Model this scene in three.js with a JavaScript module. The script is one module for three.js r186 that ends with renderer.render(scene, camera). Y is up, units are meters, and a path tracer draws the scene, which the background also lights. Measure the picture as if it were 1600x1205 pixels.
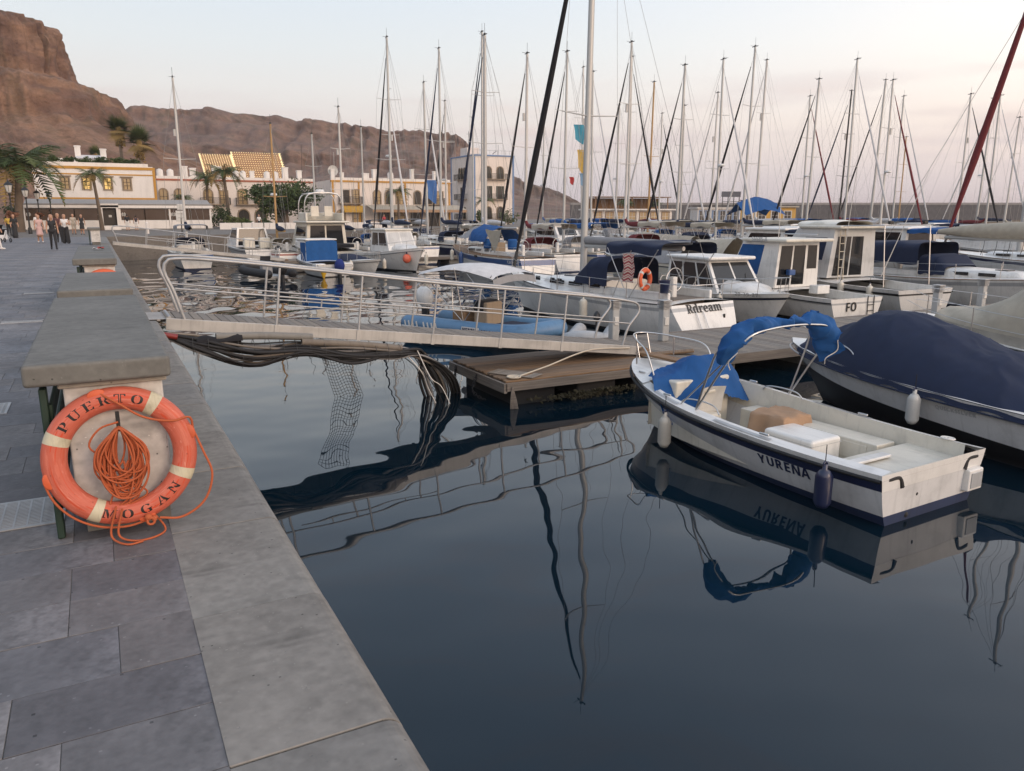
import * as THREE from 'three';
import { mergeGeometries } from 'three/addons/utils/BufferGeometryUtils.js';
import { RoundedBoxGeometry } from 'three/addons/geometries/RoundedBoxGeometry.js';
import { MarchingCubes } from 'three/addons/objects/MarchingCubes.js';
import { FontLoader } from 'three/addons/loaders/FontLoader.js';
import { TextGeometry } from 'three/addons/geometries/TextGeometry.js';

// ---------- camera, sky, sun, exposure ----------
const scene = new THREE.Scene();
const QUAY = 1.91;                                   // quay top above the water (y = 0)
const camera = new THREE.PerspectiveCamera(53.24, 1600 / 1205, 0.1, 9000);
camera.position.set(0, 3.56, 0);
{
  const yaw = THREE.MathUtils.degToRad(28), pitch = THREE.MathUtils.degToRad(-12.5);
  camera.lookAt(Math.sin(yaw) * Math.cos(pitch), 3.56 + Math.sin(pitch), -Math.cos(yaw) * Math.cos(pitch));
}
const renderer = new THREE.WebGLRenderer({ antialias: true });
renderer.toneMapping = THREE.LinearToneMapping;
renderer.toneMappingExposure = 1.08;
renderer.shadowMap.enabled = true;
const SUN_DIR = new THREE.Vector3(0.38, 0.3, 0.86).normalize();   // low afterglow, behind the viewer to the right
const sun = new THREE.DirectionalLight(new THREE.Color(1.0, 0.72, 0.5), 1.0);
sun.position.copy(SUN_DIR).multiplyScalar(200).add(new THREE.Vector3(20, 0, -40));
sun.target.position.set(20, 0, -40); scene.add(sun.target);
sun.castShadow = true; sun.shadow.radius = 44; sun.shadow.mapSize.set(2048, 2048);
Object.assign(sun.shadow.camera, { left: -130, right: 130, top: 130, bottom: -130, near: 1, far: 500 });
scene.add(sun);

// seeded random and periodic noise
let seed = 12345;
const rnd = () => { seed = (seed * 1664525 + 1013904223) >>> 0; return seed / 4294967296; };
const rr = (a, b) => a + (b - a) * rnd();
const pick = a => a[Math.floor(rnd() * a.length) % a.length];
const lerp = (a, b, t) => a + (b - a) * t, clamp = (v, a = 0, b = 1) => Math.min(b, Math.max(a, v));
const ss = (a, b, t) => { t = clamp((t - a) / (b - a)); return t * t * (3 - 2 * t); };
function hash(x, y, s) { let h = (x * 374761393 + y * 668265263 + s * 2147483647) | 0; h = Math.imul(h ^ (h >>> 13), 1274126177); h = Math.imul(h ^ (h >>> 16), 2246822519); return ((h ^ (h >>> 15)) >>> 0) / 4294967296; }
function vn(x, y, p, s = 1, q = p) {
  const xi = Math.floor(x), yi = Math.floor(y), fx = x - xi, fy = y - yi, u = fx * fx * (3 - 2 * fx), v = fy * fy * (3 - 2 * fy), w = (a, b) => ((a % b) + b) % b;
  const a = hash(w(xi, p), w(yi, q), s), b = hash(w(xi + 1, p), w(yi, q), s), c = hash(w(xi, p), w(yi + 1, q), s), d = hash(w(xi + 1, p), w(yi + 1, q), s);
  return lerp(lerp(a, b, u), lerp(c, d, u), v);
}
function fbm(x, y, p, o = 4, s = 1, q = p) { let a = 0, w = .5, t = 0; for (let i = 0; i < o; i++) { a += w * vn(x, y, p, s + i, q); t += w; x *= 2; y *= 2; p *= 2; q *= 2; w *= .5; } return a / t; }
const nz = (x, y, s = 1, o = 4) => fbm(x, y, 4096, o, s);

// the sky: pale blue overhead, cream and rose low down, thin streaks, afterglow round the set sun
{
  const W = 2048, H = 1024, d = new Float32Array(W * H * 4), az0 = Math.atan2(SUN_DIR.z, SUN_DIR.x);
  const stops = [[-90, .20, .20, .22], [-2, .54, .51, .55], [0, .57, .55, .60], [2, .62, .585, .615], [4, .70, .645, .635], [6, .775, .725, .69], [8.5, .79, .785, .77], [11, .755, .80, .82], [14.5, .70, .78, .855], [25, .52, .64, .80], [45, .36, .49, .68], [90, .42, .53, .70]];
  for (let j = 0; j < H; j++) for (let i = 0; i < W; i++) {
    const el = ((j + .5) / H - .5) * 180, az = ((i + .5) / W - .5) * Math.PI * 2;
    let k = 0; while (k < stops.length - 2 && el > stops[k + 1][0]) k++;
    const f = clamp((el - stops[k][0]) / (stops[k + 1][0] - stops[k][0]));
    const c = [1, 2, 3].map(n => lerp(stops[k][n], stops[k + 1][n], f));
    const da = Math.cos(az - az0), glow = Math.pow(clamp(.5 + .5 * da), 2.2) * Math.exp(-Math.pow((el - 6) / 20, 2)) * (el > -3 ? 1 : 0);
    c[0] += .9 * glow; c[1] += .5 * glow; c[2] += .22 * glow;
    const fillGlow = Math.pow(clamp(.5 + .5 * da * Math.cos(el * Math.PI / 180)), 2.4) * ss(-2, 12, el) * 1.25;   // broad glow added behind the viewer to lift the fill light
    c[0] += .92 * fillGlow; c[1] += .80 * fillGlow; c[2] += .68 * fillGlow;
    // thin cloud streaks, in bands along the horizon
    const u = i / W, wv = fbm(u * 26, el * .8, 26, 5, 7, 4096), w2 = fbm(u * 60, el * 1.7, 60, 4, 19, 4096);
    const band = Math.exp(-Math.pow((el - 4.5) / 2.4, 2)) * .9 + Math.exp(-Math.pow((el - 8.2) / 1.2, 2)) * .45 + ss(16, 26, el) * .25;
    const cl = ss(.47, .72, wv * .75 + w2 * .25) * band, ed = ss(.58, .78, w2 * .6 + wv * .4) * band;
    c[0] = lerp(c[0], .69, cl * .75) + ed * .05; c[1] = lerp(c[1], .60, cl * .75) + ed * .0; c[2] = lerp(c[2], .60, cl * .75) - ed * .03;
    const o = (j * W + i) * 4; d[o] = c[0]; d[o + 1] = c[1]; d[o + 2] = c[2]; d[o + 3] = 1;
  }
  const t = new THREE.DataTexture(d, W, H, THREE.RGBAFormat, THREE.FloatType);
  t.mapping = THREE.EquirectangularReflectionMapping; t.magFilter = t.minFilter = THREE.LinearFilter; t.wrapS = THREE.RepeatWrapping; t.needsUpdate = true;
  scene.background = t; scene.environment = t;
}
scene.fog = new THREE.FogExp2(new THREE.Color(.70, .62, .62), 0.0002);

// ---------- helpers ----------
const V = (x, y, z) => new THREE.Vector3(x, y, z), PI = Math.PI;
const taken = {};
function numbered(n) { const k = taken[n] = (taken[n] || 0) + 1; return k === 1 ? n : `${n}_${String(k - 1).padStart(3, '0')}`; }
function boxUV(g) {                                    // texture coordinates in metres, by the way each face points
  const p = g.attributes.position, uv = new Float32Array(p.count * 2), a = V(), b = V(), c = V(), n = V();
  for (let i = 0; i < p.count; i += 3) {
    a.fromBufferAttribute(p, i); b.fromBufferAttribute(p, i + 1); c.fromBufferAttribute(p, i + 2);
    n.copy(b).sub(a).cross(c.clone().sub(a)); const x = Math.abs(n.x), y = Math.abs(n.y), z = Math.abs(n.z);
    for (let k = 0; k < 3; k++) {
      const q = [a, b, c][k], o = (i + k) * 2;
      if (y >= x && y >= z) { uv[o] = q.x; uv[o + 1] = q.z; } else if (x >= z) { uv[o] = q.z; uv[o + 1] = q.y; } else { uv[o] = q.x; uv[o + 1] = q.y; }
    }
  }
  g.setAttribute('uv', new THREE.BufferAttribute(uv, 2)); return g;
}
function flat(g, keep) {
  let q = g.index ? g.toNonIndexed() : g;
  for (const k of Object.keys(q.attributes)) if (!['position', 'normal', 'uv', 'color'].includes(k)) q.deleteAttribute(k);
  if (!q.attributes.normal) q.computeVertexNormals();
  return keep || g.keepUV ? q : boxUV(q);
}
const each = (name, list, m, parent) => list.map(g => M(name, g, m, parent));
function M(name, geos, material, parent, o = {}) {     // one named mesh out of one or more geometries
  if (!Array.isArray(geos)) geos = [geos];
  const L = geos.flat(9).filter(Boolean);
  const g = o.raw ? L[0] : L.length === 1 ? flat(L[0], o.keep) : mergeGeometries(L.map(q => flat(q, o.keep)));
  const m = new THREE.Mesh(g, material); m.castShadow = m.receiveShadow = true;
  if (parent && parent !== scene) { m.name = name; parent.add(m); } else { m.name = numbered(name); scene.add(m); }
  if (o.pos) m.position.set(...o.pos); if (o.rot) m.rotation.set(...o.rot);
  return m;
}
function tag(o, label, category, group) { o.userData.label = label; o.userData.category = category; if (group) o.userData.group = group; return o; }
function thing(name, label, category, pos = [0, 0, 0], turn = 0, group) {
  const g = new THREE.Group(); g.name = numbered(name); scene.add(g); g.position.set(...pos); g.rotation.y = turn;
  return tag(g, label, category, group);
}
function copyOf(root, label, pos, turn, group) {
  const c = root.clone(); c.name = numbered(root.name.replace(/_\d+$/, '')); c.userData = { ...root.userData, label }; if (group) c.userData.group = group;
  if (pos) c.position.set(...pos); if (turn !== undefined) c.rotation.y = turn; scene.add(c); return c;
}
const setting = o => { o.userData.kind = 'structure'; return o; };
const stuff = (o, label, cat) => { o.userData.kind = 'stuff'; if (label) tag(o, label, cat); return o; };
const mv = (g, p, r) => { if (r) g.applyMatrix4(new THREE.Matrix4().makeRotationFromEuler(new THREE.Euler(...r))); if (p) g.translate(...p); return g; };
const box = (w, h, d, p, r) => mv(new THREE.BoxGeometry(w, h, d), p, r);
const rbox = (w, h, d, rad, p, r) => mv(new RoundedBoxGeometry(w, h, d, 2, Math.min(rad, w / 2.01, h / 2.01, d / 2.01)), p, r);
const bx = (x0, x1, y0, y1, z0, z1) => box(x1 - x0, y1 - y0, z1 - z0, [(x0 + x1) / 2, (y0 + y1) / 2, (z0 + z1) / 2]);
const rbx = (x0, x1, y0, y1, z0, z1, rad = .01) => rbox(x1 - x0, y1 - y0, z1 - z0, rad, [(x0 + x1) / 2, (y0 + y1) / 2, (z0 + z1) / 2]);
const sph = (r, p, s = [1, 1, 1], w = 12, h = 8) => mv(new THREE.SphereGeometry(r, w, h).scale(...s), p);
const v3 = a => a.isVector3 ? a : V(...a);
function rod(a, b, r, seg = 6, r2 = r, open = false) {
  a = v3(a); b = v3(b); const d = b.clone().sub(a), g = new THREE.CylinderGeometry(r2, r, d.length(), seg, 1, open);
  g.applyMatrix4(new THREE.Matrix4().makeRotationFromQuaternion(new THREE.Quaternion().setFromUnitVectors(V(0, 1, 0), d.normalize())));
  const c = a.clone().add(b).multiplyScalar(.5); return g.translate(c.x, c.y, c.z);
}
const curve = (pts, closed) => new THREE.CatmullRomCurve3(pts.map(v3), !!closed, 'centripetal');
const tube = (pts, r, n = 24, seg = 6, closed = false) => new THREE.TubeGeometry(curve(pts, closed), n, r, seg, closed);
function bar(pts, r, seg = 6) { const o = []; for (let i = 0; i < pts.length - 1; i++) { o.push(rod(pts[i], pts[i + 1], r, seg)); if (i) o.push(sph(r * 1.01, v3(pts[i]).toArray(), [1, 1, 1], seg, 4)); } return o; }
const lathe = (prof, seg = 16, p, r) => mv(new THREE.LatheGeometry(prof.map(q => new THREE.Vector2(q[0], q[1])), seg), p, r);
function grid(nu, nv, fn, wrapU) {
  const pos = [], idx = []; const q = V();
  for (let j = 0; j <= nv; j++) for (let i = 0; i <= nu; i++) { const p = fn(i / nu, j / nv, q); Array.isArray(p) ? pos.push(...p) : pos.push(p.x, p.y, p.z); }
  for (let j = 0; j < nv; j++) for (let i = 0; i < nu; i++) { const a = j * (nu + 1) + i, b = a + 1, c = a + nu + 1, d = c + 1; idx.push(a, b, d, a, d, c); }
  const g = new THREE.BufferGeometry(); g.setAttribute('position', new THREE.Float32BufferAttribute(pos, 3)); g.setIndex(idx); g.computeVertexNormals();
  if (wrapU) { const n = g.attributes.normal; for (let j = 0; j <= nv; j++) { const a = j * (nu + 1), b = a + nu; for (const k of ['X', 'Y', 'Z']) { const m = n['get' + k](a) + n['get' + k](b); n['set' + k](a, m); n['set' + k](b, m); } } }
  return g;
}
function vtube(pts, rad, seg = 8, n) {                 // a tube of changing width
  const c = curve(pts), N = n || (pts.length - 1) * 3, fr = c.computeFrenetFrames(N), R = t => { const f = t * (rad.length - 1), i = Math.min(rad.length - 2, Math.floor(f)); return lerp(rad[i], rad[i + 1], f - i); };
  return grid(seg, N, (u, v) => { const i = Math.round(v * N), p = c.getPointAt(v), a = u * 2 * PI, r = R(v); return p.addScaledVector(fr.normals[i], Math.cos(a) * r).addScaledVector(fr.binormals[i], Math.sin(a) * r); }, true);
}
function ext(pts, depth, bevel = 0, holes = []) {
  const s = new THREE.Shape(pts.map(p => new THREE.Vector2(...p))); for (const h of holes) s.holes.push(new THREE.Path(h.map(p => new THREE.Vector2(...p))));
  return new THREE.ExtrudeGeometry(s, { depth: depth - 2 * bevel, bevelEnabled: bevel > 0, bevelSize: bevel, bevelThickness: bevel, bevelSegments: 1, curveSegments: 6 }).translate(0, 0, bevel);
}
const fontBold = await new FontLoader().loadAsync('fonts/droid/droid_sans_bold.typeface.json');
const fontSerif = await new FontLoader().loadAsync('fonts/droid/droid_serif_bold.typeface.json');
function text(s, size, f = fontBold, depth = .004) { const g = new TextGeometry(s, { font: f, size, depth, curveSegments: 3, bevelEnabled: false }); g.computeBoundingBox(); return g; }

// ---------- textures (grain, stains, weave: no things with a shape of their own) ----------
function tex(n, fn, rep = 1, srgb = false, m = n) {
  const d = new Uint8Array(n * m * 4);
  for (let j = 0; j < m; j++) for (let i = 0; i < n; i++) { const c = fn(i / n, j / m), o = (j * n + i) * 4; for (let k = 0; k < 3; k++) d[o + k] = clamp(Array.isArray(c) ? c[k] : c) * 255; d[o + 3] = 255; }
  const t = new THREE.DataTexture(d, n, m); t.wrapS = t.wrapT = THREE.RepeatWrapping; t.magFilter = THREE.LinearFilter; t.minFilter = THREE.LinearMipmapLinearFilter; t.generateMipmaps = true;
  t.repeat.set(...(Array.isArray(rep) ? rep : [rep, rep])); if (srgb) t.colorSpace = THREE.SRGBColorSpace; t.needsUpdate = true; return t;
}
const rp = (t, a, b = a) => { const c = t.clone(); c.repeat.set(a, b); c.needsUpdate = true; return c; };
const tGrime = tex(512, (u, v) => { const a = fbm(u * 6, v * 6, 6, 5, 3), b = fbm(u * 40, v * 5, 40, 3, 9, 5), s = fbm(u * 64, v * 64, 64, 2, 5); return .93 - .16 * ss(.5, .8, a) - .1 * ss(.55, .8, b) - .05 * s; }, .45);
const tConc = tex(1024, (u, v) => { const a = fbm(u * 5, v * 5, 5, 5, 11), b = fbm(u * 60, v * 60, 60, 3, 13), k = fbm(u * 18, v * 18, 18, 4, 17), st = fbm(u * 3, v * 22, 3, 4, 23, 22); let c = .78 + .26 * (a - .5) + .3 * (b - .5) - .22 * ss(.56, .74, st) * ss(.4, .6, a) - .08 * ss(.55, .7, k); if (hash(Math.floor(u * 420), Math.floor(v * 420), 4) > .998) c += .4; if (hash(Math.floor(u * 260), Math.floor(v * 260), 8) > .9985) c -= .45; return [c * 1.01, c, c * .985]; }, .5);
const tSlate = tex(1024, (u, v) => { const a = fbm(u * 4, v * 4, 4, 5, 31), b = fbm(u * 90, v * 90, 90, 3, 33), k = fbm(u * 26, v * 12, 26, 4, 37, 12); let c = .70 + .5 * (a - .5) + .62 * (b - .5) * (.4 + .6 * ss(.35, .6, a)) + .3 * (k - .5); if (hash(Math.floor(u * 240), Math.floor(v * 240), 4) > .9982) c += .35; if (hash(Math.floor(u * 170), Math.floor(v * 170), 6) > .9988) c -= .4; return [c, c * .99, c]; }, .5);
const tSlateB = tex(512, (u, v) => fbm(u * 50, v * 50, 50, 4, 41) * .6 + fbm(u * 8, v * 8, 8, 4, 43) * .4, .7);
const tWood = tex(512, (u, v) => { const w = fbm(u * 3 + 0, v * 90, 3, 4, 51, 90), k = fbm(u * 5, v * 12, 5, 4, 53, 12); const c = .66 + .5 * (w - .5) + .3 * (k - .5); return [c, c * .97, c * .93]; }, [.5, 1]);
const tCloth = tex(256, (u, v) => { const a = fbm(u * 5, v * 5, 5, 5, 61), w = .5 + .25 * Math.sin(u * 2 * PI * 64) + .25 * Math.sin(v * 2 * PI * 64); return .84 + .22 * (a - .5) + .08 * (w - .5); }, 1.4);
const tPlaster = tex(512, (u, v) => { const a = fbm(u * 4, v * 4, 4, 5, 71), b = fbm(u * 50, v * 50, 50, 3, 73), s = fbm(u * 40, v * 2, 40, 4, 77, 2); return .93 + .1 * (a - .5) + .06 * (b - .5) - .07 * ss(.55, .8, s); }, .22);
const tRock = tex(1024, (u, v) => { const a = fbm(u * 6, v * 6, 6, 6, 81), b = fbm(u * 30, v * 60, 30, 4, 83, 60), k = fbm(u * 90, v * 90, 90, 3, 87); const c = .62 + .5 * (a - .5) + .35 * (b - .5) + .25 * (k - .5); return [c, c * .98, c * .95]; }, .03);
const tFine = tex(256, (u, v) => fbm(u * 40, v * 40, 40, 4, 91), 2);

// ---------- materials (linear base colours) ----------
function mat(c, o = {}) {
  const p = { color: new THREE.Color().setRGB(...c), roughness: o.r ?? .6, metalness: o.m ?? 0, side: THREE.DoubleSide };
  for (const k of ['map', 'bumpMap', 'bumpScale', 'roughnessMap', 'vertexColors', 'transmission', 'thickness', 'ior', 'clearcoat', 'clearcoatRoughness', 'emissive', 'emissiveIntensity', 'sheen', 'sheenRoughness', 'attenuationColor', 'attenuationDistance']) if (o[k] !== undefined) p[k] = o[k];
  return new THREE.MeshPhysicalMaterial(p);
}
const gel = (c, r = .3) => mat(c, { r, map: tGrime, clearcoat: .25, clearcoatRoughness: .25 });
const cloth = c => mat(c, { r: .9, map: tCloth, bumpMap: tCloth, bumpScale: .002, sheen: .2 });
const K = {
  white: gel([.79, .78, .755]), cream: gel([.70, .66, .57], .4), grey: gel([.42, .43, .44]), lgrey: gel([.58, .58, .57]), sky: gel([.42, .50, .60]),
  navy: gel([.018, .026, .075]), blue: gel([.03, .09, .26]), red: gel([.25, .03, .025]), black: mat([.012, .012, .013], { r: .45, map: tGrime }), antifoul: mat([.02, .035, .09], { r: .7, map: tGrime }), antiblack: mat([.018, .018, .02], { r: .7, map: tGrime }),
  glass: mat([.012, .013, .015], { r: .06 }), smoked: mat([.03, .032, .035], { r: .1 }),
  steel: mat([.62, .61, .6], { r: .28, m: 1 }), alu: mat([.58, .58, .57], { r: .5, m: .55, map: tGrime }), galv: mat([.47, .47, .47], { r: .5, m: .6, map: tGrime, bumpMap: tFine, bumpScale: .0006 }),
  mast: mat([.44, .44, .43], { r: .45, m: .35 }), mastWhite: mat([.55, .53, .50], { r: .4 }), mastTan: mat([.42, .25, .10], { r: .5 }), mastBlack: mat([.02, .02, .022], { r: .4 }), wire: mat([.28, .27, .26], { r: .5, m: .3 }), darkwire: mat([.05, .05, .05], { r: .6 }),
  cBlue: cloth([.008, .085, .28]), cNavy: cloth([.010, .020, .055]), cBeige: cloth([.46, .41, .33]), cGrey: cloth([.30, .30, .31]), cBlack: cloth([.014, .014, .018]), cRed: cloth([.17, .025, .03]), cWhite: cloth([.68, .67, .67]), cTan: cloth([.42, .27, .17]), cRoyal: cloth([.012, .03, .19]),
  rubber: mat([.018, .018, .02], { r: .75 }), orange: mat([.68, .12, .04], { r: .55, map: tGrime }), orangeRope: mat([.43, .10, .035], { r: .85 }), rope: mat([.52, .46, .37], { r: .95 }), ropeWhite: mat([.66, .64, .6], { r: .95 }),
  wood: mat([.34, .30, .26], { r: .85, map: tWood, bumpMap: tWood, bumpScale: .003 }), wood2: mat([.27, .24, .215], { r: .85, map: tWood, bumpMap: tWood, bumpScale: .003 }), woodBrown: mat([.30, .19, .11], { r: .8, map: tWood, bumpMap: tWood, bumpScale: .003 }), teak: mat([.32, .19, .10], { r: .7, map: tWood }),
  conc: mat([.36, .345, .32], { r: .85, map: tConc, bumpMap: tConc, bumpScale: .003 }), slab: mat([.185, .18, .165], { r: .8, map: tConc, bumpMap: tConc, bumpScale: .0025 }), seawall: mat([.22, .18, .14], { r: .95, map: tConc, bumpMap: tConc, bumpScale: .01 }),
  plaster: mat([.76, .72, .68], { r: .9, map: tPlaster }), plasterPink: mat([.74, .66, .60], { r: .9, map: tPlaster }), ochre: mat([.50, .26, .05], { r: .8, map: tPlaster }), brickred: mat([.36, .12, .07], { r: .8, map: tPlaster }), blueTrim: mat([.16, .25, .42], { r: .8, map: tPlaster }),
  stoneTrim: mat([.30, .23, .16], { r: .9, map: tPlaster }), darkWood: mat([.035, .028, .022], { r: .6 }), green: mat([.012, .035, .022], { r: .55, map: tGrime }), iron: mat([.012, .012, .012], { r: .5 }), plastic: mat([.62, .61, .58], { r: .5, map: tGrime }),
};
const gold = mat([.45, .30, .05], { r: .6 });

// ================= THE SETTING =================
// ---- water: one sheet, finer where the berth is near; long lazy ripples, more chop out in the basin ----
{
  const xs = [], zs = [];
  for (let x = -3; x < 14; x += .085) xs.push(x); for (let s = .085, x = 14; x < 420; x += s, s *= 1.03) xs.push(x);
  for (let z = 7; z > -18; z -= .09) zs.push(z); for (let s = .09, z = -18; z > -330; z -= s, s *= 1.03) zs.push(z);
  const waves = [];
  const ws = seed; seed = 777;
  for (let i = 0; i < 26; i++) { const a = rr(0, 2 * PI), l = .45 * Math.pow(9, rnd()), k = 2 * PI / l; waves.push([Math.cos(a) * k, Math.sin(a) * k, rr(0, 6.3), rr(.0012, .0028) / k * Math.pow(l, .35)]); }
  const chop = []; for (let i = 0; i < 26; i++) { const a = rr(0, 2 * PI), l = .5 * Math.pow(7, rnd()), k = 2 * PI / l; chop.push([Math.cos(a) * k, Math.sin(a) * k, rr(0, 6.3), rr(.006, .013) / k]); }
  seed = ws;
  const nx = xs.length, nz_ = zs.length, pos = new Float32Array(nx * nz_ * 3), nor = new Float32Array(nx * nz_ * 3), idx = new Uint32Array((nx - 1) * (nz_ - 1) * 6);
  let o = 0;
  for (let j = 0; j < nz_; j++) for (let i = 0; i < nx; i++) {
    const x = xs[i], z = zs[j]; let h = 0, hx = 0, hz = 0;
    const calm = .35 + 1.3 * vn(x * .16 + 3, z * .16, 4096, 5) , far = ss(17, 42, Math.hypot(x, z)) * (.45 + 1.0 * vn(x * .07, z * .12, 4096, 8));
    for (const w of waves) { const p = w[0] * x + w[1] * z + w[2], a = w[3] * calm; h += a * Math.sin(p); const c = a * Math.cos(p); hx += c * w[0]; hz += c * w[1]; }
    if (far > 0) for (const w of chop) { const p = w[0] * x + w[1] * z + w[2], a = w[3] * far; h += a * Math.sin(p); const c = a * Math.cos(p); hx += c * w[0]; hz += c * w[1]; }
    pos[o] = x; pos[o + 1] = h * .8; pos[o + 2] = z; const n = Math.hypot(hx, 1, hz); nor[o] = -hx / n; nor[o + 1] = 1 / n; nor[o + 2] = -hz / n; o += 3;
  }
  o = 0; for (let j = 0; j < nz_ - 1; j++) for (let i = 0; i < nx - 1; i++) { const a = j * nx + i, b = a + 1, c = a + nx, d = c + 1; idx[o++] = a; idx[o++] = b; idx[o++] = d; idx[o++] = a; idx[o++] = d; idx[o++] = c; }
  const g = new THREE.BufferGeometry(); g.setAttribute('position', new THREE.BufferAttribute(pos, 3)); g.setAttribute('normal', new THREE.BufferAttribute(nor, 3)); g.setIndex(new THREE.BufferAttribute(idx, 1));
  const water = mat([.002, .010, .018], { r: .015, ior: 1.45 });
  setting(M('water', g, water, scene, { raw: true })).userData.label = 'dark still harbour water';
  const sea = new THREE.PlaneGeometry(9000, 9000, 1, 1).rotateX(-PI / 2).translate(1500, -.06, -1500);
  setting(M('sea', sea, water, scene)).userData.label = 'open sea beyond the harbour';
  setting(M('seabed', bx(-10, 400, -5.2, -5, -330, 12), K.seawall)).userData.label = 'harbour bed';
}
// ---- the quay: slate paving, concrete coping, wall ----
const slateRGB = [[.205, .198, .20], [.24, .228, .226], [.165, .16, .168], [.225, .21, .205], [.19, .188, .198]], slateTones = slateRGB.map(c => mat(c, { r: .62, map: tSlate, bumpMap: tSlateB, bumpScale: .003 }));
{
  const wall = setting(M('quay_wall', [bx(-60, .7, -5, QUAY - .09, -69, 14)], K.seawall)); wall.userData.label = 'concrete quay wall';
  const pave = new THREE.Group(); pave.name = 'promenade_paving'; scene.add(pave); setting(pave); pave.userData.label = 'slate paved promenade';
  M('bedding', bx(-60, .2, QUAY - .088, QUAY - .005, -69, 14), mat([.24, .235, .23], { r: .9, map: tConc }), pave);
  const far = [[], [], [], [], []]; let course = 0, parts = 0;
  const geos = {};
  const ws = seed; seed = 4242;
  for (let z = .6; z > -68.5; course++) {
    const d = [.36, .34, .38, .33][course % 4]; let x = .2 - (course % 3 === 1 ? .28 : course % 3 === 2 ? .46 : 0); const first = x < .19;
    const xm = z > -9.5 ? -1.2 + z * .72 : z > -40 ? -8 : -16;
    const put = (x0, x1) => {
      const near = z < -1.2 && z > -9.2 && x1 > -.75 + z * .18 && x0 > -3.4 + z * .02 && parts < 298, w = Math.round((x1 - x0) * 100) / 100, tone = Math.floor(rnd() * 5) % 5, dy = rr(-.0015, .0015);
      if (near) { const key = w + '_' + d; geos[key] ||= flat(rbox(w - .0035, .03, d - .0035, .0015)); const m = new THREE.Mesh(geos[key], slateTones[tone]); m.castShadow = m.receiveShadow = true; m.name = 'paving_slab'; m.position.set((x0 + x1) / 2, QUAY - .015 + dy, z - d / 2); pave.add(m); parts++; }
      else far[tone].push(box(x1 - x0 - .006, .03, d - .006, [(x0 + x1) / 2, QUAY - .015 + dy, z - d / 2]));
    };
    if (first) put(x, .198);
    while (x > xm) { const w = z > -30 ? pick([.46, .62, .62, .78, .92]) : 2.4; put(x - w, x); x -= w; }
    z -= d;
  }
  stuff(M('paving_slabs', far.flatMap((l, i) => l.map(g => { const q = flat(g), c = new Float32Array(q.attributes.position.count * 3); for (let k = 0; k < c.length; k++) c[k] = slateRGB[i][k % 3]; q.setAttribute('color', new THREE.BufferAttribute(c, 3)); return q; })), mat([1, 1, 1], { r: .62, map: tSlate, bumpMap: tSlateB, bumpScale: .003, vertexColors: true }), pave));
  seed = ws;
  // coping: 1 m castings with a rounded nose
  const cop = new THREE.Group(); cop.name = 'quay_coping'; scene.add(cop); setting(cop); cop.userData.label = 'pale concrete coping along the quay edge';
  const prof = [[0, -.4], [0, 0]]; prof.push([.47, .0]); for (let i = 0; i <= 5; i++) { const a = i / 5 * PI / 2; prof.push([.48 + .075 * Math.sin(a), -.075 + .075 * Math.cos(a)]); } prof.push([.555, -.4]);
  const mk = l => flat(ext(prof, l, .003));
  const g1 = mk(.993), cm = [[.275, .262, .242], [.245, .235, .222], [.262, .246, .226]].map(c => mat(c, { r: .85, map: tConc, bumpMap: tConc, bumpScale: .003 }));
  const vars = cm.map(m => { const a = rp(tConc, .5); a.offset.set(rnd(), rnd()); m.map = a; return m; });
  for (let i = 0; i < 71; i++) { const m = new THREE.Mesh(g1, vars[i % 3]); m.name = 'coping_block'; m.castShadow = m.receiveShadow = true; m.position.set(.2, QUAY + .002 * ((i * 7) % 3 - 1), 1.8 - i); cop.add(m); }
  // metal gratings and pale service covers set in the paving
  const grate = (x0, x1, z0, z1, label, n) => { const t = thing('drain_grating', label, 'grating', [(x0 + x1) / 2, QUAY + .004, (z0 + z1) / 2]); const w = x1 - x0, d = z1 - z0; M('frame', [box(w, .006, .02, [0, 0, -d / 2 + .01]), box(w, .006, .02, [0, 0, d / 2 - .01]), box(.02, .006, d - .04, [-w / 2 + .01, 0, 0]), box(.02, .006, d - .04, [w / 2 - .01, 0, 0])], K.galv, t); const s = []; for (let i = 0; i < n; i++) s.push(box(w - .04, .005, (d - .04) / n * .62, [0, 0, -d / 2 + .02 + (i + .5) * (d - .04) / n])); for (let i = 0; i < 9; i++) s.push(box(.008, .007, d - .04, [-w / 2 + .02 + (i + .5) * (w - .04) / 9, 0, 0])); M('bars', s, K.galv, t); M('pit_shade_sheet', box(w - .04, .002, d - .04, [0, -.003, 0]), K.rubber, t); };  // the pit is a flat black sheet, its shade put into the colour
  grate(-.92, -.31, -5.14, -4.66, 'galvanised drain grating in the paving left of the lifebuoy bench', 18);
  grate(-1.35, -.82, -8.05, -7.6, 'drain grating at the left edge beside the long bench slab', 16);
  for (const [x, z, w, l] of [[-1.16, -14.3, .56, 'pale cover plate in the paving, nearer of the two beyond the benches'], [-1.2, -19.5, .56, 'pale cover plate in the paving, farther of the two beyond the benches'], [-.6, -10.9, .1, 'small narrow pale cover strip beside the second bench']]) { const t = thing('cover_plate', l, 'cover plate', [x, QUAY + .003, z]); M('lid', rbox(w, .012, .24, .003), mat([.42, .41, .40], { r: .7, map: tConc }), t); each('rim', [box(w + .03, .006, .015, [0, 0, .13]), box(w + .03, .006, .015, [0, 0, -.13])], K.galv, t); }
}
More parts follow.
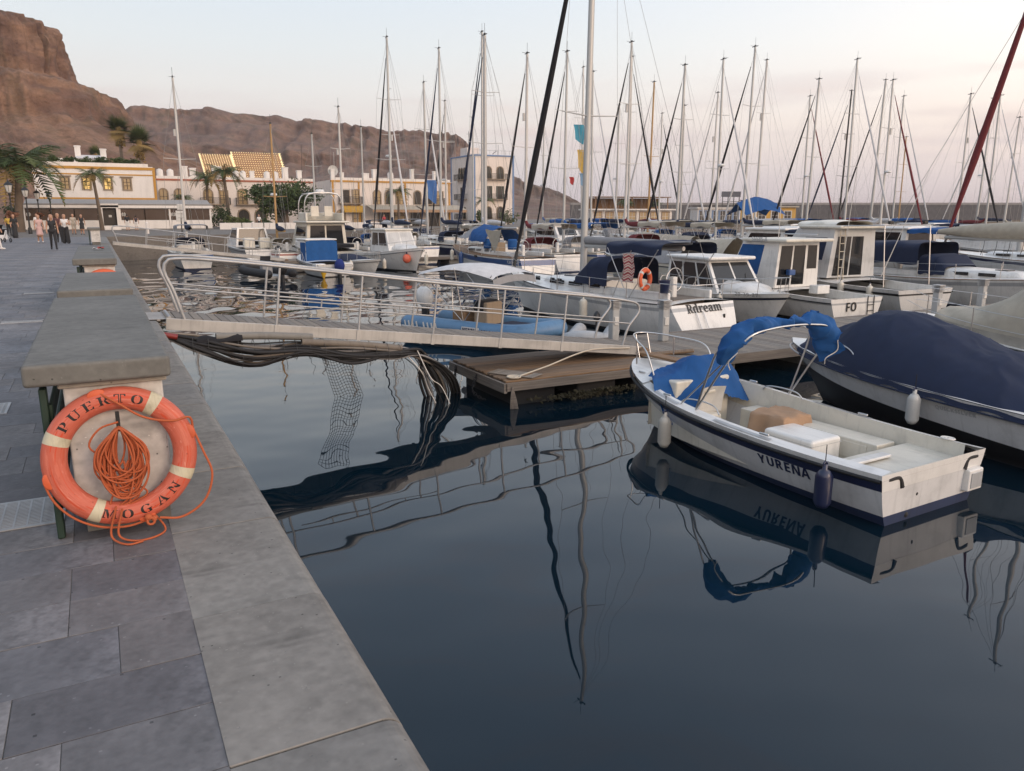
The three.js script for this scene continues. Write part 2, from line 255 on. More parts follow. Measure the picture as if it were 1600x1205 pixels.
// ---- far quay and the land behind ----
{
  const P = [[-90, -69], [.7, -69.02], [14, -73], [27, -85], [42, -99], [80, -105], [165, -112], [175, -150], [330, -330], [330, -700], [-300, -700], [-300, -69]];
  const g = ext(P.map(p => [p[0], -p[1]]), 6.9, 0).rotateX(-PI / 2).translate(0, QUAY - .01 - 6.9, 0);
  setting(M('far_quay', g, mat([.21, .19, .17], { r: .9, map: tConc, bumpMap: tConc, bumpScale: .01 }))).userData.label = 'stone quay and ground across the harbour';
}
// ---- hills ----
function ridge(name, label, path, prof, o) {
  const c = curve(path.map(p => V(p[0], p[2], p[1]))), col = [], NU = o.nu, NV = o.nv, q = V();
  const g = grid(NU, NV, (u, v) => {
    const p = c.getPoint(u), t = c.getTangent(u); const nx = -t.z, nz2 = t.x, l = Math.hypot(nx, nz2) || 1; // outwards
    const f = v * (prof.length - 1), i = Math.min(prof.length - 2, Math.floor(f)), k = f - i, k2 = lerp(k, k * k * (3 - 2 * k), .5);
    let off = lerp(prof[i][0], prof[i + 1][0], k), hf = lerp(prof[i][1], prof[i + 1][1], k2);
    const X = p.x, Z = p.z, s = o.s, n1 = nz(X / s + off / s * .25, Z / s + hf * 3 + 50, 21, 5) - .5, n2 = nz(X / (s * .28) + 9, hf * 14 + Z / (s * .28), 27, 4) - .5, gul = Math.abs(nz(u * o.gu, hf * 2.2, 33, 3) - .5);
    const body = ss(0, .12, v);
    off += (n1 * o.a + n2 * o.a * .4 - gul * o.a * .9) * body; const y = p.y * hf + (n2 * o.b + n1 * o.b) * (v < .999 ? 1 : 0) * (.3 + .7 * body) - gul * o.b * 1.2 * body;
    const sl = nz(X / 9, hf * 26 + n1 * 5, 61, 3), sp = nz(X / 3.2 + off / 3, Z / 3.2 + off / 2.4, 71, 3), w = ss(.42, .62, sl + n1 * .25), c0 = o.c0, c1 = o.c1, dk = .78 + .44 * sp, sh = ss(.60, .68, sp) * o.scrub;
    for (let m = 0; m < 3; m++) col.push(lerp(lerp(c0[m], c1[m], w) * dk, [.05, .055, .03][m], sh));
    return [X + nx / l * off, Math.max(y, -2), Z + nz2 / l * off];
  });
  g.setAttribute('color', new THREE.Float32BufferAttribute(col, 3));
  const m = M(name, g, mat([1, 1, 1], { r: 1, map: tRock, vertexColors: true, bumpMap: tRock, bumpScale: .5 }), scene); setting(m).userData.label = label; return m;
}
ridge('far_hill', 'long flat topped brown hill behind the village', [[-170, -760, 74], [-28, -694, 77], [10, -674, 81], [37, -660, 84], [73, -641, 82], [123, -614, 77], [164, -592, 72], [198, -574, 68], [231, -557, 65], [246, -549, 61], [256, -544, 50], [266, -541, 30], [285, -545, 4]].map(p => p),
  [[-160, .96], [-60, 1.0], [-6, 1.0], [0, .985], [7, .88], [30, .74], [60, .62], [66, .52], [100, .40], [150, .26], [210, .12], [300, .02]], { nu: 300, nv: 80, s: 60, a: 26, b: 5, gu: 40, c0: [.27, .172, .13], c1: [.20, .128, .104], scrub: .55 });
ridge('headland', 'low grey headland far beyond the corner building', [[255, -640, 50], [299, -634, 45], [329, -618, 38], [345, -611, 31], [364, -600, 25], [381, -590, 15], [400, -585, 2]], [[-80, .9], [-5, 1], [0, .97], [10, .7], [40, .4], [90, .0]], { nu: 80, nv: 36, s: 40, a: 16, b: 4, gu: 14, c0: [.22, .16, .13], c1: [.18, .13, .12], scrub: .3 });
ridge('cliff', 'steep brown rock cliff rising above the promenade', [[-330, -190, 60], [-200, -222, 61], [-120, -236, 61], [-60, -246, 60], [-26, -252, 59], [-10, -257, 57], [-4, -266, 55], [-3, -285, 55], [-6, -330, 55], [-16, -420, 54]],
  [[-90, .98], [-30, 1.03], [-8, 1.02], [-2, 1.0], [0, .965], [1.2, .84], [2.2, .73], [5, .715], [12, .68], [14.5, .60], [17, .50], [20, .46], [30, .36], [48, .22], [66, .11], [90, .01]], { nu: 420, nv: 150, s: 22, a: 8, b: 2.6, gu: 60, c0: [.31, .185, .125], c1: [.20, .116, .086], scrub: .35 });
// ---- breakwater at the right ----
{
  const t = thing('breakwater', 'long grey sea wall across the far right of the harbour', 'breakwater', [0, 0, 0]);
  const a = V(118, 0, -187), b = V(330, 0, -72), L = a.distanceTo(b), an = Math.atan2(-(b.z - a.z), b.x - a.x);
  const sw = mat([.135, .135, .145], { r: .95, map: tConc });
  const g = new THREE.Group(); t.position.copy(a); t.rotation.y = an;
  for (let i = 0; i < Math.floor(L / 12); i++) M('wall_section', bx(i * 12, i * 12 + 11.92, -3, 6.3, -2, 0), sw, t);
  M('parapet', bx(0, L, 6.302, 6.9, -2.1, .1), mat([.34, .33, .33], { r: .9, map: tConc }), t);
  M('roadway', bx(0, L, -3, 2.2, .02, 9), K.seawall, t);
}

// ================= THE VILLAGE ACROSS THE HARBOUR =================
const glowWin = mat([.5, .36, .12], { r: .3, emissive: new THREE.Color(1, .62, .2), emissiveIntensity: .55 });
const paneDark = mat([.05, .045, .04], { r: .1 }), paneWarm = mat([.42, .30, .16], { r: .2 });
const archPts = (w, h, n = 8) => { const r = w / 2, a = [[-r, 0], [r, 0]]; for (let i = 0; i <= n; i++) { const t = i / n * PI; a.push([r * Math.cos(t), h - r + r * Math.sin(t)]); } return a; };
// a window or door in a wall that faces +z at z = zf: surround proud of the wall, pane set back, glazing bars
function win(parent, x, y, w, h, o = {}) {
  const s = o.s ?? .16, zf = o.z ?? 0, tr = o.trim || K.stoneTrim, ry = o.ry || 0;
  const at = g => { if (ry) g.rotateY(ry); return g.translate(o.px ?? x, y, o.px !== undefined ? o.pz : zf); };
  let f, p, b = [];
  if (o.arch) { f = ext(archPts(w + 2 * s, h + s), .1, 0, [archPts(w, h)]).translate(0, 0, -.0); p = ext(archPts(w, h), .02).translate(0, .0, .01); }
  else { f = mergeGeometries([box(w + 2 * s, s, .1, [0, h + s / 2, .05]), box(w + 2 * s, s, .12, [0, -s / 2, .06]), box(s, h, .1, [-w / 2 - s / 2, h / 2, .05]), box(s, h, .1, [w / 2 + s / 2, h / 2, .05])]); p = box(w, h, .02, [0, h / 2, .02]); if (o.hood) f = mergeGeometries([f, box(w + 2 * s + .3, .12, .2, [0, h + s + .06, .1])]); }
  const m = M(o.name || 'window', at(f), tr, parent);
  M('pane', at(p), o.pane || paneDark, m);
  const hh = o.arch ? h - w / 2 : h; b.push(box(.07, h - .04, .04, [0, h / 2, .05])); for (let k = 1; k < (o.bars ?? 3); k++) b.push(box(w, .05, .035, [0, hh * k / (o.bars ?? 3), .05])); b.push(box(.06, h * .97, .04, [-w / 2 + .03, h / 2 - .02, .05]), box(.06, hh, .04, [w / 2 - .03, hh / 2, .05]));
  M('glazing_bars', b.map(at), o.bar || K.plastic, m); return m;
}
function chimney(p, x, y, z, h, r = .35) { const m = M('chimney', [box(r * 1.6, h, r * 1.6, [x, y + h / 2, z])], K.plaster, p); M('cap', rbox(r * 1.9, .16, r * 1.9, .05, [x, y + h + .08, z]), K.plaster, m); }
function balcony(p, x, y, w, d = .8, o = {}) { const r = o.ry || 0, px = o.px ?? 0, pz = o.pz ?? 0, at = g => { if (r) g.rotateY(r); return g.translate(px, 0, pz); }; const m = M('balcony', at(box(w, .12, d, [x, y, d / 2])), K.stoneTrim, p), b = []; for (let i = 0; i <= w / .16; i++) b.push(box(.03, .9, .03, [x - w / 2 + .02 + i * .16, y + .5, d - .03])); for (const s of [-1, 1]) for (let i = 0; i < 5; i++) b.push(box(.03, .9, .03, [x + s * (w / 2 - .02), y + .5, d * (i + .5) / 5])); b.push(box(w, .05, .05, [x, y + .97, d - .03]), box(.05, .05, d, [x - w / 2 + .02, y + .97, d / 2]), box(.05, .05, d, [x + w / 2 - .02, y + .97, d / 2])); M('railing', b.map(at), K.iron, m); }

{ // ochre-trimmed house above the terrace
  const t = thing('ochre_trimmed_house', 'white two storey house with ochre trim above the restaurant terrace', 'house', [0, QUAY, -108]);
  M('wall', bx(-5.7, 7.25, 0, 7.3, -12, 0), K.plaster, t);
  each('parapet_trim', [bx(-5.76, 7.31, 7.02, 7.34, -.3, .07), bx(-5.74, 7.29, 6.35, 6.5, -.2, .05)], K.ochre, t);
  M('base_trim', bx(-5.74, 7.2, 3.5, 3.7, -.2, .05), K.ochre, t); M('corner_trim', bx(7.0, 7.30, 0, 7.0, -.3, .06), K.ochre, t);
  M('side_trim', bx(7.2, 7.32, 7.0, 7.345, -12, -.31), K.ochre, t);
  [-2.55, -.3, 1.95, 4.05].forEach((x, i) => win(t, x, 4.72, .82, 1.25, { hood: true, s: .15, pane: i === 1 || i === 2 ? glowWin : paneWarm, bar: K.darkWood, trim: K.stoneTrim }));
  M('roof_terrace', bx(-5.6, 7.1, 7.35, 7.45, -11.8, -.4), K.plaster, t);
  const pv = M('roof_pavilion', bx(-1.5, 1.9, 7.46, 8.6, -8, -5), K.plaster, t); M('roof_store', bx(-4.4, -2.2, 7.46, 8.5, -8, -5), K.plaster, t); M('awning', box(3, .06, 1.4, [.3, 8.75, -5], [.3, 0, 0]), K.cWhite, pv);
  chimney(t, -.9, 8.6, -5.4, 1.3, .4); chimney(t, 1.9, 7.46, -4.6, 2.1, .42);
}
{ // restaurant terrace with smoked windbreaks
  const t = thing('restaurant_terrace', 'long low restaurant terrace with smoked windbreak panels and grey flat roof', 'restaurant', [0, QUAY, -100]);
  M('roof', [bx(-6.6, 12.6, 2.72, 2.86, -6, .5)], mat([.30, .285, .27], { r: .9, map: tConc }), t); M('fascia', bx(-6.62, 12.62, 2.42, 2.715, .3, .52), K.plaster, t);
  M('awning_slope', box(19, .06, 3.2, [3, 3.12, -1.7], [.17, 0, 0]), mat([.36, .34, .32], { r: .9, map: tCloth }), t);
  M('back_wall', bx(-6.5, 12.5, 0, 2.7, -6.2, -6), K.stoneTrim, t); M('floor', bx(-6.5, 12.5, .0, .12, -6, .25), K.conc, t);
  const spans = [[-6.5, .55], [2.75, 7.8], [8.0, 12.3]];
  for (const [a, b] of spans) {
    const n = Math.round((b - a) / 2.4); for (let i = 0; i < n; i++) { const x0 = a + (b - a) * i / n, x1 = a + (b - a) * (i + 1) / n; M('dado_panel', bx(x0, x1 - .03, .12, 1.02, .1, .25), K.plaster, t); const pn = M('windbreak_pane', bx(x0 + .04, x1 - .06, 1.08, 2.36, .16, .19), mat([.075, .05, .035], { r: .12 }), t); const star = []; if (i === n - 1 || i === 0) for (let k = 0; k < 9; k++) star.push(box(.5 * (k % 2 ? .8 : 1), .04, .008, [.25, 0, 0], [0, 0, (k / 8 - .5) * 2.2 + (i === 0 ? 0 : PI)]).translate(i === 0 ? x0 + .08 : x1 - .1, 1.72, .197)); if (star.length) M('star_decal', star, K.plastic, pn); each('frame_rail', [bx(x0, x1 - .03, 1.02, 1.08, .12, .24), bx(x0, x1 - .03, 2.36, 2.42, .12, .24)], K.plastic, t); }
  }
  for (const x of [-6.55, .62, 2.7, 7.9, 12.35]) M('post', bx(x - .09, x + .09, .12, 2.7, .02, .28), K.plaster, t);
  const d = M('entrance_surround', [bx(.75, .98, 0, 2.85, .1, .5), bx(2.35, 2.6, 0, 2.85, .1, .5), bx(.75, 2.6, 2.5, 2.9, .12, .52)], K.plaster, t); M('door', bx(1.0, 2.33, .5, 2.5, -.1, -.05), K.darkWood, t); M('notice', bx(1.55, 1.85, 1.4, 1.65, -.04, -.03), K.plastic, t);
  for (let i = 0; i < 3; i++) M('step', bx(.7, 2.65, 0, .48 - i * .16, .5 + i * .3, .8 + i * .3), K.plaster, t);
  for (const [x, z] of [[-5, -2.5], [-2.8, -2.5], [4, -2.5], [6.2, -2.5], [9.4, -2.5], [11, -2.5]]) { const q = thing('dining_table', `white clothed dining table behind the terrace panes, ${['first', 'second', 'third', 'fourth', 'fifth', 'sixth'][[-5, -2.8, 4, 6.2, 9.4, 11].indexOf(x)]} from the left`, 'table', [x, QUAY + .12, -100 + z], 0, 'tables on the terrace'); M('cloth', lathe([[.0, .75], [.45, .75], [.47, .7], [.5, .25]], 12), K.cWhite, q); M('leg', rod([0, 0, 0], [0, .74, 0], .04), K.iron, q); }
}
function arcade(name, label, x0, x1, z, h, trim, spec) {
  const t = thing(name, label, 'building', [0, QUAY, z]);
  M('wall', bx(x0, x1, 0, h, -9, 0), K.plasterPink, t); M('cornice', [bx(x0 - .06, x1 + .06, h - .28, h - .04, -.3, .1)], trim, t); M('parapet', bx(x0, x1, h, h + .35, -.3, 0), K.plaster, t);
  for (const x of spec.pil || []) M('pilaster', bx(x - .12, x + .12, 0, h - .3, -.1, .07), trim, t);
  for (const [x, y, w, hh, k] of spec.wins) win(t, x, y, w, hh, { arch: k !== 'r', trim: K.stoneTrim, bars: 3, bar: K.darkWood, pane: k === 'g' ? paneWarm : pick([paneDark, paneWarm, paneDark]) });
  for (const [x, y, w] of spec.balc || []) balcony(t, x, y, w);
  const ws = seed; seed = Math.round(x0 * 91 + 7); for (let x = x0 + .6; x < x1 - .5; x += rr(.8, 2.2)) { const r = rnd(); if (r < .5) chimney(t, x, h + .02, rr(-3.5, -.8), rr(.8, 1.9), rr(.28, .5)); else if (r < .8) { const m = M('water_tank', lathe([[0, 0], [.42, 0], [.45, .1], [.45, 1.1], [.35, 1.25], [0, 1.3]], 12, [x, h + .02, -1.6]), K.plaster, t); M('lid', lathe([[.2, 0], [.2, .08], [0, .1]], 10, [x, h + 1.3, -1.6]), K.plastic, m); } } seed = ws;
  return t;
}
arcade('arcaded_house', 'long white arcaded house with red cornice behind the palms', 8.3, 30.2, -121, 6.65, K.brickred, { wins: [[9.0, 3.2, 1.0, 2.0], [11.0, 3.2, 1.0, 2.0, 'g'], [14.9, 3.3, 1.1, 1.9, 'g'], [17.0, 3.3, 1, 1.7, 'r'], [19.6, 3.2, 1.2, 2.1, 'g'], [22, 3.2, 1.2, 2.1, 'g'], [24.4, 3.2, 1.2, 2.1], [27, 3.2, 1.2, 2.1], [19.6, 0, 1.5, 2.4], [22, 0, 1.5, 2.4], [25, 0, 1.5, 2.4], [10, 0, 1.5, 2.4]], balc: [[15.8, 3.1, 4], [20.8, 3.1, 4.4]] });
const arc2 = arcade('ochre_arcade', 'pale two storey arcade building with ochre cornice and awnings', 30.4, 48.8, -112, 6.55, K.ochre, { pil: [30.6, 34.4, 41.5, 48.6], wins: [[32.4, 3.4, 1.0, 1.75, 'r'], [33.9, 3.4, .9, 1.75, 'r'], [37.1, 3.2, 1.0, 1.95], [38.9, 3.2, 1.0, 1.95], [40.6, 3.2, 1.05, 2.1], [43.4, 3.2, 1.0, 1.95], [45.2, 3.3, 1.0, 1.75, 'r'], [47.0, 3.3, 1.0, 1.75, 'r'], [31.6, 0, 1.1, 2.3], [34, 0, 1.2, 2.3], [38, 0, 1.6, 2.4, 'r'], [40.5, 0, 1.6, 2.4, 'r'], [43, 0, 1.6, 2.4, 'r'], [46, 0, 1.6, 2.4, 'r']], balc: [[33, 3.25, 3.4], [46, 3.15, 3.2]] });
M('yellow_awning', grid(14, 6, (u, v) => { const a = v * PI / 2; return [31.8 + u * 2.9, 1.9 + 1.1 * Math.sin(a + .1) , 1.1 * Math.cos(a) + .1]; }), mat([.52, .30, .05], { r: .9, map: tCloth }), arc2);
each('beige_awning', [box(7.4, .05, 3.4, [39, 2.75, 1.6], [.2, 0, 0]), box(7.0, .05, 3.4, [46.6, 2.75, 1.6], [.2, 0, 0])], K.cBeige, arc2);
each('awning_valance', [box(7.4, .35, .04, [39, 2.2, 3.28]), box(7.0, .35, .04, [46.6, 2.2, 3.28])], K.cTan, arc2);
{ const m = M('satellite_dish', lathe([[0, 0], [.3, .04], [.6, .15], [.75, .25]], 16, [31.2, 7.9, -2], [PI / 2, 0, 0]), K.plastic, arc2); M('dish_post', rod([31.2, 6.9, -2.05], [31.2, 7.9, -2.05], .06), K.galv, m); }
{ // big tiled roof behind
  const t = thing('tiled_roof_hall', 'hall with large pale tiled roof strung with lights behind the arcaded house', 'building', [0, QUAY, -150]);
  const tile = mat([.42, .24, .13], { r: .85, map: tPlaster }), bulb = mat([.9, .8, .5], { r: .4, emissive: new THREE.Color(1, .72, .3), emissiveIntensity: .4 });
  M('wall', bx(17.6, 33.4, 0, 6.5, -9, 0), K.plaster, t);
  const slope = (x0, x1, y0, y1, z0, z1) => { const m = M('roof', grid(2, 2, (u, v) => [lerp(x0, x1, u), lerp(y0, y1, v), lerp(z0, z1, v)]), tile, t), n = Math.round((x1 - x0) / .42), k = 16, a = []; for (let i = 0; i <= n; i++) a.push(rod([x0 + i * .42, y0 + .05, z0], [x0 + i * .42, y1 + .05, z1], .13, 5)); M('tile_rows', a, tile, m); const l = []; for (let i = 0; i <= n; i++) for (let j = 0; j <= k; j++) { const v = j / k; l.push(box(.13, .13, .1, [x0 + .21 + i * .42, lerp(y0, y1, v) + .16, lerp(z0, z1, v) + .05])); } M('string_lights', l, bulb, m); M('light_strip', [rod([x0, y0 + .2, z0], [x0, y1 + .2, z1], .12), rod([x1, y0 + .2, z0], [x1, y1 + .2, z1], .12)], bulb, m); };
  slope(18.2, 23.6, 8.2, 12.35, .6, -6); slope(23.8, 32.6, 6.3, 12.9, .9, -6.2);
}
{ // corner house with blue trim
  const t = thing('blue_trimmed_house', 'tall white three storey corner house with blue trim and black balconies', 'house', [60.4, QUAY, -128]);
  M('wall', bx(0, 8, 0, 12.0, -10, 0), K.plasterPink, t);
  M('cornice', [bx(-.1, 8.1, 11.9, 12.12, -10.1, .12)], K.blueTrim, t); each('corner_trim', [bx(-.06, .28, 0, 11.88, -.3, .06), bx(7.72, 8.06, 0, 11.88, -.3, .06), bx(-.062, .2, 0, 11.88, -10.05, -9.7)], K.blueTrim, t);
  for (const y of [8.0, 4.5, 1.0]) { balcony(t, 3.9, y - .1, 4.9, .9); for (const x of [2.8, 5.2]) win(t, x, y, 1.25, 2.1, { arch: y !== 4.5, trim: y === 4.5 ? K.green : K.stoneTrim, bars: 3, bar: K.green, s: .14 }); }
  for (const y of [8.0, 4.5, 1.0]) { balcony(t, 0, y - .1, 4.2, .8, { ry: -PI / 2, px: 0, pz: -5 }); for (const dz of y === 4.5 ? [0] : [-1.1, 0, 1.1]) win(t, 0, y, y === 4.5 ? 1.2 : .85, 2, { arch: y !== 4.5, ry: -PI / 2, px: -.001, pz: -5 + dz, bar: K.green, s: .1 }); }
  M('roof_room', bx(.6, 3, 12.13, 13.6, -7, -4), K.plasterPink, t); const rail = []; for (let x = 0; x <= 8; x += .8) rail.push(rod([x, 12.1, -.1], [x, 12.9, -.1], .02, 4)); rail.push(rod([0, 12.9, -.1], [8, 12.9, -.1], .02, 4)); M('roof_railing', rail, K.wire, t);
  M('aerial', [rod([1.4, 13.6, -5], [1.4, 16.5, -5], .04, 4), rod([.9, 16, -5], [1.9, 16, -5], .02, 4), rod([6.4, 12.1, -3], [6.4, 14.2, -3], .03, 4), rod([5.2, 12.5, -3], [6.0, 13.1, -3], .05, 4)], K.darkwire, t);
}
{ // cafes at the end of the mole
  const t = thing('harbour_cafe', 'low cafe with planted roof terrace behind the wooden mast', 'cafe', [99, QUAY, -133], -.25);
  M('wall', bx(-9, 9, 0, 2.6, -6, 0), K.plaster, t); M('roof_slab', bx(-9.6, 9.6, 2.62, 2.9, -6.4, .8), K.plaster, t); each('terrace_post', [-8, -4, 0, 4, 8].map(x => bx(x - .1, x + .1, 2.9, 5.2, -.3, -.1)), K.teak, t); M('pergola', [bx(-8.6, 8.6, 5.2, 5.36, -5, .2)], K.teak, t); M('terrace_back', bx(-8, 8, 2.9, 5.1, -5.2, -4.8), mat([.22, .12, .05], { r: .8 }), t);
  for (let i = 0; i < 7; i++) win(t, -7.5 + i * 2.5, .5, 1.5, 1.7, { bars: 2, trim: K.teak, pane: paneWarm });
  const b = thing('harbour_kiosk', 'white glazed kiosk with blue corners beyond the masts', 'kiosk', [121, QUAY, -131], -.3); M('wall', bx(-5, 5, 0, 3, -4, 0), K.plaster, b); M('roof', bx(-5.4, 5.4, 3.02, 3.25, -4.4, .6), K.plaster, b); for (let i = 0; i < 6; i++) win(b, -4 + i * 1.6, .5, 1.2, 2, { bars: 2, trim: K.blueTrim }); 
  const y = thing('yellow_kiosk', 'bright yellow low building on the mole', 'kiosk', [141, QUAY, -136], -.3); M('wall', bx(-7, 7, 0, 3.4, -5, 0), mat([.55, .33, .08], { r: .9, map: tPlaster }), y); M('roof', bx(-7.4, 7.4, 3.42, 3.7, -5.4, .7), K.cBeige, y); for (let i = 0; i < 4; i++) win(y, -5 + i * 3.3, .6, 1.8, 1.9, { bars: 2, trim: K.plastic }); M('blue_awning', box(6, .1, 2.6, [-3, 4.9, -2], [.15, 0, 0]), K.cNavy, y); each('awning_post', [[-5.8, -1], [-.2, -1], [-5.8, -3], [-.2, -3]].map(p => rod([p[0], 3.7, p[1]], [p[0], 4.9, p[1]], .06)), K.iron, y);
  const s = thing('roof_sign', 'dark signboard on a steel frame beyond the masts', 'sign', [127, QUAY, -134], -.3); M('board', [box(4.6, 1.2, .15, [0, 6.2, 0])], mat([.05, .06, .085], { r: .5, map: tPlaster }), s); each('post', [-2, -.7, .7, 2].map(x => rod([x, 0, 0], [x, 6.6, 0], .09)), K.iron, s); each('cross_bar', [rod([-2, 3, 0], [2, 3, 0], .06), rod([-2, 4.6, 0], [2, 4.6, 0], .06)], K.iron, s);
}
{ // white parapet along the far quay, notice board
  const t = thing('low_white_wall', 'low white parapet wall along the far quay', 'wall', [0, QUAY, -96]); for (let i = 0; i < 9; i++) M('wall_panel', rbx(12.8 + i * 2.5, 15.2 + i * 2.5, 0, .75, -.2, 0, .02), K.plaster, t);
  const n = thing('notice_board', 'small white notice board on a post before the terrace', 'sign', [6.9, QUAY, -76]); M('post', rod([0, 0, 0], [0, 1.4, 0], .05), K.iron, n); M('panel', [rbox(.8, .95, .06, .02, [0, 1.55, 0]), rbox(.5, .5, .06, .02, [0, 2.35, 0])], K.plastic, n); M('map_print', [box(.6, .02, .01, [0, 1.75, .033]), box(.02, .6, .01, [.08, 1.55, .033]), box(.5, .02, .01, [0, 1.4, .033])], K.iron, n); M('foot', rbox(.3, .15, .3, .02, [0, .07, 0]), K.iron, n);
  for (const [x, l] of [[4.2, 'short white bollard at the far quay edge, left of the notice board'], [13.4, 'short white bollard at the far quay edge, right of the notice board']]) { const b = thing('bollard', l, 'bollard', [x, QUAY, -78]); M('post', lathe([[0, 0], [.14, 0], [.12, .9], [.1, 1.0], [0, 1.03]], 10), K.plaster, b); }
}
// ---------- plants ----------
const leafG = [[.055, .085, .022], [.035, .062, .018], [.085, .105, .028]].map(c => mat(c, { r: .75, transmission: 0 })), frondDry = mat([.25, .17, .06], { r: .9 }), trunkM = mat([.22, .17, .13], { r: .95, map: tRock });
function leafMass(n, rx, ry, rz, size, p = [0, 0, 0], hollow = .35) {     // many leaf-sized faces spread through a crown, in clumps
  const pos = [], clumps = []; for (let i = 0; i < 26; i++) { const a = rr(0, 6.28), b = Math.acos(rr(-1, 1)), r = rr(hollow, .86); clumps.push([Math.sin(b) * Math.cos(a) * r, Math.cos(b) * r, Math.sin(b) * Math.sin(a) * r, rr(.2, .42)]); }
  for (let i = 0; i < n; i++) { const c = pick(clumps), a = rr(0, 6.28), b = Math.acos(rr(-1, 1)), r = Math.cbrt(rnd()) * c[3]; const x = (c[0] + Math.sin(b) * Math.cos(a) * r) * rx + p[0], y = (c[1] + Math.cos(b) * r) * ry + p[1], z = (c[2] + Math.sin(b) * Math.sin(a) * r) * rz + p[2]; const s = size * rr(.6, 1.3), u = V(rr(-1, 1), rr(-.6, .6), rr(-1, 1)).normalize(), w = V(rr(-1, 1), rr(-1, 1), rr(-1, 1)).cross(u).normalize(); for (const [k, l] of [[-1, 0], [0, .45], [1, 0], [-1, 0], [1, 0], [0, -.45]]) pos.push(x + (u.x * k + w.x * l) * s, y + (u.y * k + w.y * l) * s, z + (u.z * k + w.z * l) * s); }
  const g = new THREE.BufferGeometry(); g.setAttribute('position', new THREE.Float32BufferAttribute(pos, 3)); g.computeVertexNormals(); return g;
}
function frondGeo(L, droop, seedv) {
  const pos = [], N = 26, P = t => V(0, L * (.55 * t - droop * t * t), L * (t - .18 * droop * t * t)); const w = P(1);
  const tri = (a, b, c) => pos.push(a.x, a.y, a.z, b.x, b.y, b.z, c.x, c.y, c.z);
  for (let i = 0; i < N; i++) { const a = P(i / N), b = P((i + 1) / N), h = V(.035 * L / 2 * (1 - i / N) + .006, 0, 0); tri(a.clone().sub(h), a.clone().add(h), b); tri(a.clone().sub(h), b, b.clone().sub(h)); if (i > 2) for (const s of [-1, 1]) { const t = i / N, l = L * .36 * Math.sin(PI * Math.min(1, .12 + t * .92)) + .08, dr = rr(.25, .6), tip = a.clone().add(V(s * l * .78, -l * dr, l * .55)), q = a.clone().lerp(b, .8); tri(a, q, tip); } }
  const g = new THREE.BufferGeometry(); g.setAttribute('position', new THREE.Float32BufferAttribute(pos, 3)); g.computeVertexNormals(); return boxUV(g);
}
const ws0 = seed; seed = 99;
const fronds = [.55, .8, 1.05, 1.35].map(d => frondGeo(2.6, d));
const fanGeo = (() => { const pos = []; for (let i = 0; i < 22; i++) { const a = (i / 21 - .5) * 4.4, l = 1 * (1 - .25 * Math.abs(a) / 2.2); const d = V(Math.sin(a) * l, Math.cos(a) * .35 * l + .1, Math.cos(a) * l + .55), p = V(Math.cos(a) * .05, 0, -Math.sin(a) * .05); pos.push(-p.x, .25, .55 - p.z, p.x, .25, .55 + p.z, d.x, d.y, d.z); } pos.push(-.02, 0, 0, .02, 0, 0, 0, .25, .6); const g = new THREE.BufferGeometry(); g.setAttribute('position', new THREE.Float32BufferAttribute(pos, 3)); g.computeVertexNormals(); return boxUV(g); })();
function palm(label, x, z, h, o = {}) {
  const t = thing('palm_tree', label, 'palm tree', [x, QUAY, z]), lean = o.lean || [0, 0], s = o.s || 1;
  M('trunk', vtube([[0, -.2, 0], [lean[0] * .25, h * .33, lean[1] * .25], [lean[0] * .6, h * .66, lean[1] * .6], [lean[0], h, lean[1]]], [.26 * s, .19 * s, .16 * s, .15 * s], 8), trunkM, t);
  const c = M('crown_heart', sph(.3 * s, [lean[0], h, lean[1]], [1, 1.5, 1], 8, 6), frondDry, t); const n = o.n || 20;
  for (let i = 0; i < n; i++) { const fan = o.fan, k = fan ? rnd() : i / n, up = fan ? rr(-1, 1) : 0; const m = new THREE.Mesh(fan ? fanGeo : fronds[Math.min(3, Math.floor(k * 4))], fan && up < -.45 || (!fan && i > n - 4 && o.dry !== 0) ? frondDry : leafG[i % 3]); m.name = 'frond'; m.castShadow = m.receiveShadow = true; m.position.set(lean[0], h + (fan ? 0 : .15), lean[1]); m.rotation.set(fan ? -up * 1.2 : rr(-.15, .15) - .35 * (1 - k), i * 2.39996, 0, 'YXZ'); const sc = (fan ? 1.25 : 1) * s * rr(.85, 1.12); m.scale.set(sc, sc, sc); t.add(m); }
  if (o.skirt) M('dry_skirt', leafMass(220, .62 * s, 1.0 * s, .62 * s, .3, [lean[0], h - 1.0 * s, lean[1]], .1), frondDry, t);
  return t;
}
palm('large coconut palm with drooping fronds at the left edge', -6.6, -92, 6.2, { s: 2.0, n: 28, lean: [.6, 0] });
palm('palm half cut by the left edge behind the street lamps', -9.0, -93, 6.4, { s: 1.9, n: 22 });
palm('slim coconut palm before the terrace entrance of the ochre trimmed house', .75, -97.5, 5.6, { s: .98, n: 16, lean: [-.35, 0] });
palm('coconut palm behind the terrace end, left of two', 13.6, -113, 6.2, { s: 1.05, n: 18, lean: [.3, 0] });
palm('taller coconut palm behind the terrace end, right of two', 16.1, -111, 6.9, { s: 1.2, n: 20, lean: [-.3, 0] });
palm('small feathery palm low beside the arcaded house', 10.6, -112, 3.6, { s: .8, n: 16 });
palm('tall fan palm with brown skirt against the hill', 4.9, -140, 14.6, { s: 1.5, n: 34, fan: true, skirt: true });
palm('shorter fan palm with white trunk beside the tall fan palm', 7.3, -135, 12.4, { s: 1.5, n: 34, fan: true, skirt: true });
palm('round fan palm peeping over the roof hedge', 1.2, -128, 9.8, { s: .9, n: 20, fan: true });
palm('palm between the masts before the ochre arcade', 38.2, -106, 4.6, { s: .95, n: 16 });
palm('small palm at the foot of the blue trimmed house', 59.5, -122, 3.8, { s: .9, n: 14 });
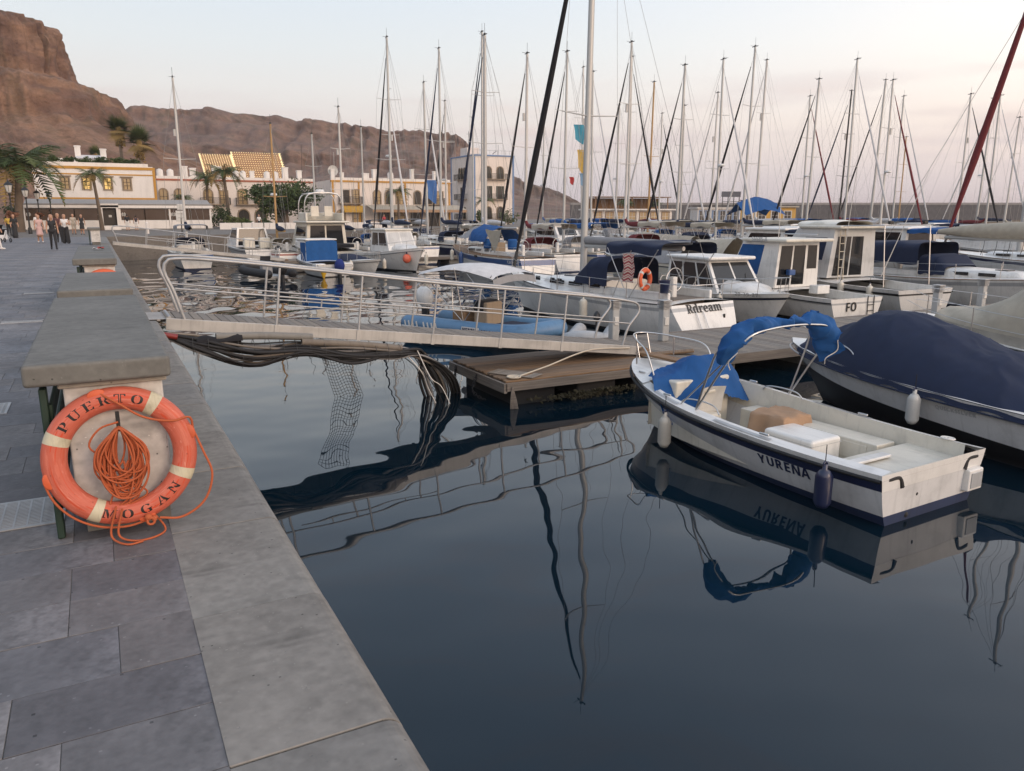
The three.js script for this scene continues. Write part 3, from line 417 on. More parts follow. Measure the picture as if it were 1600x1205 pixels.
{ const t = thing('round_tree', 'broad dense dark green tree on the far quay', 'tree', [22.2, QUAY, -105]); M('trunk', vtube([[0, -.1, 0], [.1, 1.2, 0], [0, 2.4, 0]], [.5, .36, .3], 8), trunkM, t); for (const [a, b] of [[1.6, .8], [-1.5, .4], [.3, -1.4], [-.4, 1.5]]) M('limb', vtube([[0, 1.8, 0], [a * .6, 2.8, b * .6], [a * 1.5, 3.9, b * 1.5]], [.22, .15, .07], 6), trunkM, t); M('crown', [leafMass(5200, 4.9, 2.7, 3.6, .24, [0, 3.9, 0], .5)], leafG[1], t); M('crown_light', leafMass(1700, 4.9, 2.7, 3.6, .22, [0, 4.0, .1], .7), leafG[0], t); }
function shrub(label, x, z, rx, ry, m = 0, y = QUAY) { const t = thing('shrub', label, 'shrub', [x, y, z]); M('foliage', leafMass(900, rx, ry, rx * .8, .17, [0, ry * .8, 0], .3), leafG[m], t); M('stem', [rod([0, -.05, 0], [.1, ry, 0], .05), rod([0, 0, 0], [-.3, ry * .8, .1], .04)], trunkM, t); }
shrub('bright green bush right of the terrace end', 15.6, -103, 1.6, .9, 2); shrub('tall dark bush behind the bright green bush', 14.6, -108, 1.5, 1.9, 1); shrub('reddish bush below the broad tree', 17.2, -104, .9, .8, 0); shrub('low dark bush beside the broad tree trunk', 19.2, -103, 1.3, .7, 1); shrub('bush at the left foot of the blue trimmed house', 60.6, -126, 1.1, 1.5, 0); shrub('rust coloured bougainvillea before the blue trimmed house', 65.2, -124, 2.2, 1.6, 0); shrub('shrubs on the cafe roof terrace', 96, -131, 2.4, 1.0, 0, QUAY + 3.2); shrub('leafy pot plants at the right of the cafe roof', 104, -132, 1.8, .8, 1, QUAY + 3.2); shrub('dark bush behind the left palms', -7.5, -103, 1.6, 1.8, 1);
{ const h = thing('roof_hedge', 'clipped green hedge along the ochre trimmed roof', 'hedge', [0, QUAY + 7.45, -108.9]); for (let i = 0; i < 6; i++) M('foliage', leafMass(800, 1.25, .55, .5, .14, [-3.7 + i * 1.75, .55, 0], .1), leafG[i % 2], h); M('planter', bx(-5, 6.6, 0, .35, -.5, .5), K.plaster, h); }
seed = ws0;
// ---------- street lamps ----------
function lamp(label, x, z, h, basket) {
  const t = thing('street_lamp', label, 'street lamp', [x, QUAY, z]); M('post', lathe([[.16, 0], [.16, .5], [.09, .6], [.07, 1.2], [.05, h - .2], [.09, h - .15], [.09, h]], 10), K.iron, t);
  const l = M('lantern', lathe([[.08, h], [.2, h + .1], [.3, h + .55], [.32, h + .57]], 6), mat([.62, .60, .56], { r: .3 }), t); M('cap', lathe([[.36, h + .57], [.2, h + .75], [.06, h + .85], [.05, h + 1], [0, h + 1.02]], 6), K.iron, l); const rb = []; for (let i = 0; i < 6; i++) { const a = i / 6 * 2 * PI; rb.push(rod([.2 * Math.sin(a), h + .1, .2 * Math.cos(a)], [.31 * Math.sin(a), h + .57, .31 * Math.cos(a)], .015, 4)); } M('frame', rb, K.iron, l);
  if (basket) { const b = M('flower_basket', leafMass(420, .55, .32, .55, .1, [0, 1.7, 0], .1), mat([.20, .09, .05], { r: .8 }), t); M('bracket', rod([-.5, 1.9, 0], [.5, 1.9, 0], .02, 4), K.iron, b); }
}
lamp('street lamp at the far left with a flower basket, nearest of the row', -5.6, -73, 3.35, true); lamp('second street lamp of the left row', -5.1, -82, 3.2); lamp('third street lamp of the left row with a flower basket', -4.75, -92, 3.2, true); lamp('fourth street lamp of the left row, closest to the terrace', -3.9, -97, 3.2); lamp('street lamp cut by the left frame edge', -6.4, -70, 3.3);
// ---------- people on the promenade ----------
function poseGeo(p) {
  const bones = []; const B = (id, a, b, r1, r2) => bones.push([id, v3(a), v3(b), r1, r2 ?? r1]);
  const st = p.stride || 0, sw = p.swing ?? st;
  B('hip', [-.07, .93, 0], [.07, .93, 0], .12); B('top', [0, .98, 0], [0, 1.2, 0], .115, .125); B('top', [-.08, 1.3, 0], [.08, 1.3, 0], .115); B('top', [-.16, 1.4, 0], [.16, 1.4, 0], .06); B('skin', [0, 1.42, .0], [0, 1.52, .015], .05); B('skin', [0, 1.58, .02], [0, 1.66, .015], .085, .09); B('hair', [0, 1.66, -.02], [0, 1.6, -.05], .09, .085); if (p.longHair) B('hair', [0, 1.6, -.06], [0, 1.4, -.09], .08, .06); B('skin', [0, 1.585, .1], [0, 1.6, .105], .018);
  for (const s of [-1, 1]) {
    const f = s * st, k = [s * .09, .5, f * .5 + .03], an = [s * .1, .09, f - (f < 0 ? .06 : 0)]; B('leg', [s * .085, .9, 0], k, .088, .062); B('leg', k, an, .06, .042); B('shoe', [an[0], .05, an[2] - .03], [an[0] + s * .015, .04, an[2] + .14], .045, .036);
    if (p.fillGlow) { B('leg', [s * .09, .85, 0], [s * .12, .12, f], .09, .12); }
    const e = [s * .24, 1.14, -f * .3 * (sw ? 1 : 0) - .02], w = p.arm ? [s * .15, 1.12 + p.arm, .26] : [s * .26, .92, -s * sw * .5 + .08]; B('sleeve', [s * .18, 1.4, 0], e, .052, .042); B('arm', e, w, .042, .03); B('skin', w, [w[0] - s * .005, w[1] - .13, w[2] + .03], .033, .02); B('skin', [w[0] - s * .01, w[1] - .03, w[2] + .03], [w[0] - s * .02, w[1] - .09, w[2] + .06], .016, .012);
  }
  if (p.skirt) { B('leg', [0, .95, 0], [0, p.skirt, st * .2], .13, .2); }
  const N = 72, S = .95, mc = new MarchingCubes(N, K.white, false, false, 60000), fld = mc.field, q = V(), d = V(), ab = V(); mc.isolation = 0;
  const dist = (b, x, y, z) => { ab.copy(b[2]).sub(b[1]); d.set(x - b[1].x, y - b[1].y, z - b[1].z); const t = clamp(d.dot(ab) / ab.lengthSq()); return d.addScaledVector(ab, -t).length() - lerp(b[3], b[4], t); };
  for (let k = 0; k < N; k++) for (let j = 0; j < N; j++) for (let i = 0; i < N; i++) { const x = (i - N / 2) / (N / 2) * S, y = (j - N / 2) / (N / 2) * S + .88, z = (k - N / 2) / (N / 2) * S; if (Math.abs(x) > .45 || Math.abs(z) > .6) { fld[i + j * N + k * N * N] = -1; continue; } let m = 1; for (const b of bones) { const e = dist(b, x, y, z), h = clamp(.5 + .5 * (m - e) / .03); m = lerp(m, e, h) - .03 * h * (1 - h); } fld[i + j * N + k * N * N] = -m; }
  mc.update(); const n = mc.count, pos = new Float32Array(n * 3), nor = new Float32Array(n * 3), ids = [];
  for (let i = 0; i < n; i++) { const x = mc.positionArray[i * 3] * S, y = mc.positionArray[i * 3 + 1] * S + .88, z = mc.positionArray[i * 3 + 2] * S; pos.set([x, y, z], i * 3); nor.set([mc.normalArray[i * 3], mc.normalArray[i * 3 + 1], mc.normalArray[i * 3 + 2]], i * 3); let best = 9, id = 'skin'; for (const b of bones) { const e = dist(b, x, y, z); if (e < best) { best = e; id = b[0]; } } ids.push(id); }
  return { pos, nor, ids };
}
const poses = { walk: poseGeo({ stride: .2 }), walkF: poseGeo({ stride: .17, longHair: 1 }), stand: poseGeo({ stride: .03, arm: .06 }), rest: poseGeo({ stride: .04 }), fillGlow: poseGeo({ stride: .1, fillGlow: 1, arm: .1, longHair: 1 }), dress: poseGeo({ stride: .1, skirt: .55, longHair: 1 }), gown: poseGeo({ stride: .02, skirt: .18, longHair: 1 }) };
const skinC = [.42, .24, .16], personMat = mat([1, 1, 1], { r: .8, vertexColors: true });
function person(label, pose, x, z, turn, h, c) {
  const P = poses[pose], col = new Float32Array(P.pos.length); P.ids.forEach((id, i) => { let q = { skin: skinC, hair: c.hair || [.03, .02, .015], top: c.top, hip: c.leg, leg: c.leg, shoe: c.shoe || [.03, .03, .03], sleeve: c.sleeve || skinC, arm: c.arm || skinC }[id]; if (id === 'leg' && c.short && P.pos[i * 3 + 1] < c.short) q = skinC; col.set(q, i * 3); });
  const g = new THREE.BufferGeometry(); g.setAttribute('position', new THREE.BufferAttribute(P.pos, 3)); g.setAttribute('normal', new THREE.BufferAttribute(P.nor, 3)); g.setAttribute('color', new THREE.BufferAttribute(col, 3));
  const m = M('person', g, personMat, scene); m.position.set(x, QUAY - .003, z); m.rotation.y = turn; m.scale.setScalar(h / 1.75); tag(m, label, 'person', 'people on the promenade');
}
const blk = [.018, .018, .02], wht = [.66, .64, .62], bge = [.42, .36, .29];
person('person in black vest and black leggings walking towards the viewer', 'walkF', -1.85, -44.5, .1, 1.68, { top: blk, leg: blk, shoe: blk, hair: [.10, .03, .015] });
person('person in beige shirt and white trousers at the left edge', 'walk', -4.3, -45.5, PI * .6, 1.78, { top: bge, sleeve: bge, leg: wht, shoe: wht });
person('person in a short pink dress left of the one in black vest', 'dress', -3.0, -56, .2, 1.66, { top: [.55, .36, .33], leg: [.55, .36, .33], short: .5, shoe: wht, hair: [.09, .05, .03] });
person('person in dark shirt behind the one in black vest', 'rest', -1.95, -55.5, .1, 1.76, { top: [.08, .03, .03], sleeve: [.08, .03, .03], leg: blk });
person('person in white top and wide black trousers', 'fillGlow', -1.55, -53.5, -.1, 1.7, { top: wht, leg: blk, hair: [.12, .06, .03] });
person('person in white shirt and white shorts far along the promenade', 'rest', -4.5, -82, .3, 1.75, { top: wht, sleeve: wht, leg: wht, short: .5 });
person('person in beige clothes far along, right of the group', 'rest', -1.6, -78, .2, 1.74, { top: bge, sleeve: bge, leg: bge, short: .5 });
person('person in a black dress beside the last bench', 'dress', -.95, -77, 0, 1.7, { top: blk, leg: blk, short: .5 });
person('person in a long black gown by the table at left', 'gown', -5.2, -68, .4, 1.7, { top: blk, leg: blk, sleeve: blk, hair: [.16, .04, .02] });
person('person in black shirt and white shorts standing before the terrace, left of two', 'rest', 3.1, -92, PI, 1.76, { top: blk, sleeve: blk, leg: wht, short: .5 });
person('slighter person in dark shirt before the terrace, right of two', 'rest', 3.95, -92.4, PI, 1.62, { top: [.05, .04, .05], leg: wht, short: .5 });
person('person in yellow top behind the table at left', 'rest', -6.2, -76, .5, 1.66, { top: [.5, .33, .06], sleeve: [.5, .33, .06], leg: blk });
person('person in pale shirt in front of the terrace panes', 'walk', -3.6, -86, .5, 1.72, { top: [.5, .42, .4], sleeve: [.5, .42, .4], leg: [.2, .15, .12] });
person('small person in white on the far quay right of the bush', 'rest', 17.5, -97.5, 0, 1.7, { top: wht, sleeve: wht, leg: blk });
person('small person in red on the far quay below the arcade', 'rest', 35, -103, 0, 1.7, { top: [.4, .05, .06], sleeve: [.4, .05, .06], leg: wht });
{ const t = thing('cafe_table', 'round table under a long white cloth at the left', 'table', [-5.9, QUAY, -63]); M('cloth', grid(36, 6, (u, v) => { const a = u * 2 * PI, r = v < .34 ? v / .34 * .6 : .6 + .08 * (v - .34) + .035 * Math.sin(a * 9) * (v - .34); return [Math.cos(a) * r, v < .34 ? .76 : .76 - (v - .34) * 1.1, Math.sin(a) * r]; }, true), K.cWhite, t); M('pedestal', rod([0, 0, 0], [0, .75, 0], .06), K.iron, t);
  const s = thing('baby_stroller', 'black baby stroller parked by the white clothed table', 'stroller', [-5.05, QUAY, -57], .5); M('seat', grid(10, 8, (u, v) => [(u - .5) * .5, .45 + .35 * Math.sin(v * PI) * .6 + v * .3, -.3 + v * .55]), K.cBlack, s); M('hood', grid(10, 6, (u, v) => { const a = v * PI * .6; return [(u - .5) * .5, .75 + .32 * Math.sin(a), -.15 - .3 * Math.cos(a)]; }), K.cBlack, s); M('frame', [...bar([[-.25, .2, .4], [-.25, .6, 0], [-.25, 1.0, -.5], [.25, 1.0, -.5], [.25, .6, 0], [.25, .2, .4]], .015), ...bar([[-.25, .2, -.35], [-.25, .6, 0]], .015), ...bar([[.25, .2, -.35], [.25, .6, 0]], .015)], K.alu, s); for (const [x, z] of [[-.27, .4], [.27, .4], [-.27, -.35], [.27, -.35]]) M('wheel', new THREE.TorusGeometry(.11, .03, 6, 14).rotateY(PI / 2).translate(x, .14, z), K.rubber, s);
  const k = thing('market_stall', 'market stall with pale canopy at the left edge', 'stall', [-8.2, QUAY, -74]); for (const [x, z] of [[-1.4, -1.2], [1.4, -1.2], [-1.4, 1.2], [1.4, 1.2]]) M('pole', rod([x, 0, z], [x, 2.3, z], .03), K.alu, k); M('canopy', [new THREE.ConeGeometry(2.2, .7, 4, 1, true).rotateY(PI / 4).translate(0, 2.65, 0)], K.cWhite, k); M('counter', [rbx(-1.3, 1.3, 0, .85, .3, 1.0, .02)], K.woodBrown, k); M('goods', [0, 1, 2, 3, 4].map(i => rbox(.4, .2, .3, .03, [-1 + i * .5, .95, .65])), K.cTan, k); }

// ================= QUAY FURNITURE =================
function bench(label, z0, z1, o = {}) {
  const zc = (z0 + z1) / 2, L = Math.abs(z1 - z0), t = thing('concrete_bench', label, 'bench', [-.055, QUAY, zc], 0, 'raised benches along the quay');
  M('slab', grid2slab(.66, .11, L, .02, o.seed || 1).translate(0, .885, 0), K.slab, t);
  M('base_wall', [rbx(-.17, .29, .16, .82, -L / 2 + .1, L / 2 - .1, .012)], mat([.70, .68, .65], { r: .85, map: tConc, bumpMap: tConc, bumpScale: .003 }), t);
  M('capping', [rbx(-.19, .31, .80, .835, -L / 2 + .07, L / 2 - .07, .008)], mat([.46, .42, .36], { r: .9, map: tConc, bumpMap: tConc, bumpScale: .004 }), t);
  M('plinth', bx(-.14, .27, 0, .16, -L / 2 + .16, L / 2 - .16), K.slab, t);
  for (const z of [-L / 2 + .16, L / 2 - .16]) M('foot', rbox(.035, .8, .09, .008, [-.26, .4, z]), K.green, t);
  for (let i = 0; i < 4; i++) M('slat', rbox(.02, .09, L - .3, .006, [-.235, .2 + i * .155, 0]), K.green, t);
  return t;
}
function grid2slab(w, h, L, r, s) {                      // a cast slab: rounded, slightly uneven edges
  const g = new RoundedBoxGeometry(w, h, L, 3, r), p = g.attributes.position;
  for (let i = 0; i < p.count; i++) { const x = p.getX(i), y = p.getY(i), z = p.getZ(i); p.setXYZ(i, x + .006 * (nz(z * 3 + s, y * 9, 5, 2) - .5), y + .006 * (nz(x * 4 + s, z * 3, 6, 2) - .5), z + .008 * (nz(x * 6 + s, y * 8, 7, 2) - .5)); }
  return g;
}
bench('long grey topped white bench nearest the viewer, with the lifebuoy', -4.29, -7.85, { seed: 3 });
bench('second grey topped bench directly behind the lifebuoy bench', -8.55, -11.2, { seed: 9 });
bench('third grey topped bench, just past the near gangway', -14.75, -17.0, { seed: 14 });
bench('fourth grey topped bench with a red scrap on top', -17.12, -20.9, { seed: 23 });
bench('farthest bench, standing alone before the second gangway', -49.6, -52.6, { seed: 31 });
{ const t = thing('paper_wrapper', 'small crumpled red and white wrapper on the fourth bench', 'litter', [.02, QUAY + .953, -18.2]); M('paper', grid(6, 5, (u, v) => [(u - .5) * .22, .02 * Math.sin(u * 9) * Math.cos(v * 7) + .025, (v - .5) * .16]), mat([.6, .55, .52], { r: .9 }), t); M('red_flap', grid(4, 4, (u, v) => [.05 + (u - .5) * .12, .04 + .02 * Math.sin(u * 7 + v * 5), (v - .5) * .12]), mat([.4, .04, .03], { r: .8 }), t);
  const r = thing('lifebuoy', 'red lifebuoy edge hung on the third bench front', 'lifebuoy', [.06, QUAY + .42, -14.66]); M('ring', new THREE.TorusGeometry(.3, .055, 10, 32), K.orange, r); for (let i = 0; i < 4; i++) M('band', new THREE.TorusGeometry(.3, .0565, 10, 4, .2).rotateZ(i * PI / 2 + .6), K.plastic, r); }
// ---- the lifebuoy ----
{
  const c = document.createElement('canvas'); c.width = 2048; c.height = 512; const x = c.getContext('2d'); x.fillStyle = '#bf5f49'; x.fillRect(0, 0, 2048, 512);
  const ws = seed; seed = 5;
  for (let i = 0; i < 900; i++) { x.fillStyle = `rgba(${pick(['222,142,122', '214,124,104', '190,74,46', '216,136,118', '205,120,104'])},${rr(.06, .22)})`; x.beginPath(); x.ellipse(rr(0, 2048), rr(0, 512), rr(6, 90), rr(3, 14), 0, 0, 7); x.fill(); }
  for (let i = 0; i < 240; i++) { x.fillStyle = `rgba(${pick(['232,190,176', '224,150,132', '170,70,50'])},${rr(.1, .35)})`; x.beginPath(); x.ellipse(rr(0, 2048), rr(230, 512), rr(2, 34), rr(1, 5), rr(-.4, .4), 0, 7); x.fill(); }
  for (let i = 0; i < 34; i++) { x.fillStyle = `rgba(196,62,28,${rr(.3, .8)})`; const px = rr(0, 2048), py = 384 + rr(-46, 46); x.beginPath(); x.ellipse(px, py, rr(20, 120), rr(2, 8), 0, 0, 7); x.fill(); }
  for (let i = 0; i < 60; i++) { x.fillStyle = `rgba(60,25,15,${rr(.15, .5)})`; x.beginPath(); x.ellipse(rr(0, 2048), 384 + rr(-110, 110), rr(1, 5), rr(1, 4), 0, 0, 7); x.fill(); }
  x.textAlign = 'center'; x.textBaseline = 'middle'; x.font = 'bold 88px serif'; x.fillStyle = '#15100e';
  const put = (ch, deg, flip) => { x.save(); x.translate(deg / 360 * 2048, 384 + (flip ? 4 : -4)); if (flip) x.rotate(PI); x.scale(1.0, 1.0); x.fillStyle = '#15100e'; x.fillText(ch, 0, 0); x.fillStyle = '#c0604a'; x.fillRect(-2.5, -50, 5, 100); x.restore(); };
  [['P', 139], ['U', 125], ['E', 111], ['R', 97], ['T', 83], ['O', 68]].forEach(a => put(a[0], a[1], true)); [['M', 250], ['O', 266], ['G', 283], ['A', 300], ['N', 316]].forEach(a => put(a[0], a[1], false));
  seed = ws;
  const ct = new THREE.CanvasTexture(c); ct.colorSpace = THREE.SRGBColorSpace; ct.wrapS = ct.wrapT = THREE.RepeatWrapping; ct.needsUpdate = true;
  const t = thing('lifebuoy', 'orange lifebuoy lettered PUERTO MOGAN hung on the nearest bench', 'lifebuoy', [.005, QUAY + .43, -4.325]); t.scale.setScalar(.88); t.rotation.x = -.07; t.rotation.z = .06;
  const tor = new THREE.TorusGeometry(.345, .068, 20, 96).scale(1, 1, .82); tor.keepUV = true;
  M('ring', tor, mat([1, 1, 1], { r: .55, map: ct, bumpMap: tFine, bumpScale: .001 }), t, { keep: true });
  const bandM = mat([.62, .56, .40], { r: .55, map: rp(tGrime, 3) });
  for (const a of [54, 153, 239, 333]) M('reflective_band', new THREE.TorusGeometry(.345, .0692, 20, 10, .17).rotateZ(a / 180 * PI - .085).scale(1, 1, .825), bandM, t);
  for (const a of [101, 12, 190, 281]) { const q = a / 180 * PI; M('rope_lug', lathe([[0, .012], [.034, .01], [.038, 0]], 12, [.0, 0, 0], [PI / 2, 0, 0]).scale(1.3, .8, 1).rotateZ(q - PI / 2).translate(Math.cos(q) * .392, Math.sin(q) * .392, .032), K.orange, t); }
  const lug = a => V(Math.cos(a / 180 * PI) * .415, Math.sin(a / 180 * PI) * .415, .02), sag = (a, b, k) => { const p = []; for (let i = 0; i <= 6; i++) { const d = lerp(a, b, i / 6), r = .418 + k * Math.sin(i / 6 * PI); p.push(V(Math.cos(d / 180 * PI) * r, Math.sin(d / 180 * PI) * r, .025)); } return p; };
  M('grab_line', [tube(sag(190, 281, .012), .007, 30, 6), tube([lug(101), V(.02, .33, .075), V(.15, .22, .085), V(.3, .17, .08), V(.395, .17, .05), lug(12)], .007, 30), tube([lug(12), V(.44, -.05, .04), V(.47, -.2, .05), V(.4, -.36, .05), V(.26, -.43, .05), V(.14, -.4, .07)], .0075, 40)], K.orangeRope, t);
  M('knot', [sph(.022, [.08, -.385, .06]), sph(.018, [.11, -.40, .06]), new THREE.TorusGeometry(.02, .008, 6, 12).translate(.09, -.41, .07)], K.orangeRope, t);
  const r = thing('rope_coil', 'orange throwing line coiled on a hook inside the nearest lifebuoy', 'rope', [.005, QUAY + .595, -4.325]); r.scale.setScalar(.88);
  const hk = M('hook', [rbox(.022, .12, .012, .004, [0, .03, .035]), rod([0, .02, -.06], [0, .02, .04], .008)], K.iron, r); void hk; const loops = []; seed = 31;
  for (let i = 0; i < 30; i++) { const w = rr(.04, .14), d = rr(.26, .45), o = rr(-.03, .03), tw = rr(-.035, .035), p = []; for (let k = 0; k < 9; k++) { const a = k / 9 * 2 * PI + PI / 2; p.push(V(o * (1 - Math.sin(a)) * .6 + w * Math.cos(a) * (1 - .55 * Math.max(0, Math.sin(a))) + tw * (1 - Math.sin(a)) * .5, -d / 2 + d / 2 * Math.sin(a), .03 + i * .0022 + rr(-.008, .01))); } loops.push(tube(p, .006, 40, 5, true)); }
  for (let i = 0; i < 5; i++) loops.push(tube([V(rr(-.05, .05), -.2, .07), V(rr(-.12, .1), -.33, .06), V(rr(-.08, .12), -.42, .05), V(rr(-.1, .1), -.5, .05)], .006, 24, 5));
  loops.push(tube([V(-.02, -.2, .07), V(-.16, -.1, .05), V(-.1, .0, .05), V(0, .03, .05)], .006, 20, 5)); seed = ws;
  M('loops', loops, K.orangeRope, r); M('trailing_end', [tube([V(-.03, -.48, .1), V(-.06, -.64, .11), V(.02, -.668, .16), V(.14, -.668, .14), V(.19, -.66, .06), V(.12, -.53, .06)], .0065, 40, 5), tube([V(-.06, -.46, .1), V(-.1, -.64, .1), V(-.02, -.667, .2), V(.06, -.666, .19)], .0065, 24, 5)], K.orangeRope, r);
}
// ---- gangways ----
function gangway(label, x0, y0, x1, y1, zc, w, n, planks) {
  const t = thing('gangway', label, 'gangway', [x0, y0, zc]), L = Math.hypot(x1 - x0, y1 - y0); t.rotation.z = Math.atan2(y1 - y0, x1 - x0);
  const beamM = mat([.50, .48, .45], { r: .5, map: tGrime, m: .1 });
  for (const s of [-1, 1]) { M('side_beam', rbx(0, L, -.17, .02, s * w / 2 - .03, s * w / 2 + .03, .01), beamM, t);
    const z = s * (w / 2 - .01), h = .98, rail = [[.28, 0, z], [.1, .45, z], [-.06, .78, z], [-.02, .93, z], [.16, h, z], [L * .5, h, z], [L - .5, h, z], [L - .25, h - .05, z], [L - .18, h - .18, z], [L - .42, .4, z], [L - .5, 0, z]];
    M('handrail', [tube(rail, .028, 120, 8)], K.galv, t);
    M('lower_rail', [...bar([[.12, .5, z], [L - .36, .5, z]], .016), ...bar([[1.9, .36, z], [L * .48, .36, z]], .014)], K.galv, t);
    for (let i = 1; i < n; i++) { const x = .28 + (L - .9) * i / n; M('post', rod([x, -.1, z + s * .035], [x, h, z], .021, 8), K.galv, t); M('gusset', rbox(.07, .2, .012, .004, [x, -.08, z + s * .05]), beamM, t); if (i < n / 2) M('baluster', rod([x + .75, .36, z], [x + .75, .5, z], .012), K.galv, t); } }
  if (planks) { const p = L / planks, gs = [flat(rbox(p - .012, .028, w - .07, .005))], ms = [K.wood, K.wood2, mat([.30, .275, .25], { r: .85, map: rp(tWood, .9, .5), bumpMap: tWood, bumpScale: .003 })]; for (let i = 0; i < planks; i++) { const m = new THREE.Mesh(gs[0], ms[(i * 7 + (i >> 2)) % 3]); m.name = 'deck_plank'; m.castShadow = m.receiveShadow = true; m.position.set((i + .5) * p, .012 + ((i * 13) % 5) * .0008, 0); t.add(m); } } else M('deck', bx(0, L, -.02, .015, -w / 2 + .03, w / 2 - .03), K.wood, t);
  for (const s of [-1, 1]) { const wz = s * (w / 2 + .1), wh = M('roller', lathe([[.03, -.09], [.1, -.09], [.115, -.07], [.115, -.03], [.085, -.02], [.085, .02], [.115, .03], [.115, .07], [.1, .09], [.03, .09]], 18, [L + .02, -.1, wz - s * .02], [PI / 2, 0, 0]), K.woodBrown, t); M('axle', rod([L + .02, -.1, wz - .12], [L + .02, -.1, wz + .12], .025), K.iron, wh); }
  return t;
}
gangway('silver railed gangway sloping from the near quay to the wooden platform', .86, 1.93, 10.35, .72, -13.97, 1.1, 6, 68);
gangway('second gangway beyond, sloping down past the far moored boats', .9, 1.95, 11.2, .66, -54.1, 1.2, 6, 0);
{ const t = thing('ramp_plate', 'aluminium ramp plate bridging the quay edge and gangway', 'ramp plate', [.62, QUAY + .012, -13.97]); M('plate', [rbox(.62, .012, 1.0, .004, [0, .012, 0], [0, 0, -.02])], K.galv, t); const s = []; for (let i = 0; i < 9; i++) s.push(box(.5, .004, .012, [0, .022, -.42 + i * .105], [0, 0, -.02])); M('tread_ribs', s, K.galv, t); M('hinge_pipe', rod([.3, .02, -.5], [.3, .02, .5], .03, 10), K.galv, t); }
// ---- the hanging bundle of cables and hoses below the gangway ----
{
  const t = thing('cable_bundle', 'tangled bundle of cables and hoses slung below the near gangway', 'cables', [0, 0, 0]); const ws = seed; seed = 61;
  const path = (dy, dz, sg, ex) => ((a) => a.map((p, i) => i === 0 || i > 6 ? p : [p[0] + rr(-.08, .08), p[1] + rr(-.07, .05), p[2] + rr(-.05, .05)]))([[.74, 1.72 + dy * .3, -13.25 + dz * .3], [1.35, 1.56 + dy - sg * .5, -13.15 + dz], [2.1, 1.42 + dy - sg, -13.1 + dz], [2.9, 1.38 + dy - sg * .55, -13.1 + dz], [3.7, 1.27 + dy - sg * .9, -13.12 + dz], [4.6, 1.13 + dy - sg * .3, -13.2 + dz], [5.15, .98 + dy * .6, -13.5 + dz], [5.62 + ex, .4, -14.0 + dz], [5.95 + ex, -.3, -14.35 + dz]]);
  for (let i = 0; i < 24; i++) M('cable', tube(path(rr(-.05, .1), rr(-.16, .16), rr(0, .32), rr(-.3, .45)), rr(.014, .032), 70, 6), i % 4 === 0 ? K.cGrey : i % 7 === 0 ? K.wood2 : K.rubber, t);
  for (let i = 0; i < 3; i++) M('hose', tube(path(rr(.02, .1), rr(-.1, .1), rr(0, .05), rr(-.1, .25)), .02, 70, 7), [K.wood, K.cGrey, K.wood2][i], t);
  M('conduit', tube([[1.55, 1.64, -13.1], [2.3, 1.6, -13.12], [3.1, 1.52, -13.1]], .062, 20, 12), mat([.22, .21, .19], { r: .7, map: tGrime }), t); M('lower_conduit', tube([[2.9, 1.46, -13.05], [3.8, 1.35, -13.06], [4.7, 1.2, -13.12]], .058, 20, 12), mat([.20, .17, .14], { r: .8, map: tGrime }), t);
  M('torn_sleeve', grid(14, 10, (u, v) => { const a = u * 2 * PI * .92; return [1.25 + v * .7, 1.56 + .09 * Math.sin(a) * (1 + .3 * Math.sin(v * 9)), -13.1 + .09 * Math.cos(a)]; }), K.cBlack, t);
  const ties = []; for (let i = 0; i < 16; i++) { const x = 1.2 + i * .23; ties.push(new THREE.TorusGeometry(rr(.12, .19), .005, 4, 14).rotateY(PI / 2 + rr(-.2, .2)).translate(x, 1.56 - i * .027 - .04, -13.11)); if (i % 3 === 0) ties.push(tube([[x, 1.5 - i * .03, -12.98], [x + .04, 1.35 - i * .03, -12.95], [x + rr(-.06, .06), 1.2 - i * .03, -12.96]], .004, 8, 4)); } M('cable_ties', ties, K.darkwire, t);
  M('red_sleeve', rod([.72, 1.74, -13.12], [.98, 1.68, -13.08], .045, 10), K.red, t);
  for (let i = 0; i < 4; i++) M('stray_cable', tube([[4.6 + i * .15, 1.15, -13.3], [5.0 + i * .1, .8 - i * .08, -13.2], [5.2 + i * .12, .35, -13.5 + i * .05], [5.5 + i * .1, -.2, -13.6 + i * .1]], .01, 30, 5), i % 2 ? K.ropeWhite : K.rubber, t);
  const n = thing('hanging_net', 'loose dark mesh net hanging from the gangway into the water', 'net', [0, 0, 0]), l = []; const P = (u, v) => V(lerp(3.45, 4.0, u) + v * .55, 1.28 - v * 1.5 + .04 * Math.sin(u * 7 + v * 5), -14.55 - .35 * v + .05 * Math.sin(v * 6 + u * 3)); for (let i = 0; i <= 10; i++) { const p = []; for (let k = 0; k <= 10; k++) p.push(P(i / 10, k / 10)); l.push(tube(p, .004, 20, 4)); } for (let k = 0; k <= 24; k++) { const p = []; for (let i = 0; i <= 5; i++) p.push(P(i / 5, k / 24)); l.push(tube(p, .004, 10, 4)); } M('mesh', l, K.darkwire, n); seed = ws;
}
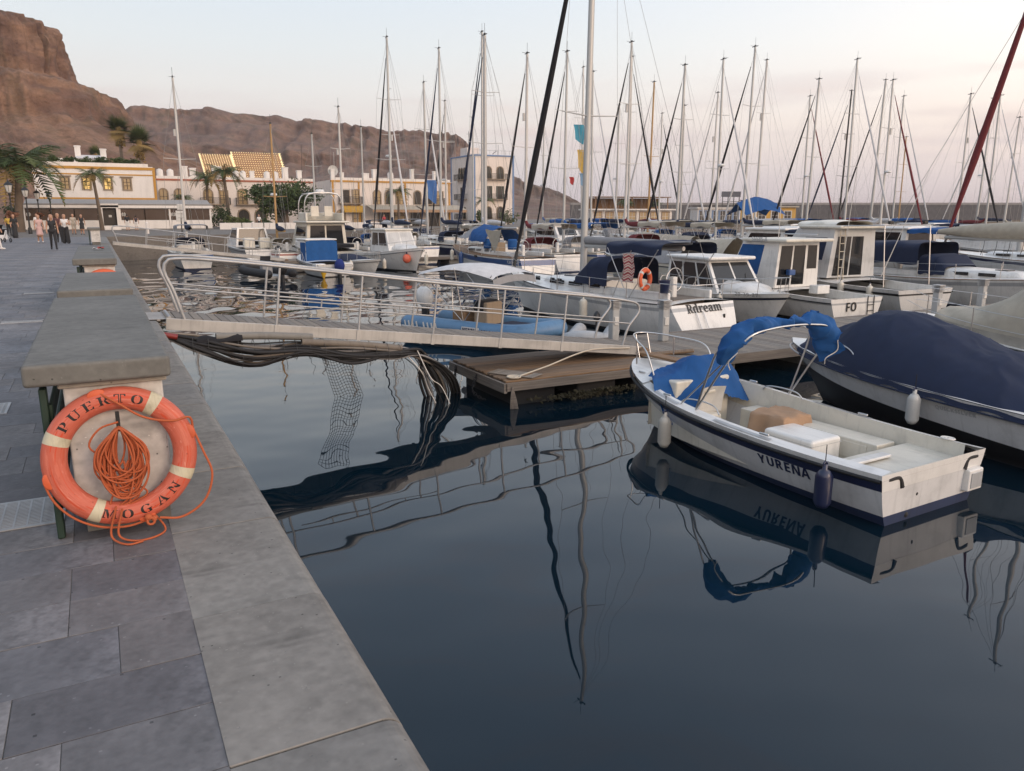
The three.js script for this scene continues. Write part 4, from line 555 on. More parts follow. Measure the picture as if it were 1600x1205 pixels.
// ---- wooden platform and pontoons ----
{
  const t = thing('wooden_platform', 'weathered wooden float below the gangway foot, with chains', 'float', [0, 0, 0]), ms = [K.woodBrown, mat([.25, .175, .12], { r: .85, map: tWood, bumpMap: tWood, bumpScale: .004 }), mat([.21, .155, .115], { r: .85, map: tWood, bumpMap: tWood, bumpScale: .004 })];
  for (let i = 0; i < 18; i++) { const z = -12.47 - i * .14; M('deck_plank', rbx(6.5 + .02 * ((i * 5) % 3), 10.25, .485, .52 + .002 * (i % 3), z - .132, z, .005), ms[(i * 3 + (i >> 1)) % 3], t); }
  M('edge_beam', [bx(6.48, 10.25, .33, .483, -12.5, -12.42)], K.wood2, t); M('end_beam', bx(6.44, 6.5, .3, .48, -15.0, -12.42), K.wood2, t); M('back_beam', bx(6.48, 10.25, .33, .483, -15.05, -14.97), K.wood2, t);
  for (const x of [6.75, 8.2, 9.6]) M('float_tank', rbx(x, x + .95, -.3, .3, -14.85, -12.65, .06), K.rubber, t); M('joist', [0, 1, 2, 3, 4].map(i => bx(6.6 + i * .85, 6.68 + i * .85, .31, .483, -14.96, -12.51))[0], K.wood2, t);
  const chain = (pts, n) => { const c = curve(pts), o = []; for (let i = 0; i < n; i++) { const p = c.getPointAt(i / (n - 1)), d = c.getTangentAt(i / (n - 1)), g = new THREE.TorusGeometry(.028, .008, 5, 10).scale(1, 1.5, 1).rotateY(i % 2 ? PI / 2 : 0); g.applyMatrix4(new THREE.Matrix4().makeRotationFromQuaternion(new THREE.Quaternion().setFromUnitVectors(V(0, 1, 0), d))); o.push(g.translate(p.x, p.y, p.z)); } return o; };
  M('chain', chain([[6.42, .42, -14.6], [6.36, .2, -14.5], [6.38, -.1, -14.3]], 14), K.rubber, t); M('chain', chain([[6.42, .42, -13.6], [6.3, .15, -13.5], [6.5, -.05, -13.2]], 14), K.rubber, t); M('weed_skirt', leafMass(500, 1.6, .12, .04, .05, [8.2, .1, -12.44], .1), mat([.05, .045, .025], { r: .9 }), t); M('frayed_rope_end', [0, 1, 2, 3, 4, 5].map(i => tube([[6.6, .42, -12.4], [6.56 + i * .02, .2, -12.38], [6.55 + i * .025, .0, -12.37 + i * .01]], .012, 10, 5)), K.wood2, t);
  const p = thing('loose_board', 'loose pale board lying across the float corner', 'board', [6.95, .53, -12.95], .55); M('board', rbox(.42, .02, 1.0, .006, [0, .012, 0]), K.wood, p); M('nail_strip', box(.3, .006, .05, [0, .026, .3]), K.woodBrown, p);
  const r = thing('mooring_line', 'pale rope from the float corner up to the gangway end', 'rope', [0, 0, 0]); M('line', [tube([[6.75, .54, -12.6], [7.6, .62, -12.9], [8.9, .8, -13.25], [10.0, .74, -13.36]], .016, 40, 6)], K.rope, r); M('coil', [0, 1, 2].map(i => new THREE.TorusGeometry(.09 + i * .02, .015, 5, 18).rotateX(PI / 2).translate(6.75, .535 + i * .012, -12.62)), K.rope, r);
}
function pontoon(label, x0, x1, z0, z1, nPlank, o = {}) {
  const t = thing('pontoon', label, 'pontoon', [0, 0, 0]); const g = flat(rbox(.132, .03, Math.abs(z1 - z0) - .1, .005)); let x = x0; const zc = (z0 + z1) / 2, ms = [K.wood, K.wood2, mat([.31, .285, .26], { r: .85, map: rp(tWood, .4, 2) })];
  for (let i = 0; i < nPlank; i++, x += .142) { const m = new THREE.Mesh(g, ms[(i * 5 + (i >> 1)) % 3]); m.name = 'deck_plank'; m.castShadow = m.receiveShadow = true; m.position.set(x + .07, .535 + (i % 3) * .001, zc); t.add(m); }
  const rest = []; for (; x < x1; x += .142 * (o.skip || 2)) rest.push(box(.136 * (o.skip || 2), .03, Math.abs(z1 - z0) - .1, [x + .14, .535, zc])); if (rest.length) stuff(M('deck_planks', rest, K.wood, t));
  for (const z of [z0, z1]) M('edge_beam', bx(x0, x1, .35, .56, z - .05, z + .05), K.wood2, t);
  for (let k = x0 + .6; k < x1; k += 4) M('float_tank', rbx(k, k + 1.6, -.35, .34, Math.min(z0, z1) + .2, Math.max(z0, z1) - .2, .08), K.conc, t); return t;
}
pontoon('wide planked pontoon the near boats are moored to', 10.3, 28.6, -12.5, -15.7, 74);
pontoon('second pontoon crossing behind the far side of the basin', 10.5, 92, -53.2, -55.4, 0, { skip: 4 });
pontoon('third pontoon far out among the masts', 46, 120, -84, -86.2, 0, { skip: 6 });
function pedestal(label, x, z, h = 1.0) { const t = thing('service_pedestal', label, 'pedestal', [x, .55, z]); M('column', rbox(.2, h - .2, .2, .03, [0, (h - .2) / 2, 0]), mat([.42, .43, .43], { r: .5, map: tGrime }), t); for (let i = 0; i < 5; i++) M('louvre', rbox(.25, .02, .25, .006, [0, h - .19 + i * .034, 0]), K.galv, t); M('cap', rbox(.27, .03, .27, .01, [0, h - .01, 0]), K.galv, t); M('socket_box', rbox(.13, .2, .04, .01, [0, .5, .11]), K.plastic, t); }
pedestal('grey service pedestal behind the gangway foot', 10.95, -15.3); pedestal('grey service pedestal on the planked pontoon, right of the gangway foot', 12.0, -14.7); pedestal('grey service pedestal before the pilothouse boat', 21.8, -14.2); pedestal('grey service pedestal right of the pilothouse boat transom', 25.0, -14.8);
{ const t = thing('gang_plank', 'short wooden boarding plank on the pontoon by the bow of the open boat', 'plank', [10.9, .36, -13.3], .9); M('board', rbox(.3, .04, 1.3, .01, [0, .2, 0], [-.12, 0, 0]), K.woodBrown, t); M('cleat', [-.4, -.1, .2, .5].map(z => box(.28, .02, .03, [0, .235 + z * .12, z], [-.12, 0, 0]))[0], K.wood2, t); }

// ================= BOATS =================  (local axes: bow +z, port +x, waterline y = 0)
function Hull(p) {
  const h = { L: 6, B: 2.2, bow: 1, stern: .65, sag: .06, draft: .35, transom: .86, m: .42, pw: 2.3, q: .8, rake: .55, tr: 0, e0: .28, e1: .8, ...p };
  h.half = t => (t < h.m ? lerp(h.transom, 1, Math.sin(t / h.m * PI / 2)) : Math.pow(Math.max(0, 1 - Math.pow((t - h.m) / (1 - h.m), h.pw)), h.q)) * h.B / 2;
  h.sheer = t => lerp(h.stern, h.bow, Math.pow(t, 1.7)) - h.sag * 4 * t * (1 - t);
  h.keel = t => -h.draft * (1 - Math.pow(t, 6));
  h.pt = (t, y, side = 1, inset = 0) => { const k = h.keel(t), s = clamp((y - k) / (h.sheer(t) - k)), e = lerp(h.e0, h.e1, Math.pow(t, 1.5)); return V(side * Math.max(0, h.half(t) * Math.pow(s, e) - inset), y, -h.L / 2 + h.L * t - h.rake * (1 - s) * Math.pow(ss(.45, 1, t), 1.5) - inset * ss(.85, 1, t) + h.tr * (s - .3) * Math.pow(1 - t, 8)); };
  const tu = u => 1 - Math.pow(1 - u, 1.35);
  h.strip = (y0, y1, rows = 3, o = {}) => {            // a band of the shell between two heights, both sides and the transom
    const t0 = o.t0 ?? 0, t1 = o.t1 ?? 1, f = (v, t) => typeof v === 'function' ? v(t) : v, out = [];
    for (const s of o.sides || [1, -1]) out.push(grid(o.n || 30, rows, (u, v) => { const t = lerp(t0, t1, tu(u)); return h.pt(t, lerp(f(y0, t), f(y1, t), v), s, -(o.off || 0)); }));
    if (t0 === 0 && !o.open) out.push(grid(10, rows, (u, v) => { const p = h.pt(0, lerp(f(y0, 0), f(y1, 0), v)); return [p.x * (1 - 2 * u), p.y, p.z - (o.off || 0)]; }));
    return out;
  };
  h.deck = (t0, t1, dy = 0, inset = 0, camber = .04, n = 20) => grid(10, n, (u, v) => { const t = lerp(t0, t1, v), p = h.pt(t, h.sheer(t), 1, inset), a = 1 - 2 * u; return [p.x * a, p.y + dy + camber * (1 - a * a) * Math.min(1, p.x), p.z]; });
  h.flat = (t0, t1, y, inset = .02, n = 16) => grid(6, n, (u, v) => { const t = lerp(t0, t1, v), p = h.pt(t, Math.min(y, h.sheer(t)), 1, inset); return [p.x * (1 - 2 * u), y, p.z]; });
  h.rim = (r, dy = 0, inset = 0, t0 = 0, t1 = 1) => { const a = [], n = 26; for (let i = 0; i <= n; i++) { const t = lerp(t0, t1, tu(i / n)); const p = h.pt(t, h.sheer(t), 1, inset); a.push(V(p.x, p.y + dy, p.z)); } const b = a.map(p => V(-p.x, p.y, p.z)); return t1 > .99 ? [tube([...a, ...b.reverse().slice(1)], r, 90, 6)] : [tube(a, r, 50, 6), tube(b, r, 50, 6)]; };
  return h;
}
function hullText(parent, h, str, size, z0, y, side, m, f = fontBold, name = 'lettering') { // letters laid on the curved side
  const gs = []; let adv = 0; const P = (z, yy) => h.pt(clamp((z + h.L / 2) / h.L), yy, side);
  for (const ch of str) {
    const g = text(ch, size, f), w = ch === ' ' ? size * .5 : g.boundingBox.max.x + size * .12, z = z0 - side * adv;
    if (ch !== ' ') { const p = P(z, y), r = P(z - side * .05, y).sub(p).normalize(), u = P(z, y + .05).sub(p).normalize(), n = r.clone().cross(u).normalize(); u.copy(n).cross(r).normalize(); g.applyMatrix4(new THREE.Matrix4().makeBasis(r, u, n)); g.translate(p.x + n.x * .004, p.y, p.z + n.z * .004); gs.push(g); }
    adv += w;
  }
  return M(name, gs, m, parent);
}
// panels on a flat quad (corners: bottom-left, bottom-right, top-right, top-left)
function panel(q, u0, u1, v0, v1, off = .008, th = .014) {
  const P = (u, v) => q[0].clone().lerp(q[1], u).lerp(q[3].clone().lerp(q[2], u), v), n = q[1].clone().sub(q[0]).cross(q[3].clone().sub(q[0])).normalize();
  const c = [P(u0, v0), P(u1, v0), P(u1, v1), P(u0, v1)], a = c.map(p => p.clone().addScaledVector(n, off)), b = c.map(p => p.clone().addScaledVector(n, off - th)); return solid8([...b, ...a]);
}
function solid8(c) { const f = [[0, 1, 2, 3], [4, 5, 6, 7], [0, 1, 5, 4], [1, 2, 6, 5], [2, 3, 7, 6], [3, 0, 4, 7]], pos = []; for (const [a, b, d, e] of f) for (const k of [a, b, d, a, d, e]) pos.push(c[k].x, c[k].y, c[k].z); const g = new THREE.BufferGeometry(); g.setAttribute('position', new THREE.Float32BufferAttribute(pos, 3)); g.computeVertexNormals(); return g; }
// a deckhouse: raked front and aft, sides leaning in
function house(parent, o, wall = K.white) {
  const { z0, z1, y0, y1, w0, w1 = w0 * .9, fr = .4, ar = .05, x = 0 } = o, c = (X, y, z) => V(X + x, y, z);
  const b = [c(-w0, y0, z0), c(w0, y0, z0), c(w0, y0, z1), c(-w0, y0, z1)], t = [c(-w1, y1, z0 + ar), c(w1, y1, z0 + ar), c(w1, y1, z1 - fr), c(-w1, y1, z1 - fr)];
  const m = M(o.name || 'cabin', solid8([...b, ...t]), wall, parent);
  const Q = { port: [b[2], b[1], t[1], t[2]], starboard: [b[0], b[3], t[3], t[0]], front: [b[3], b[2], t[2], t[3]], aft: [b[1], b[0], t[0], t[1]] };
  return { m, pane: (f, u0, u1, v0, v1, mt = K.glass, n = 'window') => M(n, panel(Q[f], u0, u1, v0, v1), mt, m), roof: (ov, th, mt = wall, dz = 0) => M('roof', rbox(2 * (w1 + ov), th, z1 - fr - z0 - ar + 2 * ov, th * .45, [x, y1 + th / 2, (z0 + ar + z1 - fr) / 2 + dz]), mt, parent) };
}
const boat = (name, label, cat, x, z, turn, group) => thing(name, label, cat, [x, 0, z], turn, group);
const AWAY = PI, HERE = 0;                               // bow away from or towards the viewer's side
function outboard(parent, x, y, z, cowl, s = 1, name = 'outboard_motor') { const m = M(name, [grid(12, 10, (u, v) => { const a = u * 2 * PI, r = Math.pow(Math.sin(PI * clamp(.04 + v * .93)), .55); return [x + .17 * s * r * Math.cos(a), y + (.05 + v * .5) * s, z + (.26 * r * Math.sin(a) - .05 * v) * s]; }, true)], cowl, parent); M('leg', [rbox(.1 * s, .75 * s, .2 * s, .03, [x, y - .3 * s, z]), rbox(.04 * s, .03 * s, .4 * s, .01, [x, y - .45 * s, z - .05 * s])], K.rubber, m); M('propeller', [0, 1, 2].map(i => box(.06 * s, .2 * s, .015, [0, .1 * s, 0], [0, .4, i * 2.1]).translate(x, y - .7 * s, z - .12 * s)), K.alu, m); }
function fender(label, p, m, r = .1, l = .55, hang = .5) { const t = thing('fender', label, 'fender', p); M('body', lathe([[0, -l / 2], [r * .6, -l / 2 + .02], [r, -l / 2 + .09], [r, l / 2 - .09], [r * .6, l / 2 - .02], [.03, l / 2], [.03, l / 2 + .06], [0, l / 2 + .06]], 14), m, t); M('eye', new THREE.TorusGeometry(.03, .012, 6, 12).translate(0, l / 2 + .06, 0), K.navy, t); M('lanyard', rod([0, l / 2 + .06, 0], [0, l / 2 + hang, -.0], .006, 5), K.rubber, t); return t; }
const clothGrid = (nu, nv, fn, k = .02, s = 1) => grid(nu, nv, (u, v) => { const p = fn(u, v); p.y += k * (nz(u * 9 * s + v * 3, v * 4 + s * 7, 15 + s, 3) - .5) * 2; p.x += k * .7 * (nz(u * 7, v * 9 + s, 25, 3) - .5); return p; });

// ---- the open boat in front ----
{
  const t = boat('open_motorboat', 'white open motorboat lettered YURENA with navy stripe and blue tarpaulins', 'boat', 8.55, -8.25, AWAY + .045), h = Hull({ L: 5.6, B: 2.26, bow: 1.02, stern: .66, sag: .05, draft: .34, transom: .94, rake: .62, pw: 2.6, q: .78, e0: .2, e1: .72, tr: -.06 }), S = h.sheer;
  M('bottom', h.strip(t => h.keel(t), t => .12 - .07 * t, 6), K.antifoul, t);
  M('hull', h.strip(t => .12 - .07 * t, t => S(t) - .21, 6), gel([.70, .70, .70], .25), t);
  M('stripe', h.strip(t => S(t) - .21, t => S(t) - .075, 2, { open: true }), K.navy, t); M('transom_band', grid(8, 2, (u, v) => { const p = h.pt(0, S(0) - .21 + .135 * v); return [p.x * (1 - 2 * u), p.y, p.z - .002]; }), K.white, t);
  M('upper_strake', h.strip(t => S(t) - .075, t => S(t) + .0, 2), K.white, t);
  M('rub_rail', h.rim(.024, -.075, -.012, 0, 1), K.rubber, t);
  const cap = (t0, t1, i0, i1, dy0, dy1) => [1, -1].map(s => grid(3, 30, (u, v) => { const tt = lerp(t0, t1, v), a = h.pt(tt, S(tt), s, i0), b = h.pt(tt, S(tt), s, i1); return a.lerp(b, u).add(V(0, lerp(dy0, dy1, u), 0)); }));
  each('gunwale', [...cap(0, .79, 0, .16, .0, .03)], K.white, t);
  each('grip_strip', [...cap(.28, .46, .03, .09, .012, .024), ...cap(.6, .72, .03, .09, .012, .024)].map(g => g.translate(0, .004, 0)), K.grey, t);
  each('liner', [1, -1].map(s => grid(5, 30, (u, v) => { const tt = lerp(.03, .79, v), a = h.pt(tt, S(tt), s, .16); return [a.x - s * .06 * u, lerp(a.y + .03, .17, u), a.z]; })), K.cream, t);
  M('sole', h.flat(.03, .8, .17, .12), K.cream, t); M('foredeck', [h.deck(.785, 1, .02, .0, .07), bx(-.5, .5, .96, .965, 1.9, 1.91)], K.white, t);
  M('forward_bulkhead', grid(6, 3, (u, v) => { const p = h.pt(.79, S(.79), 1, .14); return [p.x * (1 - 2 * u), lerp(.17, p.y + .05, v), p.z - .02]; }), K.cream, t);
  M('aft_bulkhead', grid(6, 3, (u, v) => { const p = h.pt(.16, .5, 1, .16); return [p.x * (1 - 2 * u), lerp(.17, .5, v), p.z]; }), K.cream, t); M('aft_bench', h.flat(.02, .165, .505, .14), K.cream, t);
  M('transom_well', [rbx(-.62, .62, .40, .52, -2.78, -2.60, .03)], K.cream, t); M('transom_wood', rbx(-.6, .6, .56, .6, -2.81, -2.75, .008), K.teak, t); M('transom_seat', rbx(-.1, .72, .52, .56, -2.2, -2.06, .015), K.white, t);
  for (const s of [-1, 1]) { const w = s > 0 ? .34 : .4; M('side_locker', rbx(s > 0 ? .86 - w : -.86, s > 0 ? .86 : -.86 + w, .17, .5, -1.75, .7, .02), K.cream, t); for (const [a, b] of [[-1.6, -.7], [-.25, .5]]) M('locker_door', rbx(s > 0 ? .86 - w - .012 : -.86 + w - .0, s > 0 ? .86 - w : -.86 + w + .012, .22, .45, a, b, .006), K.cream, t); M('latch', sph(.022, [s * (.86 - w - .015), .35, .1]), K.iron, t); for (const z of [-1.1, .9, 2.0]) M('cleat', [rbox(.03, .03, .16, .012, [s * h.pt((z + 2.78) / 5.55, .8, 1, .09).x, S((z + 2.78) / 5.55) + .055, z])], K.steel, t); M('corner_guard', tube([[s * .98, .6, -2.4], [s * .99, .6, -2.7], [s * .94, .58, -2.8], [s * .7, .57, -2.82], [s * .64, .45, -2.83]], .032, 24, 7), K.rubber, t); }
  const eb = M('engine_box', [rbx(-.32, .30, .17, .55, -1.3, -.45, .05)], K.white, t); M('vent_grille', [0, 1, 2, 3, 4].map(i => box(.01, .012, .26, [.305, .28 + i * .03, -.62])), K.grey, eb); M('lid_seam', box(.625, .006, .855, [-.01, .47, -.875]), K.grey, eb);
  M('covered_seat', rbx(-.62, -.1, .17, .60, -.42, .1, .03), K.cream, t); M('towel', clothGrid(20, 24, (u, v) => { const a = lerp(0, 1.05, u), b = lerp(0, 1.15, v), dx = Math.max(0, a - .6), dz = Math.max(0, b - .62); return V(-.68 + Math.min(a, .6) + dx * .2 + .05 * Math.sin(b * 17) * Math.min(1, dx * 4), .635 - dx * .9 - dz * .82 + .015 * Math.sin(a * 19 + b * 7), .14 - Math.min(b, .62) - dz * .25 + .05 * Math.sin(a * 15) * Math.min(1, dz * 4)); }, .03, 2), K.cTan, t);
  M('console', rbx(-.55, .62, .17, .98, 1.05, 1.5, .04), K.cream, t); const ch = M('seat_shell', grid(8, 8, (u, v) => [.2 + (u - .5) * .5, .5 + v * .42, .72 + .1 * Math.sin(u * PI) - v * .08 + .02 * Math.sin(v * 3)]), K.plastic, t); M('seat_base', rbx(.05, .4, .17, .5, .6, .95, .04), K.cream, ch); M('hand_slot', rbox(.22, .05, .03, .015, [.2, .84, .74]), K.cream, ch);
  // tarpaulins: one over the console, one furled on the hoop
  M('console_tarpaulin', clothGrid(40, 24, (u, v) => { const x = lerp(-.9, .94, u) * lerp(.72, 1, ss(0, .55, v)), k = Math.sin(PI * u), pk = 1.18 + .12 * Math.sin(u * 5.5) + .1 * Math.exp(-Math.pow((u - .55) / .12, 2)); let z, y; if (v < .4) { z = lerp(1.68, 1.3, v / .4); y = lerp(1.1, pk, Math.sqrt(v / .4)); } else { const w = (v - .4) / .6; z = lerp(1.3, .9 - .1 * k, w); y = pk - w * (.55 + .1 * Math.sin(u * 8)); } return V(x, y - .12 * Math.pow(Math.abs(2 * u - 1), 4), z + .035 * Math.sin(u * 21 + v * 3) * v); }, .03, 3), K.cBlue, t);
  const hoop = dz => [[1.0, .74, .22], [.99, 1.3, -.08 + dz * .5], [.95, 1.72, -.32 + dz * .9], [.82, 1.94, -.44 + dz], [.4, 2.02, -.46 + dz], [-.4, 2.02, -.46 + dz], [-.82, 1.94, -.44 + dz], [-.95, 1.72, -.32 + dz * .9], [-.99, 1.3, -.08 + dz * .5], [-1.0, .74, .22]];
  for (const d of [-.12, .22]) M('bimini_hoop', tube(hoop(d), .016, 60, 8), K.steel, t); M('bimini_strut', [...bar([[1.0, .72, .6], [.97, 1.5, -.2]], .012)], K.steel, t);
  M('furled_bimini', [vtube([[.97, 1.5, -.28], [.95, 1.78, -.36], [.78, 1.98, -.42], [.3, 2.08, -.44], [-.2, 2.06, -.46], [-.62, 2.03, -.46], [-.93, 1.86, -.42], [-1.0, 1.62, -.36]], [.07, .15, .12, .08, .07, .10, .19, .13], 16, 64)].map(g => { const p = g.attributes.position; for (let i = 0; i < p.count; i++) { const x = p.getX(i), y = p.getY(i), z = p.getZ(i), n = nz(x * 6 + 4, y * 6 + z * 5, 55, 3) - .5; p.setXYZ(i, x + n * .12 + .05 * (nz(y * 16, z * 14 + x * 9, 58, 2) - .5), y + n * .16 + .07 * (nz(x * 15, z * 15, 59, 2) - .5), z + (nz(x * 6, z * 9 + y * 3, 56, 3) - .5) * .3); } g.computeVertexNormals(); return g; }), K.cBlue, t); M('hanging_corner', clothGrid(10, 12, (u, v) => V(-.92 + .1 * Math.sin(v * 5) - .14 * u, 1.86 - v * .5 * (1 - u * .45), -.28 - .34 * u), .03, 5), K.cBlue, t); M('canvas_tape', [tube([[-.96, 1.76, -.62], [-1.06, 1.58, -.55], [-.94, 1.46, -.46], [-1.0, 1.36, -.4]], .008, 20, 4), tube([[.98, 1.72, -.5], [1.06, 1.58, -.42], [.98, 1.46, -.38]], .008, 16, 4)], K.ropeWhite, t);
  M('bow_rail', [tube([[.66, 1.0, 1.55], [.66, 1.35, 1.75], [.42, 1.46, 2.3], [.12, 1.5, 2.72], [-.12, 1.5, 2.72], [-.42, 1.46, 2.3], [-.66, 1.35, 1.75], [-.66, 1.0, 1.55]], .014, 70, 7), ...[1, -1].flatMap(s => [rod([s * .42, 1.05, 2.28], [s * .42, 1.46, 2.3], .012), rod([s * .13, 1.06, 2.55], [s * .13, 1.49, 2.68], .012)])], K.steel, t);
  M('bow_plank', rbox(.24, .04, .95, .01, [-.12, 1.13, 2.3], [-.03, .12, 0]), K.teak, t); for (const s of [1, -1]) M('side_rail', tube([[s * .9, S(.5) + .03, -.15], [s * .88, S(.5) + .12, -.05], [s * .88, S(.5) + .12, .55], [s * .9, S(.55) + .03, .65]], .011, 24, 6), K.steel, t);
  M('boarding_step', [rbx(-.97, -.66, .16, .44, -2.9, -2.79, .02)], K.white, t); M('step_pad', rbx(-.93, -.7, .2, .40, -2.912, -2.9, .004), K.grey, t); M('drain_fitting', [sph(.03, [.3, .3, -2.8]), sph(.045, [.45, .06, -2.78])], K.rubber, t);
  hullText(t, h, 'YURENA', .145, -1.02, .31, 1, K.navy); hullText(t, h, '7-GC-1-98', .055, 2.34, .90, 1, K.navy);
  M('coiled_line', [0, 1, 2].map(i => new THREE.TorusGeometry(.025 + i * .02, .01, 5, 18).rotateX(PI / 2).scale(1, 1, 1.3).translate(-.97, .695, -2.4)), K.ropeWhite, t);
  fender('grubby white fender at the left side of the open boat', [7.33, .34, -8.85], gel([.55, .52, .46], .5), .1, .5, .32); fender('dark navy fender by the stern quarter of the open boat', [7.38, .36, -5.95], K.navy, .105, .5, .3);
}
// ---- the covered speedboat beside it ----
{
  const t = boat('covered_speedboat', 'white and black speedboat under a wrinkled navy cover beside the open boat', 'boat', 12.25, -7.75, AWAY - .02), h = Hull({ L: 6.5, B: 2.4, bow: 1.12, stern: .82, sag: -.03, draft: .4, transom: .9, rake: .9, pw: 2.2, q: .75 }), S = h.sheer;
  M('bottom', h.strip(t => h.keel(t), .06, 5), K.antiblack, t); M('black_topside', h.strip(.06, t => S(t) * (.30 + .38 * t), 3), K.black, t); M('hull', h.strip(t => S(t) * (.30 + .38 * t), t => S(t), 4), gel([.68, .68, .68], .2), t); M('deck', h.deck(.0, 1, .012, 0, .05), K.white, t); M('rub_rail', h.rim(.018, -.12, -.008), K.grey, t);
  const prof = [[0, .92], [.08, 1.02], [.2, 1.2], [.35, 1.5], [.5, 1.78], [.6, 1.93], [.68, 1.9], [.76, 1.62], [.86, 1.32], [.93, 1.2]], R = v => { let i = 0; while (i < prof.length - 2 && v > prof[i + 1][0]) i++; const k = clamp((v - prof[i][0]) / (prof[i + 1][0] - prof[i][0])); return lerp(prof[i][1], prof[i + 1][1], k * k * (3 - 2 * k)); };
  M('navy_cover', grid(72, 90, (u, v) => { const tt = lerp(.1, .9, v), a = 1 - 2 * u, p = h.pt(tt, S(tt), 1, -.02), k = Math.pow(Math.max(0, 1 - Math.pow(Math.abs(a), 2.1)), .72), base = S(tt) - .1 + .03 * Math.sin(v * 40); const w = nz(v * 6, u * 3 + 9, 4, 3), fold = .045 * Math.pow(1 - Math.abs(Math.sin(PI * (v * 7.5 + Math.abs(a) * 1.6 * (1 - v) + w * 1.6))), 1.6) * Math.pow(Math.abs(a), .5) * Math.pow(1 - Math.abs(a), .35) + .02 * (1 - Math.abs(Math.sin(PI * (v * 19 - Math.abs(a) * 2 + w * 3)))) * Math.pow(Math.abs(a), .8) * (1 - Math.abs(a)) * 2 + .05 * (nz(u * 4 + v * 6, v * 4 - u * 9, 44, 4) - .5) * (1 - Math.abs(a) * .6); return [p.x * a * 1.0, base + (R(tt) - base) * k + fold, p.z + .02 * Math.sin(u * 30)]; }), K.cNavy, t);
  M('cover_hem', h.rim(.014, -.11, -.022, .1, .88), K.cNavy, t);
  M('seat_back', rbx(-.9, .9, .8, 1.02, -2.75, -2.5, .06), K.white, t);
  M('stern_platform', rbx(-.95, .95, .3, .42, -3.75, -3.2, .04), K.white, t); outboard(t, 0, .7, -3.55, K.black, 1.15);
  hullText(t, h, 'QUICKSILVER', .068, -.7, .66, 1, K.grey); const st = M('sticker', panel([h.pt(.14, .5, 1), h.pt(.09, .5, 1), h.pt(.09, .62, 1), h.pt(.14, .62, 1)], 0, 1, 0, 1, .008), gold, t); void st; M('sticker_crown', panel([h.pt(.128, .53, 1), h.pt(.102, .53, 1), h.pt(.102, .6, 1), h.pt(.128, .6, 1)], .2, .8, .2, .8, .016, .004), K.iron, t);
  M('bow_rail', [...[1, -1].map(s => tube([[s * 1.02, S(.62) + .02, .8], [s * .98, S(.66) + .26, 1.0], [s * .6, S(.85) + .3, 2.0], [s * .1, S(.97) + .3, 2.9]], .012, 40, 6)), ...[1, -1].map(s => rod([s * .7, S(.8), 1.8], [s * .72, S(.8) + .3, 1.75], .01))], K.steel, t); M('snap_row', [1, -1].flatMap(s => [.2, .3, .4, .5, .6, .7].map(q => sph(.018, h.pt(q, S(q) - .14, s, -.012).toArray(), [1, 1, 1], 6, 4))), K.steel, t);
  fender('white fender with blue eye between the open boat and the covered speedboat', [10.93, .62, -7.3], gel([.6, .6, .58], .4), .1, .5, .3);
}
// ---- beige covered cruiser at the right edge ----
{
  const t = boat('covered_cruiser', 'white cruiser under a sagging beige canvas at the right edge', 'boat', 16.7, -7.7, AWAY), h = Hull({ L: 8, B: 2.9, bow: 1.35, stern: .95, draft: .5, transom: .9, rake: .8 }), S = h.sheer;
  M('bottom', h.strip(t => h.keel(t), .08, 5), K.antifoul, t); M('hull', h.strip(.08, t => S(t) - .36, 4), K.white, t); M('stripe', h.strip(t => S(t) - .36, t => S(t) - .3, 1), K.grey, t); M('topside', h.strip(t => S(t) - .3, t => S(t), 2), K.white, t); M('deck', h.deck(0, 1, .01, 0, .05), K.white, t); M('rub_rail', h.rim(.02, -.02, -.01), K.rubber, t);
  M('canvas_cover', grid(50, 56, (u, v) => { const tt = lerp(.05, .84, v), a = 1 - 2 * u, p = h.pt(tt, S(tt), 1, .12), R = lerp(2.62, 1.6, ss(.55, 1, v)) - .12 * Math.pow(Math.sin(v * PI * 3), 2), b = S(tt) + .28 - .1 * v, k = Math.pow(Math.max(0, 1 - Math.pow(Math.abs(a), 2.6)), .6); return [p.x * a, b + (R - b) * k + .07 * (nz(u * 4, v * 5, 66, 3) - .5) + .025 * Math.sin(v * 50 + a * 9) * Math.abs(a), p.z]; }), K.cBeige, t);
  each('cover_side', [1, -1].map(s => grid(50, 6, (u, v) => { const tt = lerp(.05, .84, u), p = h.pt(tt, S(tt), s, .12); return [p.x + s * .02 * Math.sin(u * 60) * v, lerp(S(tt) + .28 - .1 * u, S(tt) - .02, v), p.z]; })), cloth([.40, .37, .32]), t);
  const sr = []; for (const s of [1, -1]) { for (const q of [.3, .5, .7, .86]) { const p = h.pt(q, S(q), s, .03); sr.push(rod([p.x, p.y, p.z], [p.x, p.y + .62, p.z], .012)); } for (const y of [.3, .6]) sr.push(tube([.15, .3, .5, .7, .86, .98].map(q => { const p = h.pt(q, S(q), s, .03); return V(p.x, p.y + y, p.z); }), .006, 40, 5)); } M('guard_rail', sr, K.steel, t);
}
